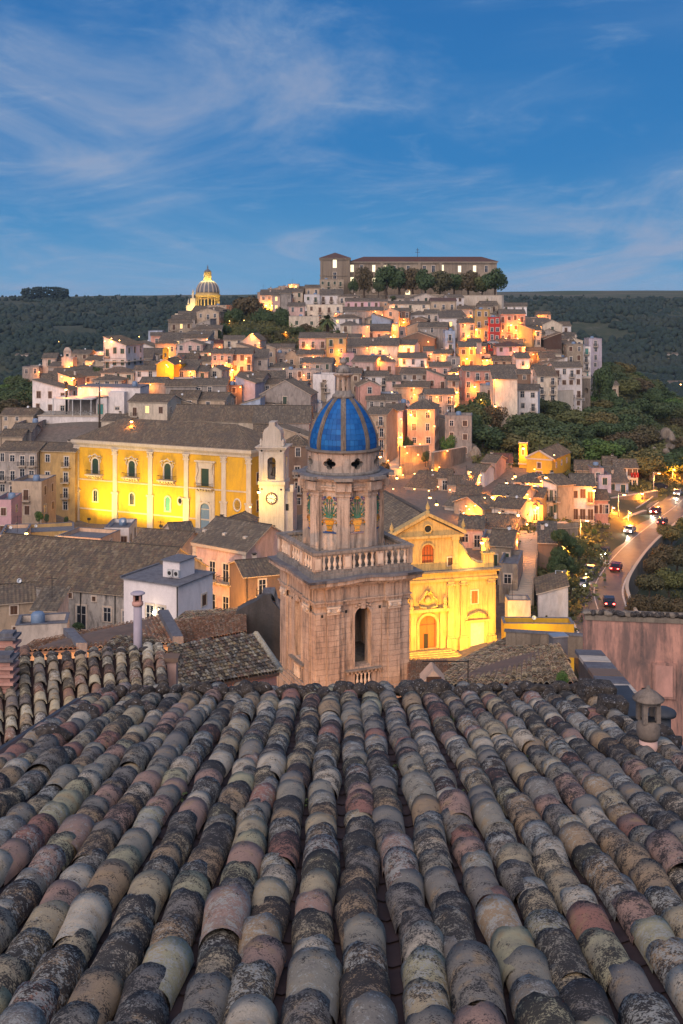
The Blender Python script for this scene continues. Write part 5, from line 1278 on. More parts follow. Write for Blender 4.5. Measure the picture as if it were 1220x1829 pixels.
# ------------------------------------------------------------------ the old town, house by house
# left px, right px, eave px, height m, roof, wall, yaw, roof kind, options
H = [
 # --- left edge of the town
 (76, 100, 640, 9, 'gx', 'pale', 6, 'grey', {}), (86, 113, 655, 8, 'gx', 'grey', -8, 'grey', {}), (90, 119, 674, 7, 'sf', 'pale', 5, 'brown', {}), (103, 131, 676, 7.5, 'sr', 'pink', -10, 'brown', {}),
 (40, 70, 656, 3.5, 'flat', 'grey', 0, 'grey', dict(Y=430)), (98, 126, 645, 5, 'gx', 'grey', 0, 'brown', {}), (127, 160, 632, 6, 'gx', 'tan', -8, 'grey', {}), (151, 176, 644, 4, 'gx', 'cream', -14, 'brown', dict(lit=.4)),
 (142, 163, 662, 5, 'gx', 'pale', 8, 'grey', {}), (164, 186, 630, 4, 'flat', 'white', 0, 'grey', {}), (165, 186, 650, 5, 'gx', 'grey', -10, 'grey', {}),
 (227, 247, 628, 9, 'gx', 'pink', 6, 'grey', {}), (245, 275, 620, 6, 'sr', 'white', -12, 'grey', dict(wins=0)), (238, 272, 640, 8, 'sf', 'grey', 4, 'brown', {}),
 (265, 290, 592, 5, 'flat', 'blue', 0, 'grey', {}), (270, 290, 600, 4, 'gx', 'salmon', 10, 'grey', {}), (286, 312, 600, 4, 'hip', 'tan', -6, 'red', {}), (278, 316, 614, 8, 'hip', 'orange', 6, 'brown', dict(bal=0)),
 (232, 286, 654, 6, 'gx', 'grey', -6, 'brown', {}), (286, 322, 650, 5, 'gx', 'pale', 6, 'brown', {}),
 (250, 296, 684, 4.5, 'gx', 'grey', -4, 'grey', dict(wins=0)), (228, 300, 718, 8, 'gx', 'cream', -14, 'brown', dict(lit=.2)), (296, 350, 690, 6, 'gx', 'grey', 4, 'brown', dict(wins=0)), (300, 352, 712, 6, 'gx', 'tan', -4, 'brown', {}),
 # --- below the cathedral
 (316, 362, 616, 9, 'gy', 'pink', -6, 'grey', {}), (362, 376, 612, 7, 'flat', 'white', 0, 'grey', {}), (376, 398, 614, 4, 'gx', 'orange', 0, 'red', {}), (400, 436, 607, 6, 'gx', 'cream', 4, 'grey', {}), (434, 464, 608, 7.5, 'gy', 'pale', -8, 'grey', dict(rise=2.4)),
 (316, 352, 642, 7, 'gx', 'salmon', 0, 'brown', {}), (340, 376, 630, 6, 'sf', 'cream', 4, 'grey', dict(lit=.3)), (378, 416, 632, 9.5, 'gx', 'pink', 0, 'grey', dict(wins=3)), (414, 450, 633, 9.5, 'gx', 'orange', 0, 'grey', dict(wins=3)), (449, 478, 640, 7, 'sf', 'pale', 0, 'grey', {}),
 (476, 492, 622, 8, 'sr', 'tan', 0, 'grey', {}), (496, 508, 632, 4.5, 'flat', 'grey', 0, 'grey', {}), (508, 534, 636, 4, 'gy', 'tan', -4, 'grey', dict(rise=1.8)), (492, 522, 620, 4, 'flat', 'orange', 0, 'red', dict(wins=0)),
 (316, 350, 662, 6, 'sf', 'orange', -4, 'grey', {}), (350, 372, 664, 6, 'gx', 'orange', 6, 'grey', dict(lit=.2)), (370, 396, 662, 6, 'gy', 'cream', -10, 'grey', dict(rise=1.2)),
 (534, 584, 604, 11, 'gx', 'pink', -4, 'grey', dict(wins=3, bal=.7, d=10)), (583, 618, 603, 13, 'gx', 'ochre', -3, 'brown', dict(wins=2, wstyle='green')), (478, 575, 662, 6, 'flat', 'grey', 0, 'grey', {}), (580, 606, 656, 4, 'flat', 'cream', 0, 'grey', dict(wins=0)),
 (420, 470, 676, 7, 'gx', 'grey', -10, 'brown', {}), (420, 456, 684, 7, 'sr', 'lavender', -14, 'grey', dict(wins=0)), (456, 498, 686, 6, 'gx', 'tan', 6, 'brown', dict(wins=1)), (500, 545, 690, 6, 'gx', 'grey', -10, 'grey', {}),
 (559, 598, 670, 8, 'flat', 'white', -16, 'grey', dict(wins=1)), (574, 612, 684, 6, 'gy', 'stone', 8, 'grey', {}), (345, 404, 688, 7, 'gx', 'grey', 0, 'grey', {}), (404, 432, 690, 6, 'flat', 'brown', 0, 'red', dict(wins=1)),
 (464, 555, 705, 9, 'gy', 'grey', -10, 'grey', dict(rise=4.0, wins=1)), (464, 535, 722, 6, 'gx', 'tan', 4, 'grey', dict(wins=1)), (340, 402, 714, 6, 'gx', 'tan', -12, 'brown', dict(wins=1)), (300, 345, 722, 5, 'sr', 'stone', 0, 'grey', dict(wins=0)),
 (430, 465, 722, 6, 'sl', 'slate' if False else 'blue', -6, 'grey', dict(wins=0)), (555, 575, 722, 6, 'flat', 'white', 0, 'grey', {}), (540, 562, 715, 5, 'gx', 'tan', 0, 'grey', {}),
 # long low roofs behind the palazzo
 (305, 455, 752, 5.0, 'gx', 'cream', -8, 'brown', dict(wins=0, d=11, rise=3.4, Y=283)), (452, 552, 755, 6, 'gx', 'grey', -3, 'grey', dict(wins=0, d=11, rise=3.6, Y=276)), (500, 556, 782, 7, 'sr', 'tan', -5, 'grey', dict(wins=1, Y=262)), (455, 502, 772, 6, 'gx', 'tan', 5, 'brown', dict(Y=262)), 
 (514, 550, 796, 14, 'hip', 'brown', 4, 'brown', dict(Y=245, wins=1)), (238, 300, 738, 6, 'gx', 'grey', 10, 'brown', dict(wins=0, Y=300)), (180, 236, 752, 5, 'gx', 'cream', -10, 'grey', dict(wins=0, Y=292)),
 # --- hilltop, left of the college
 (470, 490, 524, 6, 'sr', 'tan', 0, 'brown', {}), (486, 516, 528, 7, 'gx', 'pink', -12, 'grey', dict(lit=.3)), (497, 516, 512, 6, 'flat', 'grey', 0, 'grey', {}), (514, 534, 508, 6, 'flat', 'tan', 0, 'grey', dict(lit=.3)), (524, 547, 516, 6, 'gx', 'white', 6, 'grey', {}),
 (500, 520, 524, 8, 'gx', 'grey', 0, 'grey', dict(wins=0)), (545, 571, 514, 8, 'gx', 'tan', 0, 'grey', dict(wins=2)), (543, 571, 527, 7, 'flat', 'white', 0, 'grey', dict(wins=2, wstyle='green')), (571, 613, 527, 6.5, 'sf', 'white', 0, 'grey', dict(wins=3, bal=.8)),
 (516, 545, 547, 7, 'gx', 'pink', 5, 'grey', {}), (548, 612, 545, 7, 'flat', 'cream', 0, 'grey', dict(wins=4)), (516, 570, 566, 4.5, 'flat', 'cream', -4, 'grey', dict(wins=2)), (571, 614, 500, 10, 'flat', 'stone', 0, 'grey', dict(wins=4, Y=548)), (596, 616, 560, 5, 'flat', 'grey', 0, 'grey', {}),
 # --- below the terrace
 (617, 678, 538, 7, 'gx', 'rose', 0, 'grey', dict(wins=5, bal=0, d=7, label='long rose pink house with grey tiled roof and five brown windows below the hilltop college', wstyle='brown')), (678, 700, 540, 5, 'flat', 'orange', 0, 'grey', {}), (695, 770, 543, 6, 'gx', 'cream', 2, 'grey', dict(wins=3, wstyle='green', d=7)), (694, 722, 533, 3.5, 'gx', 'pale', 0, 'grey', dict(Y=515)),
 (770, 815, 538, 8, 'gx', 'tan', 0, 'red', dict(wins=3, wstyle='white')), (614, 684, 555, 8, 'gx', 'grey', 0, 'grey', dict(wins=2, lit=.5, d=8)), (684, 712, 556, 9, 'gy', 'orange', -10, 'grey', dict(wins=1)), (708, 733, 556, 9, 'gx', 'brown', 0, 'grey', {}),
 (733, 768, 562, 7, 'hip', 'white', 4, 'grey', dict(bal=.8)), (733, 762, 572, 7, 'gy', 'brown', -12, 'brown', dict(wins=1)), (760, 785, 560, 7, 'gx', 'pale', 0, 'grey', {}), (664, 698, 572, 8, 'sr', 'blue', -12, 'grey', dict(wins=0)), (698, 712, 580, 7, 'flat', 'orange', 0, 'grey', dict(lit=.3)),
 (785, 826, 568, 8, 'sf', 'white', 0, 'grey', dict(lit=.3, wins=3)), (820, 850, 577, 9, 'gx', 'pink', 0, 'grey', {}), (818, 848, 552, 7, 'gx', 'grey', -6, 'brown', {}), (849, 875, 554, 14, 'flat', 'ochre', 0, 'grey', dict(wins=2, bal=.7, lit=.15)),
 (874, 893, 568, 12.5, 'flat', 'red', 0, 'grey', dict(wins=2, bal=0, wstyle='white', label='narrow red house with white framed windows, three storeys high')), (893, 938, 561, 14, 'gx', 'salmon', -3, 'grey', dict(wins=4, bal=.6)), (884, 940, 547, 5, 'gx', 'white', -10, 'grey', dict(wins=4)), (860, 890, 545, 6, 'gx', 'tan', 4, 'grey', {}),
 (628, 661, 583, 9, 'flat', 'grey', 0, 'grey', dict(wins=0)), (656, 698, 592, 7, 'sf', 'orange', -4, 'grey', {}), (747, 798, 585, 9, 'gx', 'grey', -10, 'grey', dict(wins=1)), (716, 776, 604, 8, 'gy', 'brown', -8, 'grey', dict(wins=0, rise=2.2)), (727, 750, 584, 8, 'sl', 'tan', 0, 'grey', dict(wins=0)), (795, 813, 592, 11, 'flat', 'blue', 0, 'grey', dict(wins=1)),
 (645, 712, 618, 8, 'sf', 'cream', -6, 'grey', dict(wins=1)), (696, 740, 616, 8, 'gx', 'white', -16, 'grey', dict(wins=2)), (618, 648, 618, 6, 'gx', 'blue', 0, 'red', {}), (610, 632, 632, 8, 'flat', 'rose', 0, 'grey', dict(wins=1)), (758, 776, 628, 7, 'gx', 'rose', 0, 'grey', {}),
 (628, 668, 646, 8, 'gx', 'pink', -20, 'grey', {}), (666, 706, 646, 8, 'hip', 'pink', 0, 'grey', dict(wins=2, wstyle='brown', bal=.6)), (713, 762, 640, 6.5, 'gx', 'white', 0, 'grey', dict(wins=3)), (704, 760, 657, 4, 'flat', 'orange', 0, 'grey', dict(wins=2)), (775, 806, 632, 7, 'gx', 'grey', -12, 'grey', {}), (768, 805, 655, 7, 'gx', 'pink', 0, 'grey', {}), (800, 822, 640, 9, 'flat', 'grey', 0, 'grey', {}),
 (820, 850, 620, 11, 'gx', 'ochre', 0, 'grey', dict(bal=.6)), (838, 860, 612, 9, 'gx', 'pink', 0, 'grey', {}), (850, 876, 634, 6, 'flat', 'orange', 0, 'grey', {}), (862, 888, 642, 5, 'gx', 'tan', 0, 'red', {}),
 (887, 938, 619, 9, 'hip', 'rose', 0, 'red', dict(wins=3, bal=0, label='wide rose pink house with a faded red roof on the upper right of the town')), (880, 922, 645, 6, 'gx', 'tan', 0, 'brown', {}), (922, 946, 640, 11, 'gx', 'white', 0, 'grey', dict(wins=1, wstyle='green')), (940, 975, 628, 5, 'gx', 'brown', 5, 'brown', {}),
 (940, 975, 568, 6, 'flat', 'orange', 0, 'grey', {}), (960, 984, 562, 5, 'gx', 'orange', 0, 'brown', {}), (925, 950, 588, 10, 'sr', 'ochre', -20, 'grey', dict(wins=0)), (948, 966, 590, 10, 'gx', 'cream', 0, 'grey', dict(wins=2)), (970, 1004, 580, 10, 'gy', 'cream', -8, 'grey', dict(wins=1, rise=2.0)), (1002, 1020, 582, 10, 'gx', 'white', 0, 'brown', {}),
 (971, 1003, 606, 9, 'sl', 'darkbrown', 0, 'grey', dict(wins=0, label='very dark brown blank-walled house below the cream gable on the right')), (960, 988, 598, 5, 'flat', 'white', 0, 'grey', dict(wins=3)), (1000, 1022, 606, 8, 'gx', 'grey', 0, 'grey', {}),
 (1012, 1042, 616, 14, 'flat', 'stone', 0, 'grey', dict(lit=.15)), (1040, 1055, 620, 15, 'flat', 'white', 0, 'grey', dict(wins=1, wstyle='teal', bal=.9)), (1052, 1075, 606, 15, 'flat', 'lavender', 0, 'grey', dict(wins=1, label='tall lavender house with balconies at the right end of the town')),
 (960, 1002, 632, 7, 'gx', 'cream', -6, 'grey', {}), (965, 992, 640, 7, 'gx', 'tan', 0, 'grey', {}), (1000, 1013, 640, 8, 'flat', 'white', 0, 'grey', {}),
 (828, 878, 662, 10, 'gx', 'salmon', 8, 'grey', dict(bal=.5)), (876, 922, 660, 9, 'gx', 'pale', 0, 'grey', dict(wins=4)), (947, 992, 660, 9, 'gx', 'white', 0, 'grey', dict(bal=.6)), (989, 1040, 656, 14, 'gx', 'white', 4, 'grey', dict(wins=4, bal=.4)), (925, 948, 668, 9, 'gx', 'brown', 0, 'grey', {}),
 (960, 996, 672, 12, 'sf', 'cream', 0, 'brown', dict(bal=.9)), (881, 924, 677, 15, 'sf', 'cream', 0, 'grey', dict(wins=0, label='tall plain cream house without windows above the wooded slope')), (925, 960, 697, 10, 'gx', 'white', -14, 'grey', dict(wins=2)), (892, 916, 704, 9, 'sl', 'cream', 0, 'grey', dict(wins=1)), (857, 890, 690, 8, 'flat', 'grey', -8, 'grey', dict(wins=1)),
 # --- centre right
 (640, 680, 690, 9, 'gy', 'salmon', 4, 'brown', dict(wins=1, rise=1.6, label='salmon pink gable with one small window just right of the dome lantern')), (640, 694, 672, 6, 'gx', 'white', 0, 'grey', {}), (690, 716, 680, 6, 'gx', 'pink', 0, 'grey', {}), (715, 765, 668, 6, 'gx', 'grey', -14, 'grey', {}), (762, 800, 676, 7, 'sr', 'salmon', -6, 'grey', dict(wins=2)), (800, 820, 680, 9, 'gx', 'grey', 0, 'grey', {}),
 (705, 765, 692, 5, 'gx', 'stone', -10, 'brown', dict(wins=1)), (760, 812, 705, 9, 'gx', 'grey', 0, 'grey', {}), (680, 712, 705, 5, 'flat', 'blue', 0, 'grey', {}), (728, 776, 731, 17, 'hip', 'orange', -10, 'grey', dict(wins=2, d=13, side=1, bal=0, wstyle='white', label='tall peach house with worn plaster and hipped roof above the street stairs', Y=300, rise=2.2)),
 (654, 690, 740, 12, 'gx', 'tan', -25, 'grey', dict(Y=290)), (688, 719, 733, 12, 'gx', 'lavender', -12, 'grey', dict(bal=.7)), (716, 730, 722, 10, 'flat', 'pink', 0, 'grey', {}), (795, 842, 744, 11, 'flat', 'grey', -8, 'grey', dict(lit=0, bal=0)),
 (690, 716, 715, 7, 'gx', 'pale', 0, 'grey', {}), (655, 690, 715, 6, 'gx', 'grey', 0, 'grey', {}),
 # --- street down to the church
 (724, 772, 872, 7, 'sf', 'pink', -26, 'brown', dict(Y=262, wins=3)), (760, 786, 866, 8, 'gx', 'pink', -20, 'brown', dict(Y=264)), (786, 802, 854, 9, 'gx', 'orange', -10, 'brown', dict(Y=262, bal=.5)), (801, 824, 866, 8, 'gx', 'orange', -6, 'brown', dict(Y=258)), (823, 846, 866, 9, 'sf', 'white', -20, 'grey', dict(Y=255, rt='grey')), (845, 864, 842, 9, 'gx', 'white', -26, 'brown', dict(Y=268, bal=.5)), (862, 884, 826, 9, 'gx', 'pink', -26, 'brown', dict(Y=275, bal=.5)), (883, 914, 827, 8, 'gx', 'orange', -8, 'red', dict(Y=285)), (912, 934, 840, 6, 'flat', 'ochre', -10, 'red', dict(Y=290)),
 (816, 858, 888, 8, 'gx', 'stone', -8, 'brown', dict(Y=243)), (795, 830, 905, 8, 'gx', 'pale', -30, 'grey', dict(Y=232)), (880, 930, 886, 7, 'gx', 'pale', -30, 'grey', dict(Y=226, wins=2)), (880, 925, 908, 7, 'gx', 'pale', -28, 'brown', dict(Y=218, wins=2)), (862, 895, 908, 8, 'gx', 'tan', 30, 'grey', dict(Y=222)), (905, 940, 918, 8, 'gx', 'stone', -20, 'grey', dict(Y=222, wins=1)), (860, 915, 942, 7, 'gx', 'tan', -24, 'brown', dict(Y=212)), (820, 862, 945, 7, 'gx', 'pink', -10, 'grey', dict(Y=205, wins=2)),
 (862, 890, 965, 8, 'flat', 'tan', -12, 'grey', dict(Y=195)), (875, 912, 975, 8, 'gx', 'stone', -16, 'brown', dict(Y=188, wins=2)), (888, 916, 990, 8, 'gx', 'pale', -14, 'grey', dict(Y=196)), (898, 918, 1010, 8, 'flat', 'grey', -14, 'grey', dict(Y=180, wins=1)),
 (918, 972, 862, 9, 'hip', 'white', -24, 'grey', dict(Y=240, wins=3, bal=.3)), (972, 996, 868, 10, 'sr', 'white', -6, 'grey', dict(Y=234, wins=3, bal=.8)), (938, 968, 888, 7, 'gx', 'ochre', -20, 'brown', dict(Y=230, bal=.5)), (945, 968, 905, 6, 'flat', 'ochre', 0, 'red', dict(Y=224, wins=1, lit=.3)),
 (996, 1026, 866, 11, 'gx', 'stone', 22, 'brown', dict(Y=234, wins=0)), (1022, 1061, 868, 11, 'gx', 'white', -8, 'grey', dict(Y=236, wins=3, side=-1, bal=.5)), (1060, 1086, 893, 8, 'gx', 'salmon', -6, 'brown', dict(Y=240, wins=3, bal=0)),
 (1028, 1070, 840, 8, 'gx', 'stone', -12, 'brown', dict(Y=285, wins=1)), (1058, 1078, 838, 10, 'flat', 'pink', 0, 'grey', dict(Y=282, wins=1)), (1076, 1086, 850, 10, 'flat', 'lavender', 0, 'grey', dict(Y=280, wins=1)), (1078, 1100, 830, 9, 'gx', 'grey', -12, 'brown', dict(Y=296, wins=0)), (1100, 1139, 836, 8.5, 'gx', 'white', -4, 'grey', dict(Y=292, wins=4, bal=.8, label='white house with long balcony and hanging red laundry beside the upper road')), (1086, 1122, 862, 6, 'sf', 'blue', -4, 'grey', dict(Y=284, wins=2)),
 (962, 994, 970, 5, 'sf', 'brown', -10, 'grey', dict(Y=198, wins=0, rise=2.0)), (962, 1014, 1062, 6, 'sl', 'white', -8, 'brown', dict(Y=172, wins=0, d=10)), (907, 948, 1076, 2.6, 'flat', 'pale', 0, 'grey', dict(Y=166, wins=0, d=3)),
 (900, 1025, 1118, 4.2, 'flat', 'yellow', -2, 'grey', dict(Y=150, wins=0, d=3, label='low golden lit garden wall building right of the golden church')),
 # --- left: round the palazzo
 (67, 136, 806, 14.5, 'gx', 'ochre', -12, 'brown', dict(Y=258, wins=2, wstyle='white', bal=.6, side=0, label='ochre house with white windows joined to the left end of the palazzo')), (-6, 67, 806, 14, 'gx', 'grey', -8, 'brown', dict(Y=258, wins=4, side=0)), (20, 75, 862, 8, 'flat', 'tan', -6, 'grey', dict(Y=240, wins=1)), (-10, 20, 895, 8, 'flat', 'rose', 0, 'grey', dict(Y=225, wins=1)),
 (52, 130, 952, 5.5, 'flat', 'ochre', 14, 'grey', dict(Y=215, wins=4, lit=.35)), (100, 182, 962, 5.5, 'flat', 'orange', -16, 'grey', dict(Y=205, wins=3, lit=.3)), (0, 45, 958, 6, 'flat', 'orange', 10, 'grey', dict(Y=205, wins=1)), (186, 230, 945, 4, 'flat', 'white', 0, 'grey', dict(Y=215, wins=3)),
 (225, 318, 983, 7, 'gx', 'pale', -18, 'brown', dict(Y=185, wins=3, d=12)), (312, 348, 960, 7, 'gx', 'pale', 20, 'brown', dict(Y=200)), (364, 412, 945, 6, 'gy', 'pale', -20, 'brown', dict(Y=205, wins=1)),
 (445, 505, 972, 9, 'gx', 'stone', 24, 'brown', dict(Y=178, wins=0)), (438, 500, 1028, 6, 'gx', 'brown', 20, 'brown', dict(Y=162, wins=1)), 
 (0, 60, 742, 5, 'gx', 'tan', -6, 'brown', dict(Y=300)), (20, 56, 770, 5, 'gx', 'grey', 0, 'grey', dict(Y=285, wins=1)), (0, 40, 780, 5, 'gx', 'tan', 0, 'brown', dict(Y=280, wins=0)), (30, 66, 758, 4, 'flat', 'grey', 0, 'grey', dict(Y=292, wins=1)),
 (-4, 58, 1076, 5, 'gx', 'tan', 18, 'brown', dict(Y=132, wins=1, d=7)), (58, 100, 1090, 4, 'sf', 'pale', -6, 'grey', dict(Y=130, wins=2, d=4)), (30, 118, 1120, 4, 'flat', 'pale', 10, 'grey', dict(Y=120, wins=0, d=4)),
]
for r in H:
    x0, x1, ye, h, roof, wall, yaw, rt, opt = r
    opt = dict(opt); opt.setdefault('rt', rt)
    if opt.get('Y') is None and ye < 800:
        pass
    house(x0, x1, ye, h, roof, wall, yaw, **opt)

# tall white house on the left with its long side roof
def special_left():
    t, w, d, Y = house(184, 226, 617, 14.5, 'sr', 'white', yaw=-14, wins=3, wstyle='green', d=13, side=1, bal=.35, rise=3.2, rt='brown', label='tall four-storey white house with ribbon balconies near the left end')
    m = MB()
    for q in (4.6, 9.4): m.box(-w / 2 - .4, -.9, q, w / 2 + .4, 0, q + .25, 'trim'); m.box(w / 2, -.9, q, w / 2 + .9, d, q + .25, 'trim'); m.box(-w / 2 - .4, -.88, q + 1.1, w / 2 + .4, -.82, q + 1.18, 'iron')
    m.build('ribbon_balcony', t)
special_left()

# the grey building whose long roof fills the left, nearest of the street
def long_roofed():
    Y0 = 148.0
    a = P(-60, 1035, 148.7); b = P(262, 1066, 140.0)
    yaw = math.degrees(math.atan2(b.y - a.y, b.x - a.x)); w = math.hypot(b.x - a.x, b.y - a.y)
    h = 13.0; c = (a + b) / 2
    t = thing('house', 'long grey weathered building under one wide brown tile roof left of the bright white house', 'house', (c.x, c.y, c.z - h), rad(yaw), 'houses of the old town')
    d = 17
    mb, rb = shell(w, d, h, 'gx', 4.3, 'wall_sooty', 6); rb.mats = ['roof_brown' if q == 'R' else q for q in rb.mats]
    mb.build('wall', t); rb.build('roof', t)
    for px, st, ww, wh, zz in ((113, 'dark', 1.3, 2.4, 8.6), (150, 'dark', 1.4, 3.0, 8.1), (130, 'brown', .6, .7, 11.9), (195, 'dark', 1.1, 1.8, 9.4), (5, 'dark', 1.4, 3.0, 8.2), (228, 'dark', 1.2, 2.2, 8.8), (172, 'brown', .5, .6, 11.8), (60, 'dark', 1.3, 2.6, 8.4)):
        u = (px - 101) / 322.0 * w
        link('window', win_mesh(st, ww, wh), t, (u, 0, zz))
    for u in (4.0, 9.0): link('drainpipe', _pipe(13), t, (u, -.09, 0))
    FOOT.extend([(c.x, c.y + 6, 11), (c.x - 12, c.y + 10, 11), (c.x + 10, c.y + 4, 8)])
long_roofed()

# bright white modern house
def white_house():
    Y = 118.0; a = P(221, 1033, 121.3); b = P(318, 1047, 118.0)
    yaw = math.degrees(math.atan2(b.y - a.y, b.x - a.x)); w = math.hypot(b.x - a.x, b.y - a.y); c = (a + b) / 2; h = 13.0
    t = thing('house', 'bright white modern house with flat slate roof and lit balcony', 'house', (c.x, c.y, c.z - h), rad(yaw), 'houses of the old town')
    L = P(376, 1036, 1); L = L / L.y
    d = 6.5
    m = MB().box(-w / 2, 0, -5, w / 2, d, h, 'wall_purewhite'); m.build('wall', t)
    MB().box(-w / 2 - .25, -.25, h, w / 2 + .3, d + .1, h + .12, 'slate').box(-w / 2 - .3, -.3, h + .12, -w / 2 - .1, d + .1, h + .3, 'slate').build('roof', t)
    MB().box(0, 2.2, h + .12, 2.2, 5.0, h + 1.9, 'wall_purewhite').box(-.15, 2.0, h + 1.9, 2.4, 5.2, h + 2.0, 'slate').build('roof_room', t)
    for k in range(2): MB().box(0.9 + k * .85, 1.7, h + .4, 1.55 + k * .85, 2.1, h + 1.1, 'shutwhite').lathe([(.22, 0), (.22, .02)], 12, 'iron', T=TR(1.22 + k * .85, 1.7, h + .75) @ Matrix.Rotation(rad(90), 4, 'X')).build('air_conditioner', t)
    for u in (-.35, 1.1): link('door', win_mesh('white', 1.0, 2.5), t, (u + .3, 0, h - 4.9))
    bm_ = MB().box(-1.5, -1.3, h - 5.05, 2.6, 0, h - 4.9, 'wall_purewhite')
    for k in range(18): bm_.box(-1.45 + k * .235, -1.28, h - 4.9, -1.42 + k * .235, -1.25, h - 4.0, 'shutwhite')
    bm_.box(-1.5, -1.29, h - 4.0, 2.6, -1.24, h - 3.95, 'shutwhite'); bm_.build('balcony', t)
    link('window', win_mesh('white', .9, 1.0), t, (-.6, 0, h - 7.3)); link('window', win_mesh('brown', .8, 1.2), t, (w / 2, 4.8, h - 3.2), rad(90))
    MB().box(w / 2 - .12, -.1, 0, w / 2 - .02, 0, h, 'iron').build('drainpipe', t)
    wall_lamp = MB().lathe([(.02, 0), (.1, .05), (.1, .2), (.02, .25)], 8, 'bulbwhite', c=(.55, -.15, h - 3.3)); wall_lamp.build('wall_lamp', t)
    lo = t.matrix_basis @ Vector((.55, -.7, h - 3.0)); light('balcony_light', (lo.x, lo.y, lo.z), 38, (1, .75, .45), .1)
    pot = thing('potted_cactus', 'tall potted cactus standing on the lit balcony of the white house', 'potted plant', tuple(t.matrix_basis @ Vector((2.1, -.7, h - 4.9))))
    MB().lathe([(.15, 0), (.22, .35)], 10, 'shutwhite').build('pot', pot)
    cac = MB().tube([(0, 0, .3), (0, 0, 1.2)], .09, 'shutgreen').tube([(0, 0, .6), (.22, 0, .65), (.25, 0, 1.0)], .06, 'shutgreen').tube([(0, 0, .5), (-.22, 0, .6), (-.25, 0, 1.05)], .06, 'shutgreen'); cac.build('stem', pot)
    FOOT.append((c.x, c.y + 4, 6))
white_house()

# balconied palazzo beside the street
def balconied():
    a = P(345, 968, 174.6); b = P(440, 985, 168.0)
    yaw = math.degrees(math.atan2(b.y - a.y, b.x - a.x)); w = math.hypot(b.x - a.x, b.y - a.y); c = (a + b) / 2; h = 15.5
    t = thing('house', 'pinkish balconied palazzo with two rows of tall windows glowing orange at street level', 'house', (c.x, c.y, c.z - h), rad(yaw), 'houses of the old town')
    mb, rb = shell(w, 11, h, 'gx', 3.0, 'wall_pink', 6); rb.mats = ['roof_grey' if q == 'R' else q for q in rb.mats]
    mb.build('wall', t); rb.build('roof', t, )
    MB().box(-w / 2 - .2, -.3, h - .5, w / 2 + .2, 0, h, 'trim').box(-w / 2, -.15, 9.6, w / 2, 0, 9.9, 'trim').box(-w / 2, -.2, 4.6, w / 2, 0, 5.0, 'trim').build('cornice', t)
    for s in (-1, 1): 
        q_ = MB()
        for k in range(14): q_.box(s * (w / 2 - .35) - .35, -.12 if k % 2 else -.16, k * 1.08, s * (w / 2 - .35) + .35, 0, k * 1.08 + 1.0, 'palestone')
        q_.build('quoin', t)
    for k in range(4):
        u = -w / 2 + w * (k + .5) / 4
        for zz in (5.3, 10.3):
            link('door', win_mesh('white', 1.2, 2.8), t, (u, 0, zz)); link('balcony', balcony_mesh(2.2), t, (u, 0, zz - .1))
        am = MB(); arch_ring(am, .8, 0, 2.6, .25, -.12, 0, 'palestone', I4); arch_pane(am, .8, 0, 2.6, -.03, 'shutbrown', I4); am.build('archway', t, (u, 0, .2))
    for k in range(3):
        MB().box(-w / 2 + k * w / 2.6, 2, h + .3, -w / 2 + k * w / 2.6 + .6, 2.6, h + 1.6, 'palestone').build('roof_pier', t)
    FOOT.append((c.x + 1, c.y + 5, 7))
balconied()

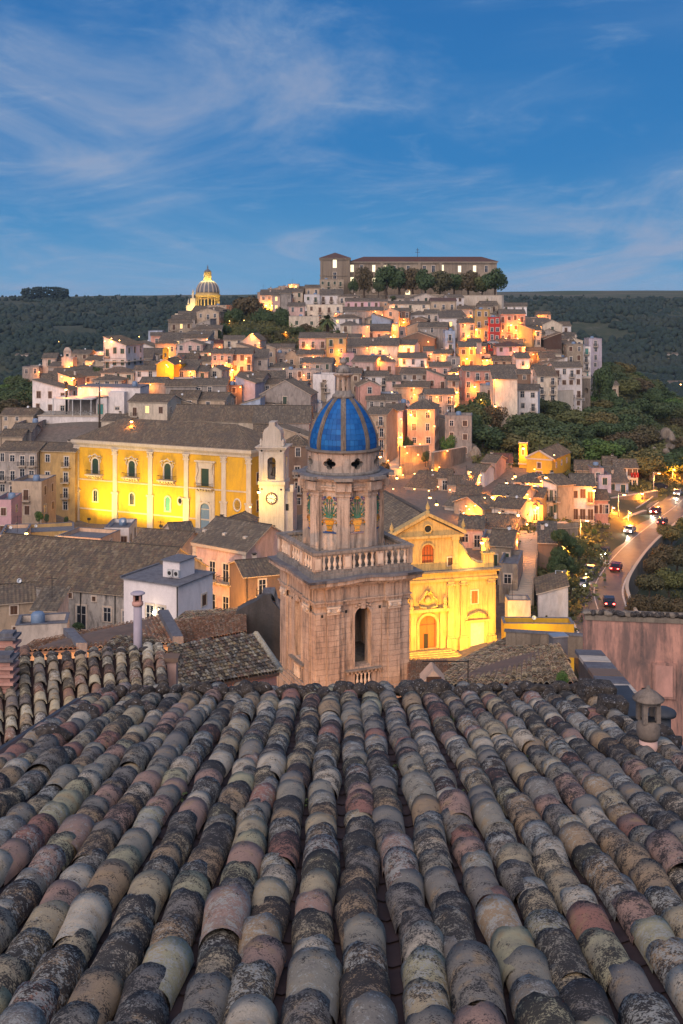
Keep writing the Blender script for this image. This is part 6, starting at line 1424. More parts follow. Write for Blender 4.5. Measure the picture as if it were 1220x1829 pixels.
# the roof terrace building
def terrace():
    Y = 300.0
    X = lambda px: (px - HX) * Y / F
    zw = lambda py, yy=Y: CZ - (py - HY) * yy / F
    t = thing('terrace_house', 'white restaurant building with roof terrace, pergola and rows of chairs', 'house', (X(130), Y, zw(742) - 10), rad(-6))
    z0 = zw(742) - 10
    x = lambda px: X(px) - X(130)
    z = lambda py: zw(py) - z0
    MB().box(x(66), 0, -6, x(212), 14, z(744), 'wall_white').box(x(40), -2, -6, x(66), 6, z(760), 'wall_white').build('wall', t)
    MB().box(x(64), -.2, z(744), x(213), 14, z(742.5), 'trim').build('terrace_deck', t)
    MB().box(x(162), 5, z(744), x(182), 13, z(712), 'wall_white').box(x(182), 6, z(744), x(212), 14, z(703), 'wall_white').box(x(118), 9, z(744), x(236), 18, z(696), 'wall_white').build('upper_block', t)
    MB().box(x(116), 8.8, z(696), x(237), 18.2, z(694.5), 'slate').box(x(160), 4.8, z(712), x(183), 13, z(711), 'slate').build('roof', t)
    pg = MB()
    for px in (92, 128, 143, 162): pg.box(x(px) - .1, .6, z(744), x(px) + .1, .8, z(713), 'shutwhite')
    pg.box(x(90), .4, z(714), x(165), 9, z(712), 'shutwhite'); pg.build('pergola', t)
    MB().box(x(104), 8.6, z(744), x(163), 8.8, z(715), 'wall_grey').build('rear_wall', t)
    for px, py, s, w_, h_ in ((80, 766, 'green', 2.2, 2.6), (118, 772, 'brown', 1.3, 2.4), (163, 770, 'white', 1.8, 1.8), (48, 768, 'dark', 1.4, 1.2)):
        link('window', win_mesh(s, w_, h_), t, (x(px), 0 if px > 60 else -2, z(py) - h_ / 2))
    link('door', win_mesh('teal', 1.5, 2.8), t, (x(170), 5, z(744) + .1)); link('window', win_mesh('white', 1.2, .8), t, (x(199), 6, z(735)))
    rl = MB().box(x(67), .1, z(742.5) + 1.0, x(165), .14, z(742.5) + 1.05, 'iron')
    for k in range(50): rl.box(x(67) + k * .3, .1, z(742.5), x(67) + k * .3 + .02, .13, z(742.5) + 1.0, 'iron')
    rl.build('railing', t)
    link('water_tank', tank_mesh(), t, (x(224), 10, z(694.5)))
    ch = MB().box(-.25, -.25, .42, .25, .25, .47, 'shutwhite').box(-.25, .21, .47, .25, .25, .95, 'shutwhite')
    for a in (-.22, .18):
        for b in (-.22, .18): ch.box(a, b, 0, a + .04, b + .04, .42, 'shutwhite')
    ch = ch.mesh('terrace_chair')
    tb = MB().lathe([(.25, 0), (.05, .05), (.05, .7), (.5, .72), (.5, .76)], 12, 'shutwhite').mesh('terrace_table')
    for i in range(9):
        for j in range(2):
            lo = t.matrix_basis @ Vector((x(76) + i * 1.45, 1.8 + j * 2.6, z(742.5)))
            o = link('terrace_table', tb, None, lo); tag(o, 'round white table among the chairs on the restaurant roof terrace', 'table', 'tables on the roof terrace')
            for k in range(2):
                lo2 = t.matrix_basis @ Vector((x(76) + i * 1.45 + (-.55 if k else .55), 1.8 + j * 2.6, z(742.5)))
                c_ = link('terrace_chair', ch, None, lo2, rad(90 if k == 0 else -90)); tag(c_, 'white chair pushed up to a round table on the roof terrace', 'chair', 'chairs on the roof terrace')
    pole = thing('utility_pole', 'dark wooden utility pole rising in front of the roof terrace', 'pole', (X(180) * .985, Y - 6, zw(785, Y - 6)))
    MB().lathe([(.32, 0), (.22, 12.5)], 8, 'bark').box(-.9, -.08, 10.8, .9, .08, 11.0, 'bark').build('pole', pole)
    MB().lathe([(.12, 12.5), (.2, 12.9), (.12, 14.5), (.25, 14.8), (.05, 15.6)], 8, 'slate').build('insulator', pole)
    fl = thing('tall_flue', 'tall dark metal flue standing behind the terrace pergola', 'flue', (X(112), Y + 4, zw(745)))
    MB().lathe([(.25, 0), (.25, 8.0), (.42, 8.05), (.42, 8.9), (.2, 9.1)], 8, 'iron').build('pipe', fl)
    FOOT.extend([(X(110), Y + 7, 10), (X(170), Y + 7, 11), (X(215), Y + 12, 8)])
terrace()

# small bell gables, chapels
def chapels():
    c = P(295, 0, 335.0); zb = CZ - (678 - HY) * 335 / F
    t = thing('chapel', 'small ochre chapel front with a single bell gable glowing yellow', 'chapel', (c.x, 335, zb), rad(-16))
    s1, s2 = shell(5.6, 9, 4.6, 'gy', 1.5, 'wall_yellow', 6); s2.mats = ['roof_brown' if q == 'R' else q for q in s2.mats]; s1.build('wall', t); s2.build('roof', t)
    b = MB(); arch_wall(b, -.8, .8, 5.6, 9.0, .4, 6.6, 7.6, .5, 'wall_yellow', I4); b.extrude([(-.9, 0, 9.0), (.9, 0, 9.0), (0, 0, 9.7)], (0, .5, 0), 'wall_yellow'); b.build('bell_gable', t)
    c = P(120, 0, 425.0); zb = CZ - (646 - HY) * 425 / F
    t = thing('chapel', 'small pale bell gable with a round top lit orange at the left end of town', 'chapel', (c.x, 425, zb), rad(-5))
    b = MB().box(-2.2, 0, -4, 2.2, 5, 1.6, 'wall_pale'); arch_wall(b, -1.4, 1.4, 1.6, 4.2, .55, 2.0, 3.2, .7, 'wall_pale', I4); b.lathe([(1.3, 0), (1.3, .7)], 16, 'wall_pale', T=TR(0, .7, 4.2) @ Matrix.Rotation(rad(90), 4, 'X')); b.build('wall', t)
    # yellow belfry and church on the right
    c = P(935, 0, 285.0); zb = CZ - (845 - HY) * 285 / F
    t = thing('small_bell_tower', 'slim yellow lit bell tower with a blind window against the dark trees', 'bell tower', (c.x, 285, zb), rad(-12))
    MB().box(-1.15, 0, -4, .95, 2.2, 7.9, 'wall_yellow').box(-1.35, -.15, 2.2, 1.15, 2.35, 2.5, 'trimlight').box(-1.25, -.1, 7.6, 1.05, 2.3, 7.9, 'trimlight').build('wall', t)
    link('window', win_mesh('brown', .7, 1.6), t, (-.1, 0, 4.6))
    c = P(963, 0, 280.0); zb = CZ - (852 - HY) * 280 / F
    t = thing('small_church', 'small yellow church with pedimented front, tiny cross and grey roofed nave', 'church', (c.x, 280, zb), rad(-28))
    s1, s2 = shell(6.6, 16, 4.6, 'gy', 1.9, 'wall_yellow', 6); s2.mats = ['roof_brown' if q == 'R' else q for q in s2.mats]; s1.build('wall', t); s2.build('roof', t)
    MB().extrude([(-3.7, -.15, 4.6), (0, -.15, 6.5), (0, -.15, 6.8), (-3.9, -.15, 4.8)], (0, .3, 0), 'trimlight').extrude([(3.7, -.16, 4.6), (0, -.16, 6.5), (0, -.16, 6.8), (3.9, -.16, 4.8)], (0, .3, 0), 'trimlight').box(-3.4, -.12, 4.3, 3.4, 0, 4.6, 'trimlight').build('pediment', t)
    MB().box(-.06, -.06, 6.7, .06, .06, 8.1, 'iron').box(-.45, -.05, 7.4, .45, .05, 7.52, 'iron').build('cross', t)
    link('window', win_mesh('brown', .9, 1.4), t, (0, 0, 2.2)); link('door', win_mesh('brown', 1.4, 2.2), t, (0, 0, -.8))
    for k in range(3): link('window', win_mesh('dark', .8, 1.2), t, (3.3, 3.5 + 4.5 * k, 2.2), rad(90))
chapels()
# round ruined stone tower with arches
def bastion():
    c = P(1041, 0, 385.0); zb = CZ - (727 - HY) * 385 / F
    t = thing('bastion', 'battered square stone bastion with two dark arches at the edge of town', 'bastion', (c.x, 385, zb), rad(-4))
    b = MB(); arch_wall(b, -2.6, 0, 0, 9.8, .6, 4.8, 6.0, 1.2, 'rubble', I4, cx=-1.2); arch_wall(b, 0, 2.6, 0, 9.8, .6, 4.8, 6.0, 1.2, 'rubble', I4, cx=1.2)
    b.box(-2.6, 1.2, -6, 2.6, 5, 9.8, 'rubble').box(-2.9, -.3, -6, 2.9, 1.1, -.02, 'rubble').box(-2.8, -.2, 9.8, 2.8, 5.1, 10.3, 'trim'); b.build('wall', t)
    link('window', win_mesh('dark', .5, .8), t, (.3, 0, 2.2))
bastion()
# terrace wall under the hilltop trees
def terrace_wall():
    a, b = P(812, 0, 528.0), P(896, 0, 508.0)
    yaw = math.atan2(b.y - a.y, b.x - a.x); w = math.hypot(b.x - a.x, b.y - a.y)
    zt = CZ - (528 - HY) * 518 / F
    t = thing('retaining_wall', 'long pale retaining wall below the row of trees on the hilltop', 'wall', (a.x, a.y, zt - 7), yaw)
    MB().box(0, 0, -5, w, 1.5, 7, 'palestone').box(-.1, -.1, 7, w + .1, 1.6, 7.25, 'trim').build('wall', t)
    for k in range(5): MB().box(w * (k + .3) / 5, -.35, -5, w * (k + .3) / 5 + 1.2, 0, 6.4, 'palestone').build('buttress', t)
    a, b = P(625, 0, 548.0), P(812, 0, 535.0)
    yaw = math.atan2(b.y - a.y, b.x - a.x); w = math.hypot(b.x - a.x, b.y - a.y)
    zt = CZ - (527 - HY) * 545 / F
    t = thing('retaining_wall', 'low stone parapet wall in front of the college garden', 'wall', (a.x, a.y, zt - 5), yaw)
    MB().box(0, 0, -5, w, .8, 5, 'rubble').box(-.1, -.1, 5, w + .1, .9, 5.2, 'trim').build('wall', t)
terrace_wall()

# ------------------------------------------------------------------ lesser houses closing the gaps
FOOT.extend([(-69, 290, 9), (11, 250, 9), (-66, 298, 8), (12, 262, 9), (13, 278, 8), (14.5, 296, 7)])
def fill():
    n = 0
    cells = []
    for Y in np.arange(268, 545, 11.5):
        for X in np.arange(-105, 100, 12.0):
            cells.append((X + R_.uniform(-2, 2), Y + R_.uniform(-2, 2)))
    for X, Y in cells:
        px = HX + X * F / Y; g = G(X, Y); pyg = HY - (g - CZ) * F / Y
        if px < 80 + (Y - 300) * 0.0 or px > 1040: continue
        if px > 826 and pyg > 728: continue
        if px > 770 + (pyg - 760) * 0 and pyg > 800: continue
        if 395 < px < 600 and 555 < pyg < 632: continue        # the hillside garden
        if px < 420 and Y > 430 and px < 300: continue
        if Y > 520 and px > 560: continue
        if any((X - a) ** 2 + (Y + 3 - b) ** 2 < (r * .62 + 3.6) ** 2 for a, b, r in FOOT): continue
        h = R_.choice([4, 5, 6, 6.5, 7])
        w = R_.uniform(6, 11)
        wl_ = R_.choices(['pale', 'cream', 'grey', 'tan', 'white', 'pink', 'stone', 'orange', 'lavender'], [5, 3, 5, 5, 3, 2, 3, 1, 1])[0]
        pe = HY - (g + h - CZ) * F / Y
        hw = w / 2 * F / Y
        house(px - hw, px + hw, pe, h, R_.choices(['gx', 'gy', 'sf', 'sl', 'sr', 'flat', 'hip'], [6, 2, 2, 1, 1, 1.5, 1])[0], wl_, R_.uniform(-18, 14), Y=Y, rt=R_.choice(['grey', 'grey', 'brown']), d=R_.uniform(7, 9), wins='auto', bal=.15, lit=.04)
        n += 1
    # behind and around the church and the street on the left
    for (x, y) in ((-62, 120), (-75, 135), (-85, 160), (-75, 205), (18, 280), (25, 240), (8, 248), (-6, 262), (2, 275), (-12, 285), (20, 262), (-2, 300), (10, 300), (22, 300)):
        if any((x - a) ** 2 + (y + 3 - b) ** 2 < (r * .62 + 3.6) ** 2 for a, b, r in FOOT): continue
        g = G(x, y); h = R_.choice([5, 6, 7]); px = HX + x * F / y; w = R_.uniform(7, 10); hw = w / 2 * F / y
        house(px - hw, px + hw, HY - (g + h - CZ) * F / y, h, R_.choice(['gx', 'gy', 'sf']), R_.choice(['pale', 'tan', 'orange', 'grey']), R_.uniform(-25, 25), Y=y, rt='brown', d=R_.uniform(7, 9), bal=.2)
    print('fill houses', n)
fill()
# ------------------------------------------------------------------ trees and woods
def leafmat(name, a, b, c):
    t = NT(name); p = t.pos()
    rn = t.node('ShaderNodeObjectInfo').outputs['Random']
    n = t.noise(p, 0.9, 4, 0.7); n2 = t.noise(p, 5, 2, 0.6)
    k = t.mix(t.rng(n, 0.35, 0.65), a, b); k = t.mix(t.rng(rn, 0.55, 1.0, 0, 0.8), k, c); k = t.mix(t.rng(n2, .3, .7, 0, .5), k, tuple(x * .45 for x in a))
    t.col(k); t.set('Roughness', 0.8)
leafmat('leafdark', (0.040, 0.075, 0.024), (0.065, 0.105, 0.036), (0.085, 0.095, 0.030))
leafmat('leafolive', (0.090, 0.105, 0.030), (0.13, 0.135, 0.042), (0.15, 0.105, 0.036))
leafmat('leafbright', (0.065, 0.14, 0.025), (0.11, 0.19, 0.040), (0.09, 0.14, 0.03))
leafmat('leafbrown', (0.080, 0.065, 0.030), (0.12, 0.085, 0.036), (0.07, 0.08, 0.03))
def fast_mesh(name, V, Fi, mat, smooth=False):
    me = bpy.data.meshes.new(name); n, k = Fi.shape
    me.vertices.add(len(V)); me.vertices.foreach_set('co', np.ascontiguousarray(V, dtype=np.float32).ravel())
    me.loops.add(n * k); me.loops.foreach_set('vertex_index', Fi.astype(np.int32).ravel())
    me.polygons.add(n); me.polygons.foreach_set('loop_start', np.arange(0, n * k, k, dtype=np.int32)); me.polygons.foreach_set('loop_total', np.full(n, k, dtype=np.int32))
    if smooth: me.polygons.foreach_set('use_smooth', np.ones(n, dtype=bool))
    me.materials.append(MATS[mat]); me.update(calc_edges=True); return me
def crown_mesh(seed, mat, n=2600, leaf=0.055, flat_=0.8, blobs=11, spread=0.55):
    """A crown of unit radius: leaf-sized faces thrown over uneven clumps."""
    g = np.random.default_rng(seed)
    d = g.normal(size=(blobs, 3)); d /= np.linalg.norm(d, axis=1)[:, None]
    c = d * g.uniform(.25, spread, (blobs, 1)) ; c[:, 2] *= flat_; r = g.uniform(.24, .46, blobs)
    w = r ** 2; bi = g.choice(blobs, n, p=w / w.sum())
    u = g.normal(size=(n, 3)); u /= np.linalg.norm(u, axis=1)[:, None]
    p = c[bi] + u * (r[bi] * g.uniform(.72, 1.06, n))[:, None]; p[:, 2] *= flat_
    nrm = u + g.normal(size=(n, 3)) * .5; nrm /= np.linalg.norm(nrm, axis=1)[:, None]
    a = np.cross(nrm, g.normal(size=(n, 3))); a /= np.linalg.norm(a, axis=1)[:, None]; b = np.cross(nrm, a)
    s = leaf * g.uniform(.6, 1.35, n)[:, None]
    V = np.stack([p - a * s, p + b * s * .7, p + a * s, p - b * s * .7], 1).reshape(-1, 3)
    return fast_mesh('crown', V, np.arange(4 * n).reshape(-1, 4), mat)
CROWN = {k: [crown_mesh(i * 7 + j, k, n) for j in range(3)] for i, (k, n) in enumerate((('leafdark', 3000), ('leafolive', 3000), ('leafbright', 3000), ('leafbrown', 2600)))}
TRUNK = MB().tube([(0, 0, -.15), (.01, 0, .1), (-.015, .01, .3), (.01, 0, .5)], [.05, .035, .028, .02], 'bark').tube([(0, 0, .2), (.12, .03, .4)], [.02, .012], 'bark', 5).tube([(0, 0, .25), (-.1, -.05, .45)], [.02, .012], 'bark', 5).mesh('trunk')
def tree(x, y, z, h, w, kd, label, group=None, name='tree', zc=.56):
    t = thing(name, label, 'tree' if h > 2.2 else 'bush', (x, y, z), R_.uniform(0, 6.28), group)
    tr = link('trunk', TRUNK, t); tr.scale = (h, h, h * 1.0)
    c = link('crown', R_.choice(CROWN[kd]), t, (0, 0, h * zc)); c.scale = (w / 1.45, w / 1.45, h * .72); c.rotation_euler = (0, 0, R_.uniform(0, 6.28))
    return t
def tree_px(px, ptop, pbase, Y, wpx, kd, label, group=None, dz=0.0, **k):
    b = P(px, pbase, Y); h = (pbase - ptop) * Y / F
    return tree(b.x, b.y, b.z + dz, h, wpx * Y / F, kd, label, group, **k)
# the row in front of the college
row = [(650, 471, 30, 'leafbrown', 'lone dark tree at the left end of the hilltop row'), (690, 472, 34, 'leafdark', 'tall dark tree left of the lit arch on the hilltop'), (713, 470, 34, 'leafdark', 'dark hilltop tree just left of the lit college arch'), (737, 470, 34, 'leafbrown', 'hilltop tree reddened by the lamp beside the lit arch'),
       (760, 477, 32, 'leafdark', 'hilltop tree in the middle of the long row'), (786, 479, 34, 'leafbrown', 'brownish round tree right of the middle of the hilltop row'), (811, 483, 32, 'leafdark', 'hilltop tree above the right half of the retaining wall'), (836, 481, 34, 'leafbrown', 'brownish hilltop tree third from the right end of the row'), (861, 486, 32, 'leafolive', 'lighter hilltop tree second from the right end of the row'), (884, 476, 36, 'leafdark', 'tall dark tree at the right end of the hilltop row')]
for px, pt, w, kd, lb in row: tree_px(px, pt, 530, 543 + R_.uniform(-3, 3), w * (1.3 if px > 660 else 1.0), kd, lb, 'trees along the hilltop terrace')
tree_px(632, 495, 528, 545, 18, 'leafdark', 'small dark tree leaning on the corner of the hilltop college')
tree_px(676, 500, 528, 541, 20, 'leafdark', 'low dark tree between the lone tree and the long hilltop row')
for px, pt, pb in ((808, 527, 540), (872, 530, 552), (702, 528, 538)): tree_px(px, pt, pb, 515, 13, 'leafdark', {808: 'small bush growing out of the retaining wall', 872: 'dark bush at the right end of the retaining wall', 702: 'low shrub between the roofs below the college'}[px], name='bush')
# the hillside garden
tree_px(440, 520, 585, 505, 58, 'leafbrown', 'great spreading brown-green tree at the top of the hillside garden')
tree_px(468, 546, 590, 490, 40, 'leafdark', 'dark tree beside the two bright lamps above the garden')
tree_px(418, 545, 590, 490, 34, 'leafdark', 'dark tree under the great spreading garden tree, on the left')
tree_px(504, 548, 592, 480, 30, 'leafdark', 'dark tree against the cream houses above the garden')
gsp = [(365, 572, 22), (385, 578, 26), (400, 568, 26), (425, 575, 30), (450, 578, 32), (478, 574, 30), (505, 580, 28), (530, 574, 28), (548, 568, 26), (566, 578, 24), (600, 580, 24), (592, 592, 22), (376, 596, 24), (402, 592, 26), (430, 598, 28), (458, 596, 28), (486, 600, 28), (514, 596, 28), (540, 596, 28), (560, 600, 22), (352, 590, 20), (474, 612, 26), (446, 610, 22), (500, 614, 26), (528, 612, 24), (380, 606, 20), (412, 588, 22), (470, 586, 24), (345, 582, 16), (520, 560, 22), (560, 560, 18)]
for i, (px, pt, w) in enumerate(gsp):
    kd = R_.choice(['leafdark', 'leafdark', 'leafolive', 'leafbright', 'leafbrown'])
    Y = 470 - (pt - 570) * .9
    tree_px(px, pt, pt + 26, Y, w * 1.15, kd, unique({'leafdark': 'dark green tree', 'leafolive': 'olive green tree', 'leafbright': 'fresh green tree', 'leafbrown': 'brownish tree'}[kd] + ' in the hillside garden,', px, pt + 10), 'trees of the hillside garden', dz=-2)
# palm
def palm(px, pt, pb, Y):
    b = P(px, pb, Y); h = (pb - pt) * Y / F
    t = thing('palm_tree', 'palm tree with a thick trunk and drooping fronds beside the hillside garden', 'palm tree', (b.x, b.y, b.z - 2))
    MB().tube([(0, 0, -1), (0, 0, h * .35), (.1, 0, h * .72 + 2)], [.75, .6, .7], 'bark', 8).build('trunk', t)
    fb = MB()
    for k in range(46):
        a = R_.uniform(0, 6.28); el = R_.uniform(-.5, 1.3); L = R_.uniform(3.6, 4.8)
        prev = None
        for q in range(6):
            s = q / 5; x = L * s * math.cos(el * (1 - .2 * s)) ; zz = h * .72 + 2 + L * s * math.sin(el) - 2.6 * s * s
            wd = .55 * math.sin(math.pi * min(1, s * .9 + .1)) + .05
            c_ = Vector((x * math.cos(a), x * math.sin(a), zz)); n_ = Vector((-math.sin(a), math.cos(a), 0))
            b_ = fb.add([c_ - n_ * wd - Vector((0, 0, .25 * wd)), c_, c_ + n_ * wd - Vector((0, 0, .25 * wd))])
            if prev is not None: fb.face([prev, b_, b_ + 1, prev + 1], 'leafdark'); fb.face([prev + 1, b_ + 1, b_ + 2, prev + 2], 'leafolive')
            prev = b_
    fb.build('fronds', t)
palm(585, 558, 604, 425)
# the round pine and other single trees of the town
def pine():
    b = P(235, 697, 345.0)
    t = thing('pine_tree', 'broad bright green umbrella pine below the tall white house', 'tree', (b.x, b.y, b.z - 3))
    MB().tube([(0, 0, -2), (.2, 0, 2), (.0, 0, 5)], [.5, .4, .3], 'bark', 7).build('trunk', t)
    for dx, dz, w, h in ((0, 6.3, 10.5, 5.2), (-4.0, 5.2, 6, 3.6), (4.2, 5.6, 6.5, 4.2)):
        c = link('crown', R_.choice(CROWN['leafbright']), t, (dx, 0, dz)); c.scale = (w / 1.7, w / 1.9, h / 1.5)
pine()
for px, pt, pb, Y, w, kd, lb in (
    (172, 648, 705, 355, 26, 'leafdark', 'tall dark cypress-like tree left of the tall white house'), (184, 670, 712, 350, 30, 'leafdark', 'dark tree left of the umbrella pine'), (162, 690, 725, 345, 24, 'leafdark', 'low dark tree above the roof terrace'),
    (801, 776, 822, 303, 30, 'leafbright', 'left half of the pair of round green trees below the ruined house'), (817, 780, 820, 305, 24, 'leafbright', 'right of the pair of round green trees below the ruined house'),
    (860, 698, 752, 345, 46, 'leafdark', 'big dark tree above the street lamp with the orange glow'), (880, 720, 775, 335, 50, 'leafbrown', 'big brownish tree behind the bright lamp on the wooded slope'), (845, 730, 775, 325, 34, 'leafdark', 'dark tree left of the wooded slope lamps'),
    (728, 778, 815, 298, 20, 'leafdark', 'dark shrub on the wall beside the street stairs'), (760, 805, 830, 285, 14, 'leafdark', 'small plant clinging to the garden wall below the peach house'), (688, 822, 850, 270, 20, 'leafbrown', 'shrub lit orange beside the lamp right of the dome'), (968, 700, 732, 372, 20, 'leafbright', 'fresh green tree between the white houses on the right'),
    (955, 716, 735, 368, 14, 'leafbright', 'small fresh green bush left of the white balconied houses'), (1004, 700, 735, 378, 26, 'leafdark', 'dark tree growing against the stone bastion'), (1075, 652, 730, 402, 44, 'leafdark', 'tall dark tree on the cliff right of the lavender house'),
    (1090, 690, 760, 398, 40, 'leafdark', 'dark tree below the cliff at the right end of town'), (1042, 930, 958, 236, 30, 'leafbright', 'round bush at the foot of the tall stone house'), (1052, 942, 966, 232, 26, 'leafbright', 'bright green bush beside the garden steps above the road'),
    (70, 912, 935, 232, 14, 'leafbright', 'spiky green potted shrub on the old terrace left of the palazzo'), (84, 918, 934, 231, 10, 'leafdark', 'small dark shrub among the pots left of the palazzo'), (118, 922, 936, 231, 9, 'leafdark', 'little clipped plant in a pot below the palazzo'), (140, 1112, 1125, 128, 22, 'leafdark', 'dark weeds sprouting below the long grey building')):
    tree_px(px, pt, pb, Y, w, kd, lb)
for i, (px, py, Y, w) in enumerate(((1000, 955, 196, 30), (1012, 965, 198, 32), (1022, 980, 200, 36), (990, 1006, 186, 26), (1000, 990, 190, 34), (1010, 1005, 192, 36), (1022, 1012, 196, 26), (1000, 1030, 182, 34), (1020, 1035, 185, 26), (1004, 1018, 182, 26), (1036, 975, 208, 24))):
    kd = R_.choice(['leafdark', 'leafdark', 'leafolive']); 
    tree_px(px, py - 14, py + 22, Y, w, kd, unique({'leafdark': 'dark green bushy tree', 'leafolive': 'olive bushy tree'}[kd] + ' between stairway and road,', px, py), 'bushy trees between the stairway and the road')
# bushes right of the road, browned and lit by its lamps
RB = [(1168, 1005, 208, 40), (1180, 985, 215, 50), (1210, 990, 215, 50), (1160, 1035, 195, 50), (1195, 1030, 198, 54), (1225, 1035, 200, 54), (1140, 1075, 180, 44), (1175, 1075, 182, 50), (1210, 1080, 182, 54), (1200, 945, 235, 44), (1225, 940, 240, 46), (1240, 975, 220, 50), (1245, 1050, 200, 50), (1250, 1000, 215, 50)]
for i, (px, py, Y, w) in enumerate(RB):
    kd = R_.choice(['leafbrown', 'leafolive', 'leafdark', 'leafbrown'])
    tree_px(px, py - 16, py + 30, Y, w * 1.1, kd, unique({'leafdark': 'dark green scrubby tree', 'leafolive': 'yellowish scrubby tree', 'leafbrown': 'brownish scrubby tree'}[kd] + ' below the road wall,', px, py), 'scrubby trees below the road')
# the wooded slope under the town, the cliffs and the left flank
def on_slope(x, y):
    px = HX + x * F / y; g = G(x, y); py = HY - (g - CZ) * F / y
    if 285 < y < 470 and px > 836 and py > 735 + max(0, 900 - px) * .2 and py < 905: return not (px > 1090 and py > 860) and not (px < 1100 and py > 800 and y < 300)
    if px > 1082 and 330 < y < 640: return True
    if px < 74 and 320 < y < 640: return True
    return False
ns = 0
pts = []
for y in np.arange(288, 600, 10.5):
    for x in np.arange(-180, 210, 10.5):
        X, Y = x + R_.uniform(-3, 3), y + R_.uniform(-3, 3)
        px = HX + X * F / Y
        if -15 < px < 1235 and on_slope(X, Y): pts.append((X, Y))
R_.shuffle(pts)
pts.sort(key=lambda p: p[1])
step = max(1, len(pts) // 230 + 1)
TK = {'leafdark': 'dark green', 'leafolive': 'yellowish olive', 'leafbrown': 'brownish', 'leafbright': 'fresh green'}
for i, (X, Y) in enumerate(pts):
    if any((X - a) ** 2 + (Y - b) ** 2 < (r * .6 + 2) ** 2 for a, b, r in FOOT): continue
    n = mnoise.noise(Vector((X * .02, Y * .02, 0)))
    kd = R_.choices(['leafdark', 'leafolive', 'leafbrown', 'leafbright'], [6, 3 if X > 0 and n > -.1 else .6, .6, .6])[0]
    h = R_.uniform(6, 9.5)
    tree(X, Y, G(X, Y) - 1.2, h, R_.uniform(9.5, 13), kd, '%s leafy tree in the dense wood on the %s flank of the hill' % (TK[kd], 'left' if X < 0 else 'right'), 'trees of the wooded flank, %s side, %s' % ('left' if X < 0 else 'right', TK[kd]))
    ns += 1
print('slope trees', ns)
# the far wood on the other side of the valley: crowns as one mass
def woodland():
    g = np.random.default_rng(5)
    import bmesh
    bm = bmesh.new(); bmesh.ops.create_icosphere(bm, subdivisions=0 + 1, radius=1); bm.verts.ensure_lookup_table()
    BV = np.array([v.co[:] for v in bm.verts]); BF = np.array([[v.index for v in f.verts] for f in bm.faces]); bm.free()
    N = 30000
    Y = 560 * np.exp(g.uniform(0, 1, N) * math.log(1900 / 560.0)); X = g.uniform(-.36, .36, N) * Y * 1.05
    Z = G_np(X, Y)
    bare = np.sin(X / 47 + 2) * np.sin(Y / 38) + .5 * np.sin(X / 19 + Y / 23)
    keep = (bare < .86) & ~((np.abs(X) < 75) & (Y < 640)) & ~((Z > 99) & (g.uniform(0, 1, N) < .55 + .06 * (Z - 99))) & ((Y > 640) | (np.abs(X) > 170))
    px = HX + X * F / Y
    patch = (px > 36) & (px < 128) & (Y > 1500) & (Y < 1640)       # the copse on the skyline at the left
    X, Y, Z = X[keep], Y[keep], Z[keep]; n = len(X)
    cx = g.uniform(38, 122, 700); cy = g.uniform(1640, 1700, 700); X = np.append(X, (cx - HX) * cy / F); Y = np.append(Y, cy); Z = np.append(Z, G_np((cx - HX) * cy / F, cy) * 0 + 112 + 6 * np.sqrt(np.clip(1 - ((cx - 80) / 46) ** 2, 0, 1)) - g.uniform(0, 15, 700)); n = len(X)
    s = g.uniform(2.3, 4.4, n) * np.clip((112 - Z) / 14.0, .42, 1)
    disp = 1 + g.normal(size=(n, len(BV), 1)) * .16
    V = BV[None] * disp * s[:, None, None] * np.array([1, 1, 1.0])[None, None]
    V += np.stack([X, Y, Z + s * .45], 1)[:, None]
    Fi = BF[None] + (np.arange(n) * len(BV))[:, None, None]
    t = NT('farleaf'); p = t.pos()
    a = t.mix(t.rng(t.noise(p, .05, 5, .7), .38, .62), (0.007, 0.020, 0.015), (0.018, 0.036, 0.024)); a = t.mix(t.rng(t.noise(p, .012, 4, .6), .5, .62, 0, .6), a, (0.032, 0.040, 0.026))
    t.col(a); t.set('Roughness', .9); t.bump(t.noise(p, 1.2, 4, .8), .6, .5)
    kind(link('far_woodland', fast_mesh('far_woodland', V.reshape(-1, 3), Fi.reshape(-1, 3), 'farleaf', True)), 'stuff')
    # rough grass and scrub over the near slopes
    N = 60000
    Y = g.uniform(150, 520, N); X = g.uniform(-150, 200, N); Z = G_np(X, Y)
    px = HX + X * F / Y; py = HY - (Z - CZ) * F / Y
    k = ((px > 850) & (py > 727) & (Y > 285)) | ((px > 1085) & (Y > 330)) | ((px < 74) & (Y > 330)) | ((X > 50) & (Y < 300) & (X > 47 + (Y - 180) * .46)) | ((px > 930) & (px < 1080) & (py > 890) & (X < 39 + (Y - 180) * .38)) | ((px > 345) & (px < 610) & (py > 560) & (py < 645) & (Y > 400))
    X, Y, Z = X[k], Y[k], Z[k]; n = len(X)
    Q = 9
    c = np.stack([X, Y, Z], 1)[:, None] + g.normal(size=(n, Q, 3)) * np.array([.8, .8, .35]); c[..., 2] += .1
    a = g.normal(size=(n, Q, 3)); a /= np.linalg.norm(a, axis=2)[..., None]; b = np.cross(a, g.normal(size=(n, Q, 3))); b /= np.linalg.norm(b, axis=2)[..., None]
    sz = g.uniform(.25, .6, (n, Q, 1))
    V = np.stack([c - a * sz, c + b * sz * .6, c + a * sz, c - b * sz * .6], 2).reshape(-1, 3)
    kind(link('undergrowth', fast_mesh('undergrowth', V, np.arange(len(V)).reshape(-1, 4), 'leafolive')), 'stuff')
woodland()
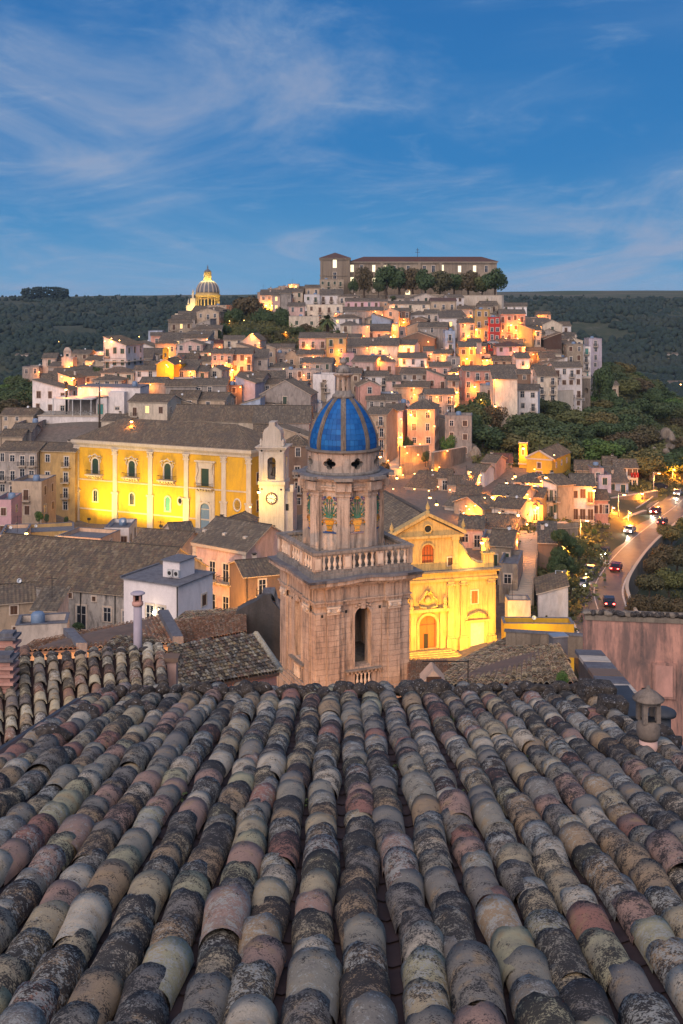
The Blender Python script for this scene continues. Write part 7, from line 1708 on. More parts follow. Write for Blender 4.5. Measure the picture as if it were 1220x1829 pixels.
# a lone white farmhouse across the valley, and a few tiny ones low on the left
for (x0, x1, ye, Y, lb, wl) in ((1184, 1212, 633, 690, 'long white farmhouse on the ridge at the far right', 'white'), (27, 50, 634, 900, 'tiny pale house alone in the valley woods on the left', 'pale'), (1092, 1104, 688, 430, 'small tan ruin on the cliff right of the town', 'tan'), (1196, 1225, 684, 520, 'low house with an orange lamp at the right edge of the valley', 'pale')):
    pc = (x0 + x1) / 2; Ys = np.arange(max(Y * .55, 330), 1700, 2.0); ok_ = CZ - (ye - HY) * Ys / F <= G_np((pc - HX) * Ys / F, Ys) + 4; Y = float(Ys[np.argmax(ok_)]) if ok_.any() else Y
    X = (pc - HX) * Y / F; g_ = G(X, Y); z = CZ - (ye - HY) * Y / F
    house(x0, x1, ye, max(3.5, min(4.5, z - g_ + 1)), 'gx', wl, 0, Y=Y, label=lb, d=8, wb=9, chim=0)
# ------------------------------------------------------------------ the road, its walls, the stairs
RC = [(39.5, 150), (40.6, 170), (41.8, 183), (44.3, 196), (49.9, 211), (58.5, 230), (70.0, 252), (82.0, 274), (95.5, 301), (112, 330), (128, 356)]
def catmull(pts, n=8):
    out = []
    for i in range(len(pts) - 1):
        p = [pts[max(0, i - 1)], pts[i], pts[i + 1], pts[min(len(pts) - 1, i + 2)]]
        for k in range(n):
            t = k / n
            out.append(tuple(0.5 * (2 * p[1][j] + (p[2][j] - p[0][j]) * t + (2 * p[0][j] - 5 * p[1][j] + 4 * p[2][j] - p[3][j]) * t * t + (3 * p[1][j] - p[0][j] - 3 * p[2][j] + p[3][j]) * t ** 3) for j in range(len(pts[0]))))
    out.append(pts[-1]); return out
RP = catmull(RC)
ZR = 49.7
def offs(d):
    out = []
    for i, (x, y) in enumerate(RP):
        a, b = RP[max(0, i - 1)], RP[min(len(RP) - 1, i + 1)]
        dx, dy = b[0] - a[0], b[1] - a[1]; L = math.hypot(dx, dy)
        out.append((x + d * dy / L, y - d * dx / L))     # positive: to the right going away
    return out
def strip(name, d0, d1, z, m, z1=None, k='structure', rng_=None):
    mb = MB(); A, B = offs(d0), offs(d1)
    R0 = range(len(A) - 1) if rng_ is None else rng_
    for i in R0:
        b = mb.add([(*A[i], z), (*B[i], z1 or z), (*B[i + 1], z1 or z), (*A[i + 1], z)])
        mb.face([b, b + 1, b + 2, b + 3], m)
    return kind(mb.build(name), k)
t_ = NT('asphalt'); p_ = t_.pos()
t_.col(t_.mix(t_.rng(t_.noise(p_, .5, 5, .7), .35, .65), (0.060, 0.058, 0.056), (0.10, 0.094, 0.088))); t_.set('Roughness', .55); t_.bump(t_.noise(p_, 18, 3, .7), .3, .02)
strip('road', -5.2, 5.2, ZR, 'asphalt')
strip('trail_edge_line', -4.95, -4.65, ZR + .006, 'whitepaint'); strip('trail_edge_line', 4.65, 4.95, ZR + .006, 'whitepaint'); strip('trail_centre_line', -.08, .08, ZR + .006, 'whitepaint', rng_=[i for i in range(len(RP) - 1)])  # painted white lines standing in for the light trails of passing cars
strip('pavement', -6.6, -5.2, ZR + .13, 'rubble')
def wall_along(name, label, d0, d1, z0, z1, m, cat, rng_=None, cap=True):
    t = thing(name, label, cat, (RP[20][0], RP[20][1], z0)); ox, oy = RP[20]
    A, B = offs(d0), offs(d1); mb = MB(); cp = MB()
    for i in (rng_ or range(len(A) - 1)):
        q = [(A[i][0] - ox, A[i][1] - oy, 0), (B[i][0] - ox, B[i][1] - oy, 0), (B[i + 1][0] - ox, B[i + 1][1] - oy, 0), (A[i + 1][0] - ox, A[i + 1][1] - oy, 0)]
        mb.extrude(q, (0, 0, z1 - z0), m); cp.extrude([(x, y, z1 - z0) for x, y, _ in q], (0, 0, .14), 'trim')
    mb.build('wall', t)
    if cap: cp.build('coping', t)
wall_along('road_wall', 'curving grey masonry wall holding up the outer side of the road', 5.25, 5.8, 36.0, 50.6, 'rubble', 'wall')
wall_along('low_wall', 'low kerb wall along the inner side of the curving road', -6.95, -6.65, 48.0, 50.3, 'rubble', 'wall', rng_=range(0, 60))
# upper terrace wall where the parked cars stand
def bank(a, b, z0, z1, label, m='rubble', th=.8):
    a, b = Vector(a), Vector(b); yaw = math.atan2(b.y - a.y, b.x - a.x); w = (b - a).length
    t = thing('retaining_wall', label, 'wall', (a.x, a.y, z0), yaw)
    MB().box(0, 0, 0, w, th, z1 - z0, m).box(-.05, -.05, z1 - z0, w + .05, th + .05, z1 - z0 + .12, 'trim').build('wall', t)
def gp(px, py, Y): p = P(px, py, Y); return (p.x, p.y, 0)
bank(gp(1090, 905, 272), gp(1175, 905, 283), 44, 51.6, 'rough stone wall below the parked cars on the upper street')
bank(gp(1082, 940, 245), gp(1155, 935, 262), 44, 50.6, 'warm lit stone wall on the inner side of the road bend')
bank(gp(1165, 880, 300), gp(1215, 835, 330), 46, 53.5, 'tall golden lit wall where the road leaves the picture')
bank(gp(775, 838, 285), gp(832, 805, 296), 52, 61, 'curved rubble wall under the pair of round green trees')
bank(gp(715, 822, 285), gp(766, 800, 288), 54, 62.5, 'grey garden wall beside the street stairs')
bank(gp(984, 722, 372), gp(1024, 722, 376), 60, 69.5, 'stone retaining wall beneath the white balconied houses', 'palestone')

def stairs(name, label, A, B, w, n, m='trim', side=True):
    A, B = Vector(A), Vector(B); d = B - A; run = math.hypot(d.x, d.y); yaw = math.atan2(-d.x, d.y)
    t = thing(name, label, 'stairs', tuple(A), yaw)
    me = MB().box(-w / 2, 0, -2.5, w / 2, run / n + .04, d.z / n, m).box(-w / 2 - .02, -.04, d.z / n - .05, w / 2 + .02, .0, d.z / n + .002, 'trimlight').mesh('step')
    for i in range(n): link('step', me, t, (0, run * i / n, d.z * i / n + .001 * (i % 2)))
    if side:
        for s in (-1, 1):
            a = (s * (w / 2 + .15)); MB().extrude([(a - .12, 0, -2.5), (a + .12, 0, -2.5), (a + .12, 0, .9), (a - .12, 0, .9)], (0, run, d.z), 'rubble').build('side_wall', t)
stairs('stairway', 'long straight stone stairway climbing between dark bushes and houses, lit orange', P(930, 1062, 178), P(946, 948, 214), 3.6, 34)
stairs('street_stairs', 'short stone stairs climbing under the lamps right of the blue dome', P(703, 838, 285), P(716, 778, 318), 4.0, 26)
for f_, lb_ in ((.12, 'added lamp on the wall near the foot of the long stairway'), (.5, 'added lamp on the wall half way up the long stairway'), (.95, 'added lamp on the wall at the top of the long stairway')):  # lamps added to light the stairway orange
    a_, b_ = P(930, 1062, 178), P(946, 948, 214); c_ = a_.lerp(b_, f_) + Vector((-2.1, 0, 2.9))
    t = thing('street_lamp', lb_, 'street lamp', tuple(c_), 0, 'street lamps of the old town')
    link('post', MB().lathe([(.06, -5), (.05, .3)], 8, 'iron').mesh('post'), t)
    link('lantern', MB().lathe([(.02, .3), (.20, .35), (.26, .55), (.2, .62), (.03, .75)], 10, 'bulb').mesh('lantern'), t); light('lamp_light', (c_.x + .7, c_.y - .5, c_.z + .3), 1100, (1.0, .34, .06), .2)
c_ = P(1133, 846, 290.5); t = thing('laundry', 'red cloths hung out to dry on the end of the white house balcony', 'laundry', tuple(c_))
for k in range(3):
    m = MB(); n_ = 6; pr_ = None
    for q in range(n_ + 1):
        x_ = -.9 + k * .75 + .6 * q / n_; b = m.add([(x_, .06 * math.sin(q * 1.9), .3), (x_, .12 * math.sin(q * 1.9 + .5) - .05, -1.0 - .15 * (k % 2)), (x_, .06 * math.sin(q * 1.9) + .03, .3), (x_, .12 * math.sin(q * 1.9 + .5) - .02, -1.0 - .15 * (k % 2))])
        if pr_ is not None: m.face([pr_, b, b + 1, pr_ + 1], 'redpaint', True); m.face([pr_ + 2, pr_ + 3, b + 3, b + 2], 'redpaint', True); m.face([pr_ + 1, b + 1, b + 3, pr_ + 3], 'redpaint')
        pr_ = b
    m.build('cloth', t)
MB().box(-1.1, -.01, .29, 1.5, .02, .31, 'iron').build('line', t)
# three terraced platforms at the top of the long stairway
l_ = P(975, 942, 222); MB_ = MB().box(-6.5, -2, -6, 6, 4, 0, 'rubble').box(-6.6, -2.1, 0, 6.1, 4.1, .15, 'trim'); t_ = thing('landing', 'stone landing with low wall at the top of the long stairway', 'landing', tuple(l_), rad(14)); MB_.build('platform', t_)
MB().box(-6.5, -2.2, .15, 6, -1.9, 1.1, 'rubble').build('low_wall', t_)

# ------------------------------------------------------------------ cars
def car(loc, yaw, paint, label, group=None, lights=False):
    t = thing('car', label, 'car', loc, yaw, group)
    b = MB()
    side = [(-2.1, .35), (-2.15, .75), (-1.95, .92), (-1.5, .98), (-1.05, 1.42), (.55, 1.46), (1.15, .98), (1.95, .86), (2.12, .65), (2.1, .35)]
    b.extrude([(x, -.85, z) for x, z in side], (0, 1.7, 0), paint); b.build('body', t)
    g = MB().extrude([(-1.42, -.862, 1.0), (-1.05, -.862, 1.36), (.5, -.862, 1.40), (1.02, -.862, 1.0)], (0, 1.724, 0), 'glass')
    g.extrude([(-1.55, -.7, 1.0), (-1.12, -.7, 1.40), (-1.10, -.7, 1.42), (-1.52, -.7, 1.02)], (0, 1.4, 0), 'glass').extrude([(1.18, -.7, 1.0), (.62, -.7, 1.43), (.60, -.7, 1.41), (1.12, -.7, .99)], (0, 1.4, 0), 'glass'); g.build('glazing', t)
    wm = MB().lathe([(.32, -.1), (.32, .1)], 14, 'rubber', T=Matrix.Rotation(rad(90), 4, 'X')).lathe([(.18, -.11), (.18, .11)], 10, 'sheetmetal', T=Matrix.Rotation(rad(90), 4, 'X')).mesh('wheel')
    for x in (-1.3, 1.3):
        for y in (-.8, .8): link('wheel', wm, t, (x, y, .32))
    hl = MB().box(2.02, -.14, .58, 2.13, .14, .74, 'bulbwhite' if lights else 'shutwhite').mesh('headlight'); tl = MB().box(-2.18, -.14, .68, -2.08, .14, .84, 'taillight' if lights else 'carred').mesh('taillight')
    for y in (-.62, .62): link('headlight', hl, t, (0, y, 0)); link('taillight', tl, t, (0, y, 0))
    if lights:
        m = Matrix.Translation(loc) @ Matrix.Rotation(yaw, 4, 'Z')
        a = m @ Vector((2.5, 0, .7)); e = m @ Vector((14, 0, .1)); light('headlamp_beam', a, 900, (1, .86, .6), .12, typ='SPOT', aim=e, size=1.1)
def on_road(i, d): 
    O = offs(d); a, b = RP[i], RP[i + 1]
    return (O[i][0], O[i][1], ZR + .01), math.atan2(b[1] - a[1], b[0] - a[0])
p_, y_ = on_road(29, -2.0); car(p_, y_ + math.pi, 'carpaint', 'silver car with lit headlights coming down the curving road', None, True)
p_, y_ = on_road(44, -2.0); car(p_, y_ + math.pi, 'carpaint', 'second car with lit headlights farther up the curving road', None, True)
for i_, (k_, s_, pt_, lb_) in enumerate(((36, -2.2, 'cardark', 'dark car with lit headlights between two silver cars on the road'), (52, -2.2, 'carred', 'red car with lit headlights on the upper stretch of the curving road'), (60, -2.2, 'carpaint', 'silver car with lit headlights entering the road at the picture edge'), (24, -2.2, 'carpaint', 'silver car with lit headlights nearest on the road bend'), (31, 2.2, 'carred', 'red car with red tail lights heading up the curving road'), (48, 2.2, 'cardark', 'dark car with red tail lights farther up the curving road'))):
    p_, y_ = on_road(k_, s_); car(p_, y_ + (math.pi if s_ < 0 else 0), pt_, lb_, None, True)  # more cars added for the light of their lamps on the road
p_, y_ = on_road(17, 2.0); car(p_, y_, 'cardark', 'dark car with red tail lights driving away round the bend', None, True)
b_ = P(1178, 894, 292); car((b_.x, b_.y, 51.6 - .9), rad(20), 'cardark', 'dark car parked by the upper street near the road')
b_ = P(1132, 892, 284); car((b_.x, b_.y, b_.z), rad(5), 'carpaint', 'pale car parked in front of the white balconied house')
b_ = P(883, 614.5, 418); car((b_.x - .6, b_.y, b_.z), rad(4), 'carpaint', 'white car parked at the foot of the red house')
b_ = P(868, 616, 419); car((b_.x, b_.y, b_.z), rad(4), 'cardark', 'dark car parked left of the red house')

# ------------------------------------------------------------------ street lamps
bpy.context.view_layer.update()
DG = bpy.context.evaluated_depsgraph_get()
def hit(px, py):
    d = Vector(((px - HX) / F, 1, -(py - HY) / F)).normalized()
    ok, loc, nrm, idx, ob, mt = scene.ray_cast(DG, Vector((0, 0, CZ)), d)
    return (loc, nrm, ob) if ok else (None, None, None)
brk = MB().box(-.03, 0, .30, .03, 1.25, .36, 'iron').box(-.1, 1.2, .1, .1, 1.28, .55, 'iron').lathe([(.05, .12), (.32, .02), (.30, .18), (.08, .30)], 10, 'iron').mesh('bracket')
glb = MB().lathe([(.02, -.30), (.20, -.24), (.26, -.10), (.22, .0), (.05, .03)], 10, 'bulb').mesh('lantern')
polem = MB().lathe([(.12, 0), (.08, 6.6)], 8, 'sheetmetal').box(-.04, -1.3, 6.5, .04, 0, 6.58, 'sheetmetal').box(-.14, -1.7, 6.42, .14, -1.0, 6.56, 'sheetmetal').mesh('pole')
polb = MB().box(-.16, -1.66, 6.28, .16, -1.02, 6.42, 'bulb').mesh('lamp_head')
def lamp(px, py, power=1800, typ='wall', off=2.0, color=(1.0, 0.28, 0.022), size=1.0, Y=None, drop=1.1):
    if typ == 'wall':
        if Y is None:
            got = None
            for dy in (0, 3, -3, 6, 9, -6, 12, 15, -9):
                for dx in (0, 4, -4, 8, -8):
                    loc, nrm, ob = hit(px + dx, py + dy)
                    if loc is not None and 120 < loc.y < 620 and abs(nrm.z) < .25 and nrm.y < -.3 and 'wall' in ob.name: got = (px + dx, py + dy, loc.y); break
                if got: break
            if got: px, py, Y = got[0], got[1], got[2] - 1.25
            else:
                loc, nrm, ob = hit(px, py); Y = (loc.y - off) if loc is not None and loc.y < 700 else find_Y(px, py, 6)
        p = P(px, py, Y)
        lb = unique('orange street lamp on a wall bracket', px, py)  # also names the lamps added at random for glow
        t = thing('street_lamp', lb, 'street lamp', tuple(p), 0, 'street lamps of the old town')
        b = link('bracket', brk, t); b.scale = (size,) * 3
        g = link('lantern', glb, t); g.scale = (size * 1.25,) * 3
        l = light('lamp_light', (p.x, p.y - .3, p.z - drop), power, color, .25)
    else:
        p = P(px, py, Y); lb = unique('street lamp on a slim metal pole', px, py)
        t = thing('street_lamp', lb, 'street lamp', (p.x, p.y + 1.3, p.z - 6.5), 0, 'street lamps of the old town')
        link('pole', polem, t); link('lamp_head', polb, t)
        light('lamp_light', (p.x, p.y - .3, p.z - .6), power, color, .25)
LL = [(475, 545, 3200), (486, 545, 3200), (521, 508, 600), (690, 607, 2600), (851, 588, 1500), (913, 580, 1800), (957, 575, 2600), (812, 725, 2200), (885, 731, 1300), (716, 780, 2600), (709, 853, 2600), (768, 888, 2200), (872, 887, 1700), (905, 862, 2400), (942, 935, 2200), (960, 905, 4200),
      (853, 968, 3200), (1065, 875, 1500), (1143, 872, 1900), (128, 663, 1900), (131, 675, 1600), (135, 690, 1200), (118, 695, 1100), (407, 660, 2600), (70, 664, 600), (820, 664, 2000), (834, 640, 1400), (812, 700, 1200), (765, 610, 500), (725, 575, 1700), (700, 640, 1200), (835, 600, 800), (870, 640, 1200), (600, 560, 300), (160, 655, 1300),
      (340, 660, 900), (235, 752, 1300), (880, 672, 900), (848, 690, 1300), (410, 573, 250), (935, 800, 1500), (920, 850, 1800), (990, 812, 500), (436, 572, 200), (975, 840, 1200), (780, 900, 1300), (738, 740, 1700), (700, 700, 600), (300, 655, 900), (540, 655, 500), (770, 655, 700), (560, 640, 500), (650, 600, 500), (605, 625, 700), (930, 590, 700), (900, 610, 500), (440, 640, 500), (380, 655, 700)]
for k in range(112):
    zone = [(700, 860, 600, 770), (800, 960, 560, 660), (300, 600, 590, 690), (640, 800, 550, 640), (690, 800, 780, 880), (820, 960, 830, 930), (100, 300, 600, 700)][k % 7]
    LL.append((R_.uniform(zone[0], zone[1]), R_.uniform(zone[2], zone[3]), R_.uniform(220, 900)))  # lamps added at random spots to spread orange pools over the walls
for px, py, pw in LL: lamp(px, py, pw * .95, size=1.0 if pw > 1000 else .5)
for px, py, Y, pw in ((1125, 915, 250, 6000), (1096, 906, 256, 4000), (1204, 838, 306, 6000), (1160, 872, 300, 3000), (1168, 930, 262, 5000), (1192, 905, 280, 4000)):
    lamp(px, py, pw, 'pole', Y=Y)  # some of these poles are added to brighten the road
lamp(1216, 686, 400, Y=515, size=1.0)
O_ = offs(-6.9)
for i_, lb_ in ((14, 'added road lamp on the inside of the bend, nearest of the roadside lamps'), (25, 'second added roadside lamp from the bend'), (36, 'third added roadside lamp from the bend'), (47, 'fourth added roadside lamp from the bend'), (58, 'fifth added roadside lamp, close to where the road leaves the picture')):
    x_, y_ = O_[i_]; t = thing('street_lamp', lb_, 'street lamp', (x_, y_, ZR), math.atan2(RP[i_ + 1][1] - RP[i_][1], RP[i_ + 1][0] - RP[i_][0]) + math.pi * 1.0, 'lamps added along the road')
    link('pole', polem, t); link('lamp_head', polb, t); m_ = t.matrix_basis @ Vector((0, -1.4, 5.9)); m2_ = t.matrix_basis @ Vector((0, 1.4, 5.9)); q_ = min((m_, m2_), key=lambda v: (v.x - RP[i_][0]) ** 2 + (v.y - RP[i_][1]) ** 2)
    if q_ is m2_: t.rotation_euler.z += math.pi
    light('lamp_light', tuple(q_), 4200, (1.0, 0.36, 0.05), .25)  # pole lamps added on the inner pavement to turn the road orange
lamp(679, 815, 2600, Y=262.0)
# lamp by the clock tower
lamp(462, 878, 1900, Y=226.0, color=(1.0, .62, .10)); lamp(447, 905, 1500, Y=231, color=(1, .5, .08), size=.5)
# bright doorway lamp at the old terrace
lamp(47, 952, 1600, Y=202, color=(1, .72, .35), drop=.3)
lamp(112, 962, 500, Y=198, size=.4); lamp(175, 980, 500, Y=196, size=.4); lamp(232, 1000, 700, Y=176, size=.4)
# street glow below the balconied palazzo and round the hidden lanes, from assumed lamps
for (x, y, z, pw) in ((-15.5, 156, 54.5, 5200), (-22, 160, 55, 4200), (-9, 140, 56, 4200), (-18, 148, 53, 3000), (-24, 178, 55.5, 1700)):
    p = Vector((x, y, z)); t = thing('street_lamp', unique('assumed orange street lamp in the lane', HX + x * F / y, HY - (z - CZ) * F / y), 'street lamp', tuple(p), 0, 'street lamps of the old town')
    link('bracket', brk, t); link('lantern', glb, t); light('lamp_light', (x, y - .2, z - .7), pw, (1, .45, .09), .25)

# ------------------------------------------------------------------ floodlights
fl_m = MB().box(-.35, -.15, -.25, .35, .2, .25, 'iron').box(-.3, .2, -.2, .3, .22, .2, 'litwhite').box(-.05, -.05, -.9, .05, .05, -.25, 'iron').mesh('floodlight')
def flood(x, y, z, aim, pw, color, size, label, dist=None):
    t = thing('floodlight', label, 'floodlight', (x, y, z), math.atan2(-(aim[0] - x), aim[1] - y))
    link('lamp_housing', fl_m, t)
    d = (Vector(aim) - Vector((x, y, z))).normalized()
    q = Vector((x, y, z)) + d * .5
    light('flood_beam', tuple(q), pw, color, .3, typ='SPOT', aim=aim, size=size, blend=.9)
Tp = Matrix.Translation((-40.7, 249.5, 49.5)) @ Matrix.Rotation(rad(-24.2), 4, 'Z')
for i, (a, dd, zz, pw, ta, tz) in enumerate(((-14.5, 6, 1.5, 26000, -14.5, 7), (-4.5, 6, 1.5, 26000, -4.0, 7), (4.5, 6, 1.5, 20000, 4.0, 7), (-9, 15, 1.0, 26000, -9, 12), (3, 16, 1.0, 16000, 3, 12), (13, 14, 1.0, 9000, 13, 10))):
    q = Tp @ Vector((a, -dd, zz)); e = Tp @ Vector((ta, 0, tz))
    flood(q.x, q.y, q.z, tuple(e), pw * (.29 if i < 3 else .09), (1.0, .64, .10) if i < 5 else (1, .52, .10), 2.3, 'ground floodlight aimed at the palazzo front, ' + ['below its first window', 'below its second window', 'below its third window', 'set back on its left', 'set back in its middle', 'in front of its portal'][i])
Tc_ = Matrix.Translation((12.8, 166.2, 47.7)) @ Matrix.Rotation(rad(14.5), 4, 'Z')
for i, (a, dd, zz, pw, ta, tz) in enumerate(((-4, 9, .5, 15000, -3, 7), (4.5, 9, .5, 15000, 4, 7), (9.5, 8, .5, 11000, 9, 6), (0, 20, 3, 13000, 0, 14))):
    q = Tc_ @ Vector((a, -dd, zz)); e = Tc_ @ Vector((ta, 0, tz))
    flood(q.x, q.y, q.z, tuple(e), pw * (.66 if i < 3 else .22), (1.0, .46, .045), 2.3, 'floodlight aimed at the golden church, ' + ['left of its door', 'right of its door', 'before its side portal', 'set back across the square'][i])
q = Tc_ @ Vector((6.2, -1.5, 12.9)); light('cornice_light', tuple(q), 500, (1, .6, .12), .2)
q = Vector((60.0 * 0 + 26.5, 152, 51.5)); light('garden_wall_light', tuple(P(960, 1125, 146.5)), 900, (1, .60, .08), .3)
# cathedral drum
cD = P(371, 545, 600)
for k in range(7):
    a = rad(-90 - 78 + 26 * k); q = (cD.x + 9.5 * math.cos(a), 600 + 9.5 * math.sin(a), CZ - (556 - HY) * .3 + 0.5)
    light('drum_light', q, 1500, (1, .72, .16), .3)
for k in range(4):
    a = rad(-90 - 60 + 40 * k); light('lantern_light', (cD.x + 3.4 * math.cos(a), 600 + 3.4 * math.sin(a), CZ - (498 - HY) * .3), 330, (1, .78, .25), .2)
light('college_lamp', tuple(P(735, 516, 546)), 900, (1, .45, .12), .3)
# glow on the near bell tower: assumed lamps, unseen under the near roof's edge
for (x, y, z, pw) in ((-1.0, 44.0, 80.0, 11000), (-9, 52.0, 79.0, 4500), (9.5, 50, 77.5, 2500), (20, 44, 82, 2500), (8.5, 30, 86.0, 700)):
    t = thing('street_lamp', unique('assumed orange lane lamp near the bell tower', HX + x * F / y, HY - (z - CZ) * F / y), 'street lamp', (x, y, z), 0, 'street lamps of the old town')  # assumed lamp out of view, inferred from the tower's glow
    link('bracket', brk, t); link('lantern', glb, t); light('lamp_light', (x, y, z - .7), pw, (1, .42, .12), .35)
# ------------------------------------------------------------------ the near roof, tile by tile
SL = 0.204; A0_ = 2.03                              # fall per metre, drop of its plane under the camera
cs = 1 / math.hypot(1, SL)
def roof_z(y): return CZ - A0_ - SL * y
def near_roof():
    X0, X1, YF, YN = -2.86, 2.80, 13.15, 1.2
    t = thing('near_house', 'house under the big lichen-covered tile roof that fills the lower half', 'house', (0, 7, CZ - 14))
    ox, oy, oz = 0, 7, CZ - 14
    wl = MB().extrude([(X0 + .15 - ox, YN - oy, -6), (X0 + .15 - ox, YF - .25 - oy, -6), (X0 + .15 - ox, YF - .25 - oy, roof_z(YF) - oz - .14), (X0 + .15 - ox, YN - oy, roof_z(YN) - oz - .14)], (X1 - X0 - .3, 0, 0), 'wall_pink'); wl.build('wall', t)
    dk = MB().extrude([(X0, YN - oy, roof_z(YN) - oz), (X0, YF - oy, roof_z(YF) - oz), (X0, YF - oy, roof_z(YF) - oz - .12), (X0, YN - oy, roof_z(YN) - oz - .12)], (X1 - X0, 0, 0), 'channel')
    deck = dk.build('roof', t)
    # channel tiles, seen between the rows
    N = Vector((0, SL * cs, cs)); V = Vector((0, cs, -SL * cs)); U = Vector((1, 0, 0))
    sp = (X1 - X0) / 25.0; NR = 25
    rows = []
    for i in range(NR + 1):
        rows.append((X0 + .02 + sp * i if i else X0 + .07, R_.uniform(0, 6.28), R_.uniform(.008, .028)))
    def rowx(i, y): x, ph, am = rows[i]; return x + am * math.sin(y * .55 + ph) + am * .5 * math.sin(y * 1.7 + ph * 2)
    ch = MB(); ch.tid = []
    for i in range(NR):
        y = YN
        while y < YF - .05:
            x = (rowx(i, y) + rowx(i + 1, y)) / 2; L = .36; o = Vector((x - ox, y - oy, roof_z(y) - oz)) + N * .004; prev = None
            for q in range(2):
                c = o + V * (q * L); w_ = .105
                b = ch.add([c - U * w_ + N * (.075 + .01 * (1 - q)), c - U * w_ * .55 + N * (.028 + .01 * (1 - q)), c + N * (.012 + .01 * (1 - q)), c + U * w_ * .55 + N * (.028 + .01 * (1 - q)), c + U * w_ + N * (.075 + .01 * (1 - q))])
                if prev is not None:
                    for k in range(4): ch.face([prev + k, prev + k + 1, b + k + 1, b + k], 'channel', True); ch.tid.append(0)
                prev = b
            y += .30
    kind(ch.build('channel_tile', deck), 'stuff')
    # cover tiles: a handful of hand-made shapes
    def tile_shape(seed, seg=12, nl=4):
        g = random.Random(seed); mb = MB(); mb.tid = []
        L = .46; r0, r1 = .088 + g.uniform(-.004, .004), .101 + g.uniform(-.005, .006)
        sk = g.uniform(-.02, .02); asym = g.uniform(-.012, .012); chip = g.random() < .65; cx_ = g.uniform(.2, .8)
        rings = []
        for q in range(nl + 1):
            s = q / nl; r = r0 + (r1 - r0) * s ** 1.2 + g.uniform(-.0015, .0015); pts = []
            for k in range(seg + 1):
                a = math.pi * k / seg
                yy = L * s
                if q == nl: yy += g.uniform(-.006, .006) - (.05 * math.exp(-((k / seg - cx_) / .10) ** 2) if chip else 0) + sk * math.cos(a)
                hh = r * (1.0 + asym * math.sin(2 * a) * 3) * math.sin(a) ** .92 if 0 < k < seg else 0
                pts.append((-r * math.cos(a) * (1 + asym), yy, hh + .006 * s))
            rings.append(mb.add(pts))
        for a, b in zip(rings, rings[1:]):
            for k in range(seg): mb.face([a + k, a + k + 1, b + k + 1, b + k], 'coppi', True)
        inner = mb.add([(v[0] * .84, v[1] - .001, v[2] * .82 - .002) for v in mb.v[rings[-1]:rings[-1] + seg + 1]])
        for k in range(seg): mb.face([rings[-1] + k, inner + k, inner + k + 1, rings[-1] + k + 1][::-1], 'coppi')
        mb.tid = [g.random()] * len(mb.f)
        return mb
    shapes = [tile_shape(s) for s in range(14)]; meshes = [s.mesh('tile') for s in shapes]
    allt = []
    for i in range(NR + 1):
        y = YN + R_.uniform(0, .25); prevx = None
        while y < YF + .02:
            ex = R_.uniform(.26, .36)
            allt.append((i, y, ex)); y += ex * (1.12 if R_.random() < .15 else 1)
    placed = []
    for i, y, ex in allt:
        x = rowx(i, y) + R_.uniform(-.008, .008)
        big = R_.random() < .05
        s = R_.uniform(.96, 1.07) * (1.15 if big else 1.0)
        zz = R_.uniform(.030, .045) + (.012 if big else 0)
        o = Vector((x - ox, y - oy, roof_z(y) - oz)) + N * zz
        pitch = math.atan(SL) - R_.uniform(.012, .050)
        M = Matrix.Translation(o) @ Matrix.Rotation(R_.uniform(-.055, .055) + .55 * (rowx(i, y + .3) - rowx(i, y)) * -3, 4, 'Z') @ Matrix.Rotation(-pitch, 4, 'X') @ Matrix.Rotation(R_.uniform(-.05, .05), 4, 'Y') @ Matrix.Diagonal((s, s * .98, s * R_.uniform(.85, 1.12), 1))
        px = HX + x * F / y; py = HY - (roof_z(y) - CZ) * F / y
        placed.append((y, -40 < px < 1260 and py < 1880, M, x))
    vis = sorted([p for p in placed if p[1]], key=lambda p: p[0])[:300]; ids = {id(p) for p in vis}
    rest = MB(); rest.tid = []
    for p in placed:
        k = R_.randrange(len(shapes))
        if id(p) in ids:
            o = link('tile', meshes[k], deck); o.matrix_local = p[2]
        else:
            b = len(rest.v); sh = shapes[k]
            rest.v.extend([tuple(p[2] @ Vector(v)) for v in sh.v]); tid = R_.random()
            for f, sm in zip(sh.f, sh.sm): rest.f.append(tuple(b + q for q in f)); rest.m.append(rest.mi('coppi')); rest.sm.append(sm); rest.tid.append(tid)
    kind(rest.build('tile', deck), 'stuff')
    # moss in the channels
    mo = MB()
    for k in range(30):
        i = R_.randrange(NR); y = R_.uniform(4.5, 12); x = (rowx(i, y) + rowx(i + 1, y)) / 2 + R_.uniform(-.02, .02)
        c = Vector((x - ox, y - oy, roof_z(y) - oz)) + N * .03
        for q in range(14):
            d = Vector((R_.uniform(-.035, .035), R_.uniform(-.07, .07), R_.uniform(0, .03))); a = Vector((R_.uniform(-1, 1), R_.uniform(-1, 1), R_.uniform(.2, 1))).normalized() * .015
            b = mo.add([c + d, c + d + a + U * .012, c + d + a * 1.6, c + d + a - U * .012]); mo.face([b, b + 1, b + 2, b + 3], 'leafdark')
    kind(mo.build('moss', deck), 'stuff')
    return rowx, NR
rowx, NR = near_roof()

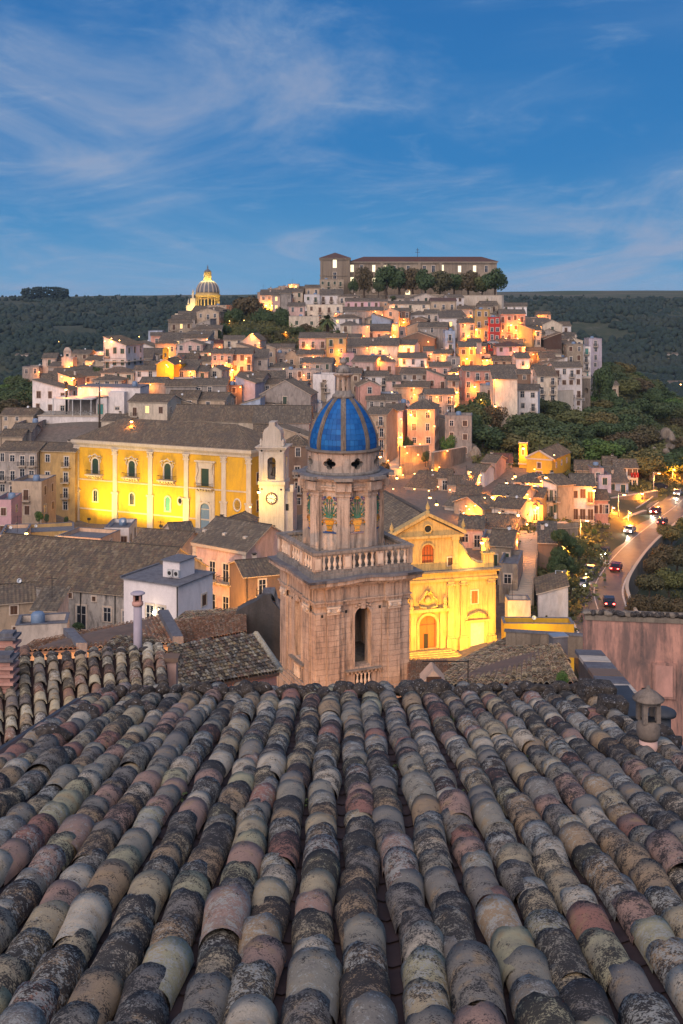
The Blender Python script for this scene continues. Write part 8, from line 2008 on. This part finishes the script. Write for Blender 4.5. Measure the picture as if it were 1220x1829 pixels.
def stone_mesh(seed, m='lichenrock'):
    import bmesh
    bm = bmesh.new(); bmesh.ops.create_icosphere(bm, subdivisions=3, radius=1)
    g = random.Random(seed); o = Vector((g.uniform(0, 50), g.uniform(0, 50), 0)); sc = Vector((g.uniform(.8, 1.3), g.uniform(.7, 1.1), g.uniform(.6, .85)))
    pl = [(Vector((g.uniform(-1, 1), g.uniform(-1, 1), g.uniform(-.6, 1))).normalized(), g.uniform(.55, .85)) for _ in range(7)]
    for v in bm.verts:
        for n, d in pl:
            k = v.co.dot(n) - d
            if k > 0: v.co -= n * k * .85
        v.co *= 1 + .16 * mnoise.noise(v.co * 2.2 + o) + .05 * mnoise.noise(v.co * 6 + o)
        v.co = Vector((v.co.x * sc.x, v.co.y * sc.y, v.co.z * sc.z))
    me = bpy.data.meshes.new('stone'); bm.to_mesh(me); bm.free()
    me.polygons.foreach_set('use_smooth', [True] * len(me.polygons)); me.materials.append(MATS[m]); return me
SM = [stone_mesh(s) for s in range(8)]
ROCKM = [stone_mesh(s, 'rubble') for s in range(20, 24)]
def rock(x, y, z, s, label=None, i=0):
    o = link('stone', SM[i % 8], None, (x, y, z)); o.scale = (s * R_.uniform(.85, 1.25), s, s * R_.uniform(.8, 1.05)); o.rotation_euler = (R_.uniform(-.3, .3), R_.uniform(-.3, .3), R_.uniform(0, 6.28))
    tag(o, label or 'dark lichened stone weighing down the tile ends along the near roof edge', 'stone', 'stones along the edge of the near roof')
for i in range(NR + 1):
    for k in range(2 if i % 3 else 1):
        y = 12.98 + R_.uniform(-.10, .12); x = rowx(i, y) + (.11 if k == 0 else 0) + R_.uniform(-.04, .04)
        if 17 < i < 20 and k: continue
        rock(x, y, roof_z(y) + R_.uniform(.11, .19), R_.uniform(.075, .135) * (1.2 if k == 0 else .9), None, R_.randrange(8))
def onroof(px, py, up=0.0):
    y = A0_ / ((py - HY) / F - SL); return Vector(((px - HX) * y / F, y, roof_z(y) + up))
for px, py, s, lb in ((150, 1300, .16, 'large pitted grey stone on the left edge board of the near roof'), (92, 1337, .17, 'long pale-crusted stone lying at the left edge of the near roof'), (240, 1283, .13, 'flat slab of lichened stone at the top left of the near roof'), (268, 1290, .10, 'thin stone beside the flat slab at the top left'), (1075, 1297, .10, 'pale rounded stone beside the broken blocks on the right'), (1045, 1296, .08, 'dark stone below the square block on the right edge'), (1100, 1315, .10, 'brown broken stone under the square blocks on the right'), (1135, 1345, .12, 'grey stone at the foot of the chimney'), (1186, 1340, .13, 'brown block of rubble right of the chimney foot'), (1062, 1288, .06, 'small round stone near the square block'), (1205, 1352, .11, 'dark stone at the lower right roof edge'), (980, 1262, .10, 'bluish slab of stone beside the metal flashing')):
    p = onroof(px, py, .13); rock(p.x, p.y, p.z, s, lb, R_.randrange(8))
# square blocks
for px, py, a, b_, c_, lb in ((1064, 1268, .19, .12, .17, 'square pitted concrete block standing on the right edge of the near roof'), (1093, 1292, .14, .10, .13, 'smaller tilted square block on the right edge of the near roof')):
    p = onroof(px, py, .14); o = MB().box(-a, -b_, -c_, a, b_, c_, 'lichenrock')
    o = o.build('concrete_block', None, tuple(p)); o.rotation_euler = (.1, .12, .15); tag(o, lb, 'block')
    m = o.modifiers.new('b', 'BEVEL'); m.width = .018; m.segments = 2
# edge boards and flashing
p0, p1 = onroof(185, 1262), onroof(-60, 1405)
t = thing('edge_board', 'reddish painted board with grey metal strip along the left edge of the near roof', 'board', (-2.95, 3.0, roof_z(3.0)))
MB().extrude([(-.02, -2, 2 * SL + .10), (-.02, 10.1, -10.1 * SL + .10), (-.02, 10.1, -10.1 * SL - .15), (-.02, -2, 2 * SL - .15)], (.07, 0, 0), 'channel').build('board', t)
MB().extrude([(-.16, -2, 2 * SL + .04), (-.16, 10.1, -10.1 * SL + .04), (-.16, 10.1, -10.1 * SL + .0), (-.16, -2, 2 * SL + .0)], (.13, 0, 0), 'metalblue').build('metal_strip', t)
t = thing('roof_flashing', 'blue-grey metal flashing running beside the right edge of the near roof', 'flashing', (2.86, 3.0, roof_z(3.0)))
MB().extrude([(0, -2, 2 * SL - .02), (0, 10.2, -10.2 * SL - .02), (.22, 10.2, -10.2 * SL - .06), (.22, -2, 2 * SL - .06)], (0, 0, -.05), 'metalblue').build('metal_sheet', t)
t = thing('metal_box', 'flat blue-grey metal cover at the top right corner of the near roof', 'metal cover', (2.95, 12.9, roof_z(12.9)))
MB().box(-.20, -.6, -.05, .40, .3, .08, 'metalblue').box(-.24, -.64, .08, .44, .34, .10, 'metalblue').build('cover', t)
# chimney with its stone hat
cpos = P(1158, 1356, 9.7)
t = thing('chimney', 'round plastered chimney with conical stone cap on the right edge of the near roof', 'chimney', (cpos.x, cpos.y, cpos.z - .1))
t.scale = (.86, .86, .92); MB().lathe([(.095, -.3), (.090, .30)], 20, 'wall_pink').build('shaft', t)
MB().lathe([(.095, .30), (.115, .34), (.12, .42), (.10, .47), (.08, .48)], 20, 'ribstone').build('collar', t)
hd = MB()
for k in range(4): hd.box(-.09, -.095, .47, -.045, -.05, .66, 'ribstone', RZ(90 * k + 8)); 
hd.box(-.07, -.07, .46, .07, .07, .49, 'black'); hd.box(-.085, -.09, .63, .085, .09, .67, 'ribstone', RZ(8)); hd.build('vent_head', t)
MB().lathe([(.155, .67), (.16, .685), (.09, .74), (.02, .775), (.015, .80)], 20, 'ribstone').build('cap', t)
c2 = P(1186, 1330, 11.4)
t = thing('flue_pipe', 'bluish metal flue with round lid behind the stone-capped chimney', 'flue', (c2.x, c2.y, c2.z))
MB().lathe([(.07, -.5), (.07, .30)], 14, 'metalblue').lathe([(.12, .30), (.125, .33), (.11, .35), (.05, .38)], 16, 'metalblue').build('pipe', t)
# parapet with stone slabs going up to the right
def parapet():
    a = P(1050, 1160, 20.0); b = P(1212, 1368, 11.6)
    yaw = math.atan2(b.y - a.y, b.x - a.x); run = math.hypot(b.x - a.x, b.y - a.y); dz = b.z - a.z
    t = thing('parapet_wall', 'low dark parapet wall capped with grey and reddish stone slabs right of the near roof', 'wall', tuple(a), yaw)
    MB().extrude([(0, -.16, -4), (0, .16, -4), (0, .16, -.07), (0, -.16, -.07)], (run, 0, dz), 'darkwall').build('wall', t)
    n = 12
    for i in range(n):
        x0, x1 = run * i / n + .015, run * (i + 1) / n - .015
        o = MB().extrude([(x0, -.23, dz * i / n - .065), (x0, .23, dz * i / n - .065), (x0, .23, dz * i / n), (x0, -.23, dz * i / n)], (x1 - x0, 0, dz / n), 'slate' if i % 2 == 0 else 'palestone' if i % 4 == 1 else 'wall_brown').build('coping_slab', t)
parapet()
# the great pink wall on the right
def pink_wall():
    a = P(1044, 1100, 30.0); b2 = P(1330, 1112, 29.4)
    yaw = math.atan2(b2.y - a.y, b2.x - a.x); w = math.hypot(b2.x - a.x, b2.y - a.y)
    t = thing('pink_house', 'big salmon plastered blank wall with stained streaks and rubble coping at the right edge', 'house', (a.x, a.y, a.z - 9), yaw)
    MB().box(0, 0, -6, w, .6, 9, 'wall_salmonbig').build('wall', t)
    MB().box(0, -.03, 8.9, w, .63, 9.02, 'rubble').build('coping', t)
    for k in range(44):
        me = (SM + ROCKM)[R_.randrange(12)]; o = link('stone', me, t, (w * (k + .5) / 44, .1 + R_.uniform(-.1, .1), 9.08)); o.scale = (.11 * R_.uniform(.7, 1.3), .13, .10 * R_.uniform(.7, 1.3)); o.rotation_euler = (0, 0, R_.uniform(0, 6))
    wd = MB().box(-.30, -.06, 0, .30, .0, .95, 'wall_salmonbig').box(-.22, -.07, .06, .22, -.05, .88, 'wall_salmon')
    wd.build('window', t, (w * .50, 0, 6.9)); MB().box(-.08, -.02, 0, .08, 0, .25, 'black').build('vent_hole', t, (w * .38, 0, 6.9))
def streaked():
    t = NT('wall_salmonbig'); p = t.pos()
    big = t.noise(t.mapping(p, (.9, .9, .45)), 1.0, 6, .65, .8); st = t.noise(t.mapping(p, (3.4, 3.4, .32)), 1.0, 6, .7); fine = t.noise(p, 9, 5, .7)
    a = t.mix(t.rng(big, .40, .60), (0.56, 0.29, 0.215), (0.36, 0.20, 0.16))
    a = t.mix(t.math('MULTIPLY', t.rng(st, .42, .60), t.rng(big, .36, .54)), a, (0.11, 0.080, 0.072)); a = t.mix(t.rng(t.noise(t.mapping(p, (1.1, 1.1, .25), (4, 2, 0)), 1.0, 5, .7), .52, .62, 0, .8), a, (0.14, 0.10, 0.09))
    a = t.mix(t.rng(fine, .45, .75, 0, .4), a, (0.30, 0.17, 0.13)); t.col(a); t.set('Roughness', .93); t.bump(fine, .3, .02)
streaked()
pink_wall()

# ------------------------------------------------------------------ neighbouring roofs
def flat_roof_house(name, label, cor, th, wall, tiles, sp=.23, ex=.32, r=.10, parts=0, wb=6, ridge=None, cat='house'):
    """A roof plane by its four corners (eave left, eave right, top right, top left), tiles laid one by one, walls below."""
    e0, e1, t1, t0 = [Vector(c) for c in cor]
    o = Vector(e0); t = thing(name, label, cat, (o.x, o.y, o.z - wb))
    off = Vector((o.x, o.y, o.z - wb)); q = [p - off for p in (e0, e1, t1, t0)]
    N = (q[1] - q[0]).cross(q[3] - q[0]).normalized(); N = -N if N.z < 0 else N
    dk = MB().extrude([p - N * .14 for p in q], N * .13, 'channel' if parts else 'wall_brown').build('roof', t)
    w = MB(); lo = [Vector((p.x, p.y, -5)) for p in q]; c = sum(q, Vector()) / 4; up = [c + (p - c) * .96 - N * .15 for p in q]; lo = [Vector((p.x, p.y, -5)) for p in up]
    b = w.add(lo + up)
    for k in range(4): w.face([b + k, b + (k + 1) % 4, b + 4 + (k + 1) % 4, b + 4 + k], wall)
    w.build('wall', t)
    U = (q[1] - q[0]); V = (q[3] - q[0]); L = U.length; U.normalize(); V = V - U * V.dot(U); vl = V.length; V.normalize()
    if parts:
        shp = []
        for s in range(6):
            m = real_tiles((0, 0, 0), (1, 0, 0), (0, 1, 0), sp * 1.01, ex * .5, sp, ex, r, 0.0, seg=8, mat=tiles); m.tid = [R_.random()] * len(m.f); shp.append(m.mesh('tile'))
        B = Matrix((( U.x, V.x, N.x, 0), (U.y, V.y, N.y, 0), (U.z, V.z, N.z, 0), (0, 0, 0, 1)))
        n = 0
        nr_ = int(L / sp)
        for i in range(nr_):
            ra, rb_ = q[0].lerp(q[1], (i + .5) / nr_), q[3].lerp(q[2], (i + .5) / nr_); V = rb_ - ra; vl = V.length; V.normalize(); U = V.cross(N).normalized()
            B = Matrix(((U.x, V.x, N.x, 0), (U.y, V.y, N.y, 0), (U.z, V.z, N.z, 0), (0, 0, 0, 1)))
            for j in range(int(vl / ex) + 1):
                if n >= parts: break
                p = ra + U * (R_.uniform(-.01, .01) - sp * .5) + V * (j * ex + R_.uniform(-.03, .03)) + N * R_.uniform(0, .012)
                ob = link('tile', shp[R_.randrange(6)], dk); ob.matrix_local = Matrix.Translation(p) @ B @ Matrix.Rotation(R_.uniform(-.05, .05), 4, 'Z') @ Matrix.Diagonal((R_.uniform(.93, 1.08),) * 3 + (1,)); n += 1
    else:
        kind(quad_tiles(q, sp, ex, r, 5, tiles).build('tile', dk), 'stuff')
    if ridge:
        m = MB(); n = int(L / .38)
        for k in range(n):
            a = q[3] + U * (k * L / n); m.lathe([(.12, 0), (.10, L / n + .05)], 8, tiles if ridge == 1 else 'ribstone', T=Matrix.Translation(a + N * .05) @ U.to_track_quat('Z', 'Y').to_matrix().to_4x4())
        kind(m.build('ridge_tile', dk), 'stuff')
    return t, q, U, V, N
# left neighbour, sloping towards us
t, q, U, V, N = flat_roof_house('neighbour_house', 'neighbouring house on the left under pale mottled cover tiles', (P(-75, 1372, 15.6), P(308, 1290, 17.2), P(296, 1166, 19.4), P(-75, 1186, 17.9)), .1, 'wall_pink', 'coppi_light', .205, .27, .088, parts=300, wb=5, ridge=None)
for k in range(15):
    p = q[3].lerp(q[2], (k + .5) / 15) + N * .08; ob = link('ridge_stone', SM[k % 8], t, tuple(p)); ob.scale = (.12, .09, .07); ob.rotation_euler = (0, 0, k * 1.7)
# its boarded gable end
g0, g1 = P(297, 1170, 19.2), P(317, 1170, 19.4)
t2 = thing('gable_board', 'pinkish weathered plank wall at the right end of the neighbouring roof', 'wall', (g0.x, g0.y, g0.z - 2.6))
MB().box(0, -.2, -1, .20, 0, 2.55, 'wall_pink').box(-.03, -.24, 2.55, .24, .04, 2.62, 'wall_brown').build('wall', t2)
# stacked terracotta vents at the left edge
for px, pyt, pyb, Y, w_, n_, lb in ((14, 1128, 1168, 19.5, .34, 3, 'upper stacked terracotta chimney vent at the left edge'), (8, 1166, 1235, 17.5, .34, 5, 'lower stacked terracotta chimney vent at the left edge')):
    a = P(px, pyb, Y); h = (pyb - pyt) * Y / F; t = thing('stacked_vent', lb, 'chimney', tuple(a))
    MB().box(-w_ * .8, -w_ * .6, -.5, w_ * .8, w_ * .6, 0, 'slate').build('base', t)
    for k in range(n_): MB().lathe([(w_ * .5, 0), (w_ * .78, .03), (w_ * .78, h / n_ * .55), (w_ * .5, h / n_ * .6), (w_ * .5, h / n_)], 4, 'wall_salmon' if k < n_ - 1 else 'slate', a0=rad(45), smooth=False).build('vent_ring', t, (0, 0, h * k / n_))
# tall slender chimney
a = P(246, 1165, 19.6); t = thing('chimney', 'tall slender pinkish round chimney with a flat cap on the left roof ridge', 'chimney', tuple(a))
MB().lathe([(.078, -.6), (.074, .82)], 16, 'wall_lavender').build('shaft', t); MB().lathe([(.09, .82), (.10, .84), (.10, .88), (.075, .90)], 16, 'wall_salmon').build('collar', t)
MB().box(-.07, -.07, .90, -.035, .07, 1.02, 'wall_salmon').box(.035, -.07, .90, .07, .07, 1.02, 'wall_salmon').box(-.03, .04, .90, .03, .06, 1.0, 'black').build('vent_head', t); MB().lathe([(.125, 1.02), (.13, 1.035), (.10, 1.055), (.03, 1.06)], 16, 'wall_lavender').build('cap', t)
# dark roof in the middle with a pink wall under it
t, q, U, V, N = flat_roof_house('dark_roofed_house', 'low house with a dark tile roof above a pink wall, left of the bell tower', (P(318, 1234, 40), P(500, 1201, 46), P(456, 1136, 50), P(300, 1158, 45)), .1, 'wall_salmon', 'coppi_dark', .24, .36, .105, wb=6)
m = MB(); a, b = q[1], q[2]
m.tube([a + N * .1, b + N * .1], .14, 'coppi_dark'); m.build('verge', t)
# terracotta roofs beyond
flat_roof_house('red_roofed_house', 'terracotta tile roof with two raised grey firewalls beyond the slender chimney', (P(30, 1166, 58), P(320, 1150, 62), P(292, 1100, 70), P(60, 1146, 66)), .1, 'wall_tan', 'coppi_red', .26, .42, .11, wb=7)
for px0, py0, px1, py1, Y0, Y1, lb in ((292, 1099, 318, 1148, 69.5, 61.8, 'sloping grey firewall at the right end of the terracotta roof'), (122, 1132, 146, 1160, 66.5, 59.5, 'small sloping grey firewall crossing the terracotta roof')):
    a, b = P(px0, py0, Y0), P(px1, py1, Y1); t = thing('firewall', lb, 'wall', tuple(a))
    MB().extrude([(-.3, 0, -1.5), (.3, 0, -1.5), (.3, 0, .35), (-.3, 0, .35)], tuple(b - a), 'slate').build('wall', t)
flat_roof_house('brown_roofed_house', 'wide brown tile roof behind the dark roof and left of the bell tower', (P(318, 1152, 66), P(440, 1130, 70), P(440, 1092, 80), P(300, 1112, 76)), .1, 'wall_tan', 'coppi_red', .26, .42, .11, wb=8)
flat_roof_house('little_roof', 'small mossy gable roof under the slender chimney', (P(165, 1178, 40), P(300, 1168, 42), P(275, 1142, 46), P(205, 1140, 45)), .1, 'wall_tan', 'coppi_dark', .25, .40, .11, wb=5)
# dark sloping ruined wall left of the tower
def ruined_wall():
    a = P(424, 1092, 78.0); t = thing('ruined_wall', 'black-streaked stepped ruined wall climbing behind the dark roof', 'wall', tuple(a))
    X = lambda px: (px - 424) * 78 / F; Z = lambda py: -(py - 1092) * 78 / F
    MB().extrude([(X(422), 0, -6), (X(422), 0, Z(1092)), (X(440), 0, Z(1082)), (X(458), 0, Z(1074)), (X(470), 0, Z(1064)), (X(483), 0, Z(1062)), (X(486), 0, Z(1074)), (X(500), 0, Z(1090)), (X(512), 0, Z(1120)), (X(512), 0, -6)], (0, 1.2, 0), 'darkwall').build('wall', t)
    cp = MB(); cp.tube([(X(470), .6, Z(1066) + .1), (X(484), .6, Z(1064) + .1), (X(500), .6, Z(1092) + .1), (X(512), .6, Z(1122) + .1)], .45, 'slate', 6); cp.build('coping', t)
ruined_wall()
# grey green mossy roof strip by the white house
flat_roof_house('long_low_roof', 'pale dusty tile roof strip in front of the balconied palazzo', (P(300, 1116, 90), P(440, 1098, 92), P(445, 1086, 100), P(330, 1094, 98)), .1, 'wall_tan', 'coppi', .28, .45, .12, wb=9)
# roofs right of the tower, lit from below
flat_roof_house('ruddy_roof_house', 'ruddy broken tile roof just right of the bell tower foot', (P(725, 1236, 50), P(800, 1232, 50), P(800, 1178, 66), P(728, 1180, 66)), .1, 'wall_orange', 'coppi_red', .25, .40, .105, wb=7)
flat_roof_house('broad_roof_house', 'broad dishevelled brown tile roof below the golden church', (P(760, 1228, 46), P(1035, 1222, 44), P(1000, 1150, 66), P(820, 1186, 64)), .1, 'wall_tan', 'coppi', .24, .36, .105, wb=7)
flat_roof_house('hip_roof_house', 'second slope of the broad brown roof, rising to a ridge by the golden church', (P(800, 1190, 62), P(1020, 1180, 62), P(985, 1140, 74), P(905, 1140, 76)), .1, 'wall_tan', 'coppi', .24, .36, .105, wb=7)
flat_roof_house('near_lean_to', 'strip of small pale tiles just beyond the near roof stones', (P(820, 1262, 27), P(1000, 1262, 27), P(985, 1238, 30), P(830, 1236, 30)), .1, 'wall_tan', 'coppi_light', .23, .33, .10, wb=5)
flat_roof_house('left_low_roof', 'shadowed tile roof filling the gap at the foot of the bell tower', (P(300, 1275, 30), P(560, 1275, 32), P(520, 1246, 37), P(300, 1250, 36)), .1, 'wall_salmon', 'coppi_dark', .25, .36, .105, wb=6)
# low walls and a box on the broad roof
a = P(938, 1152, 70); t = thing('roof_parapet', 'low broken parapet on the broad roof beside a grey box', 'wall', tuple(a), rad(-12)); MB().box(-1.2, 0, -.6, 4.6, .3, .75, 'rubble').box(-1.3, -.05, .75, 4.7, .35, .85, 'slate').build('wall', t)
a = P(997, 1158, 66); t = thing('roof_box', 'small grey cement box standing on the broad roof', 'box', tuple(a), rad(12)); MB().box(-.45, -.35, -.4, .45, .35, .75, 'slate').box(-.5, -.4, .75, .5, .4, .82, 'sheetmetal').build('box', t)
a = P(775, 1222, 45); t = thing('tile_pile', 'little glowing orange dormer of broken tiles right of the bell tower', 'dormer', tuple(a)); MB().extrude([(-.5, 0, 0), (.5, 0, 0), (0, 0, .55)], (0, 1.2, 0), 'wall_orange').box(-.3, -.05, 0, .3, 0, .3, 'shutbrown').build('dormer', t)
# yellow-green shrub
a = P(1002, 1222, 25); tree(a.x, a.y, a.z - .1, .38, .32, 'leafbright', 'small yellow-green weed growing from the roof beside the parapet', name='weed')
# antenna mast on the near right roofs
a = P(836, 1235, 22); t = thing('roof_rod', 'thin iron rod standing behind the near roof on the right', 'rod', tuple(a)); MB().box(-.01, -.01, -.5, .01, .01, .62, 'iron').box(-.9, -.008, .58, .02, .008, .60, 'iron').build('rod', t)

# cliff of pale rock above the road on the right
CR = [(R_.uniform(1168, 1206), R_.uniform(772, 856), R_.uniform(322, 352), R_.uniform(.8, 1.5)) for _ in range(30)] + [(838, 800, 305, 2.0), (846, 812, 302, 1.8), (868, 790, 318, 2.2), (872, 776, 326, 2.4), (862, 800, 312, 1.8)]
for i, (px, py, Y, s) in enumerate(CR):
    p = P(px, py, Y); o = link('cliff_rock', ROCKM[i % 4], None, tuple(p)); o.scale = (s, s, s * 1.7); o.rotation_euler = (.2 * (i % 3), .1, i * 1.3)
    tag(o, unique('pale bare rock outcrop', px, py), 'rock', 'rock outcrops of the hillside')

# ------------------------------------------------------------------ the evening air
hz = bpy.data.materials.new('haze'); hz.use_nodes = True; hn = hz.node_tree.nodes; hn.clear()
ho = hn.new('ShaderNodeOutputMaterial'); hv = hn.new('ShaderNodeVolumePrincipled')
hv.inputs['Color'].default_value = (0.50, 0.75, 1.0, 1); hv.inputs['Density'].default_value = 0.00005
hz.node_tree.links.new(hv.outputs[0], ho.inputs['Volume'])
hm = MB().box(-3300, -80, -4, 3300, 6700, 145, 'trim').mesh('haze'); hm.materials.clear(); hm.materials.append(hz)
kind(link('haze', hm), 'stuff')
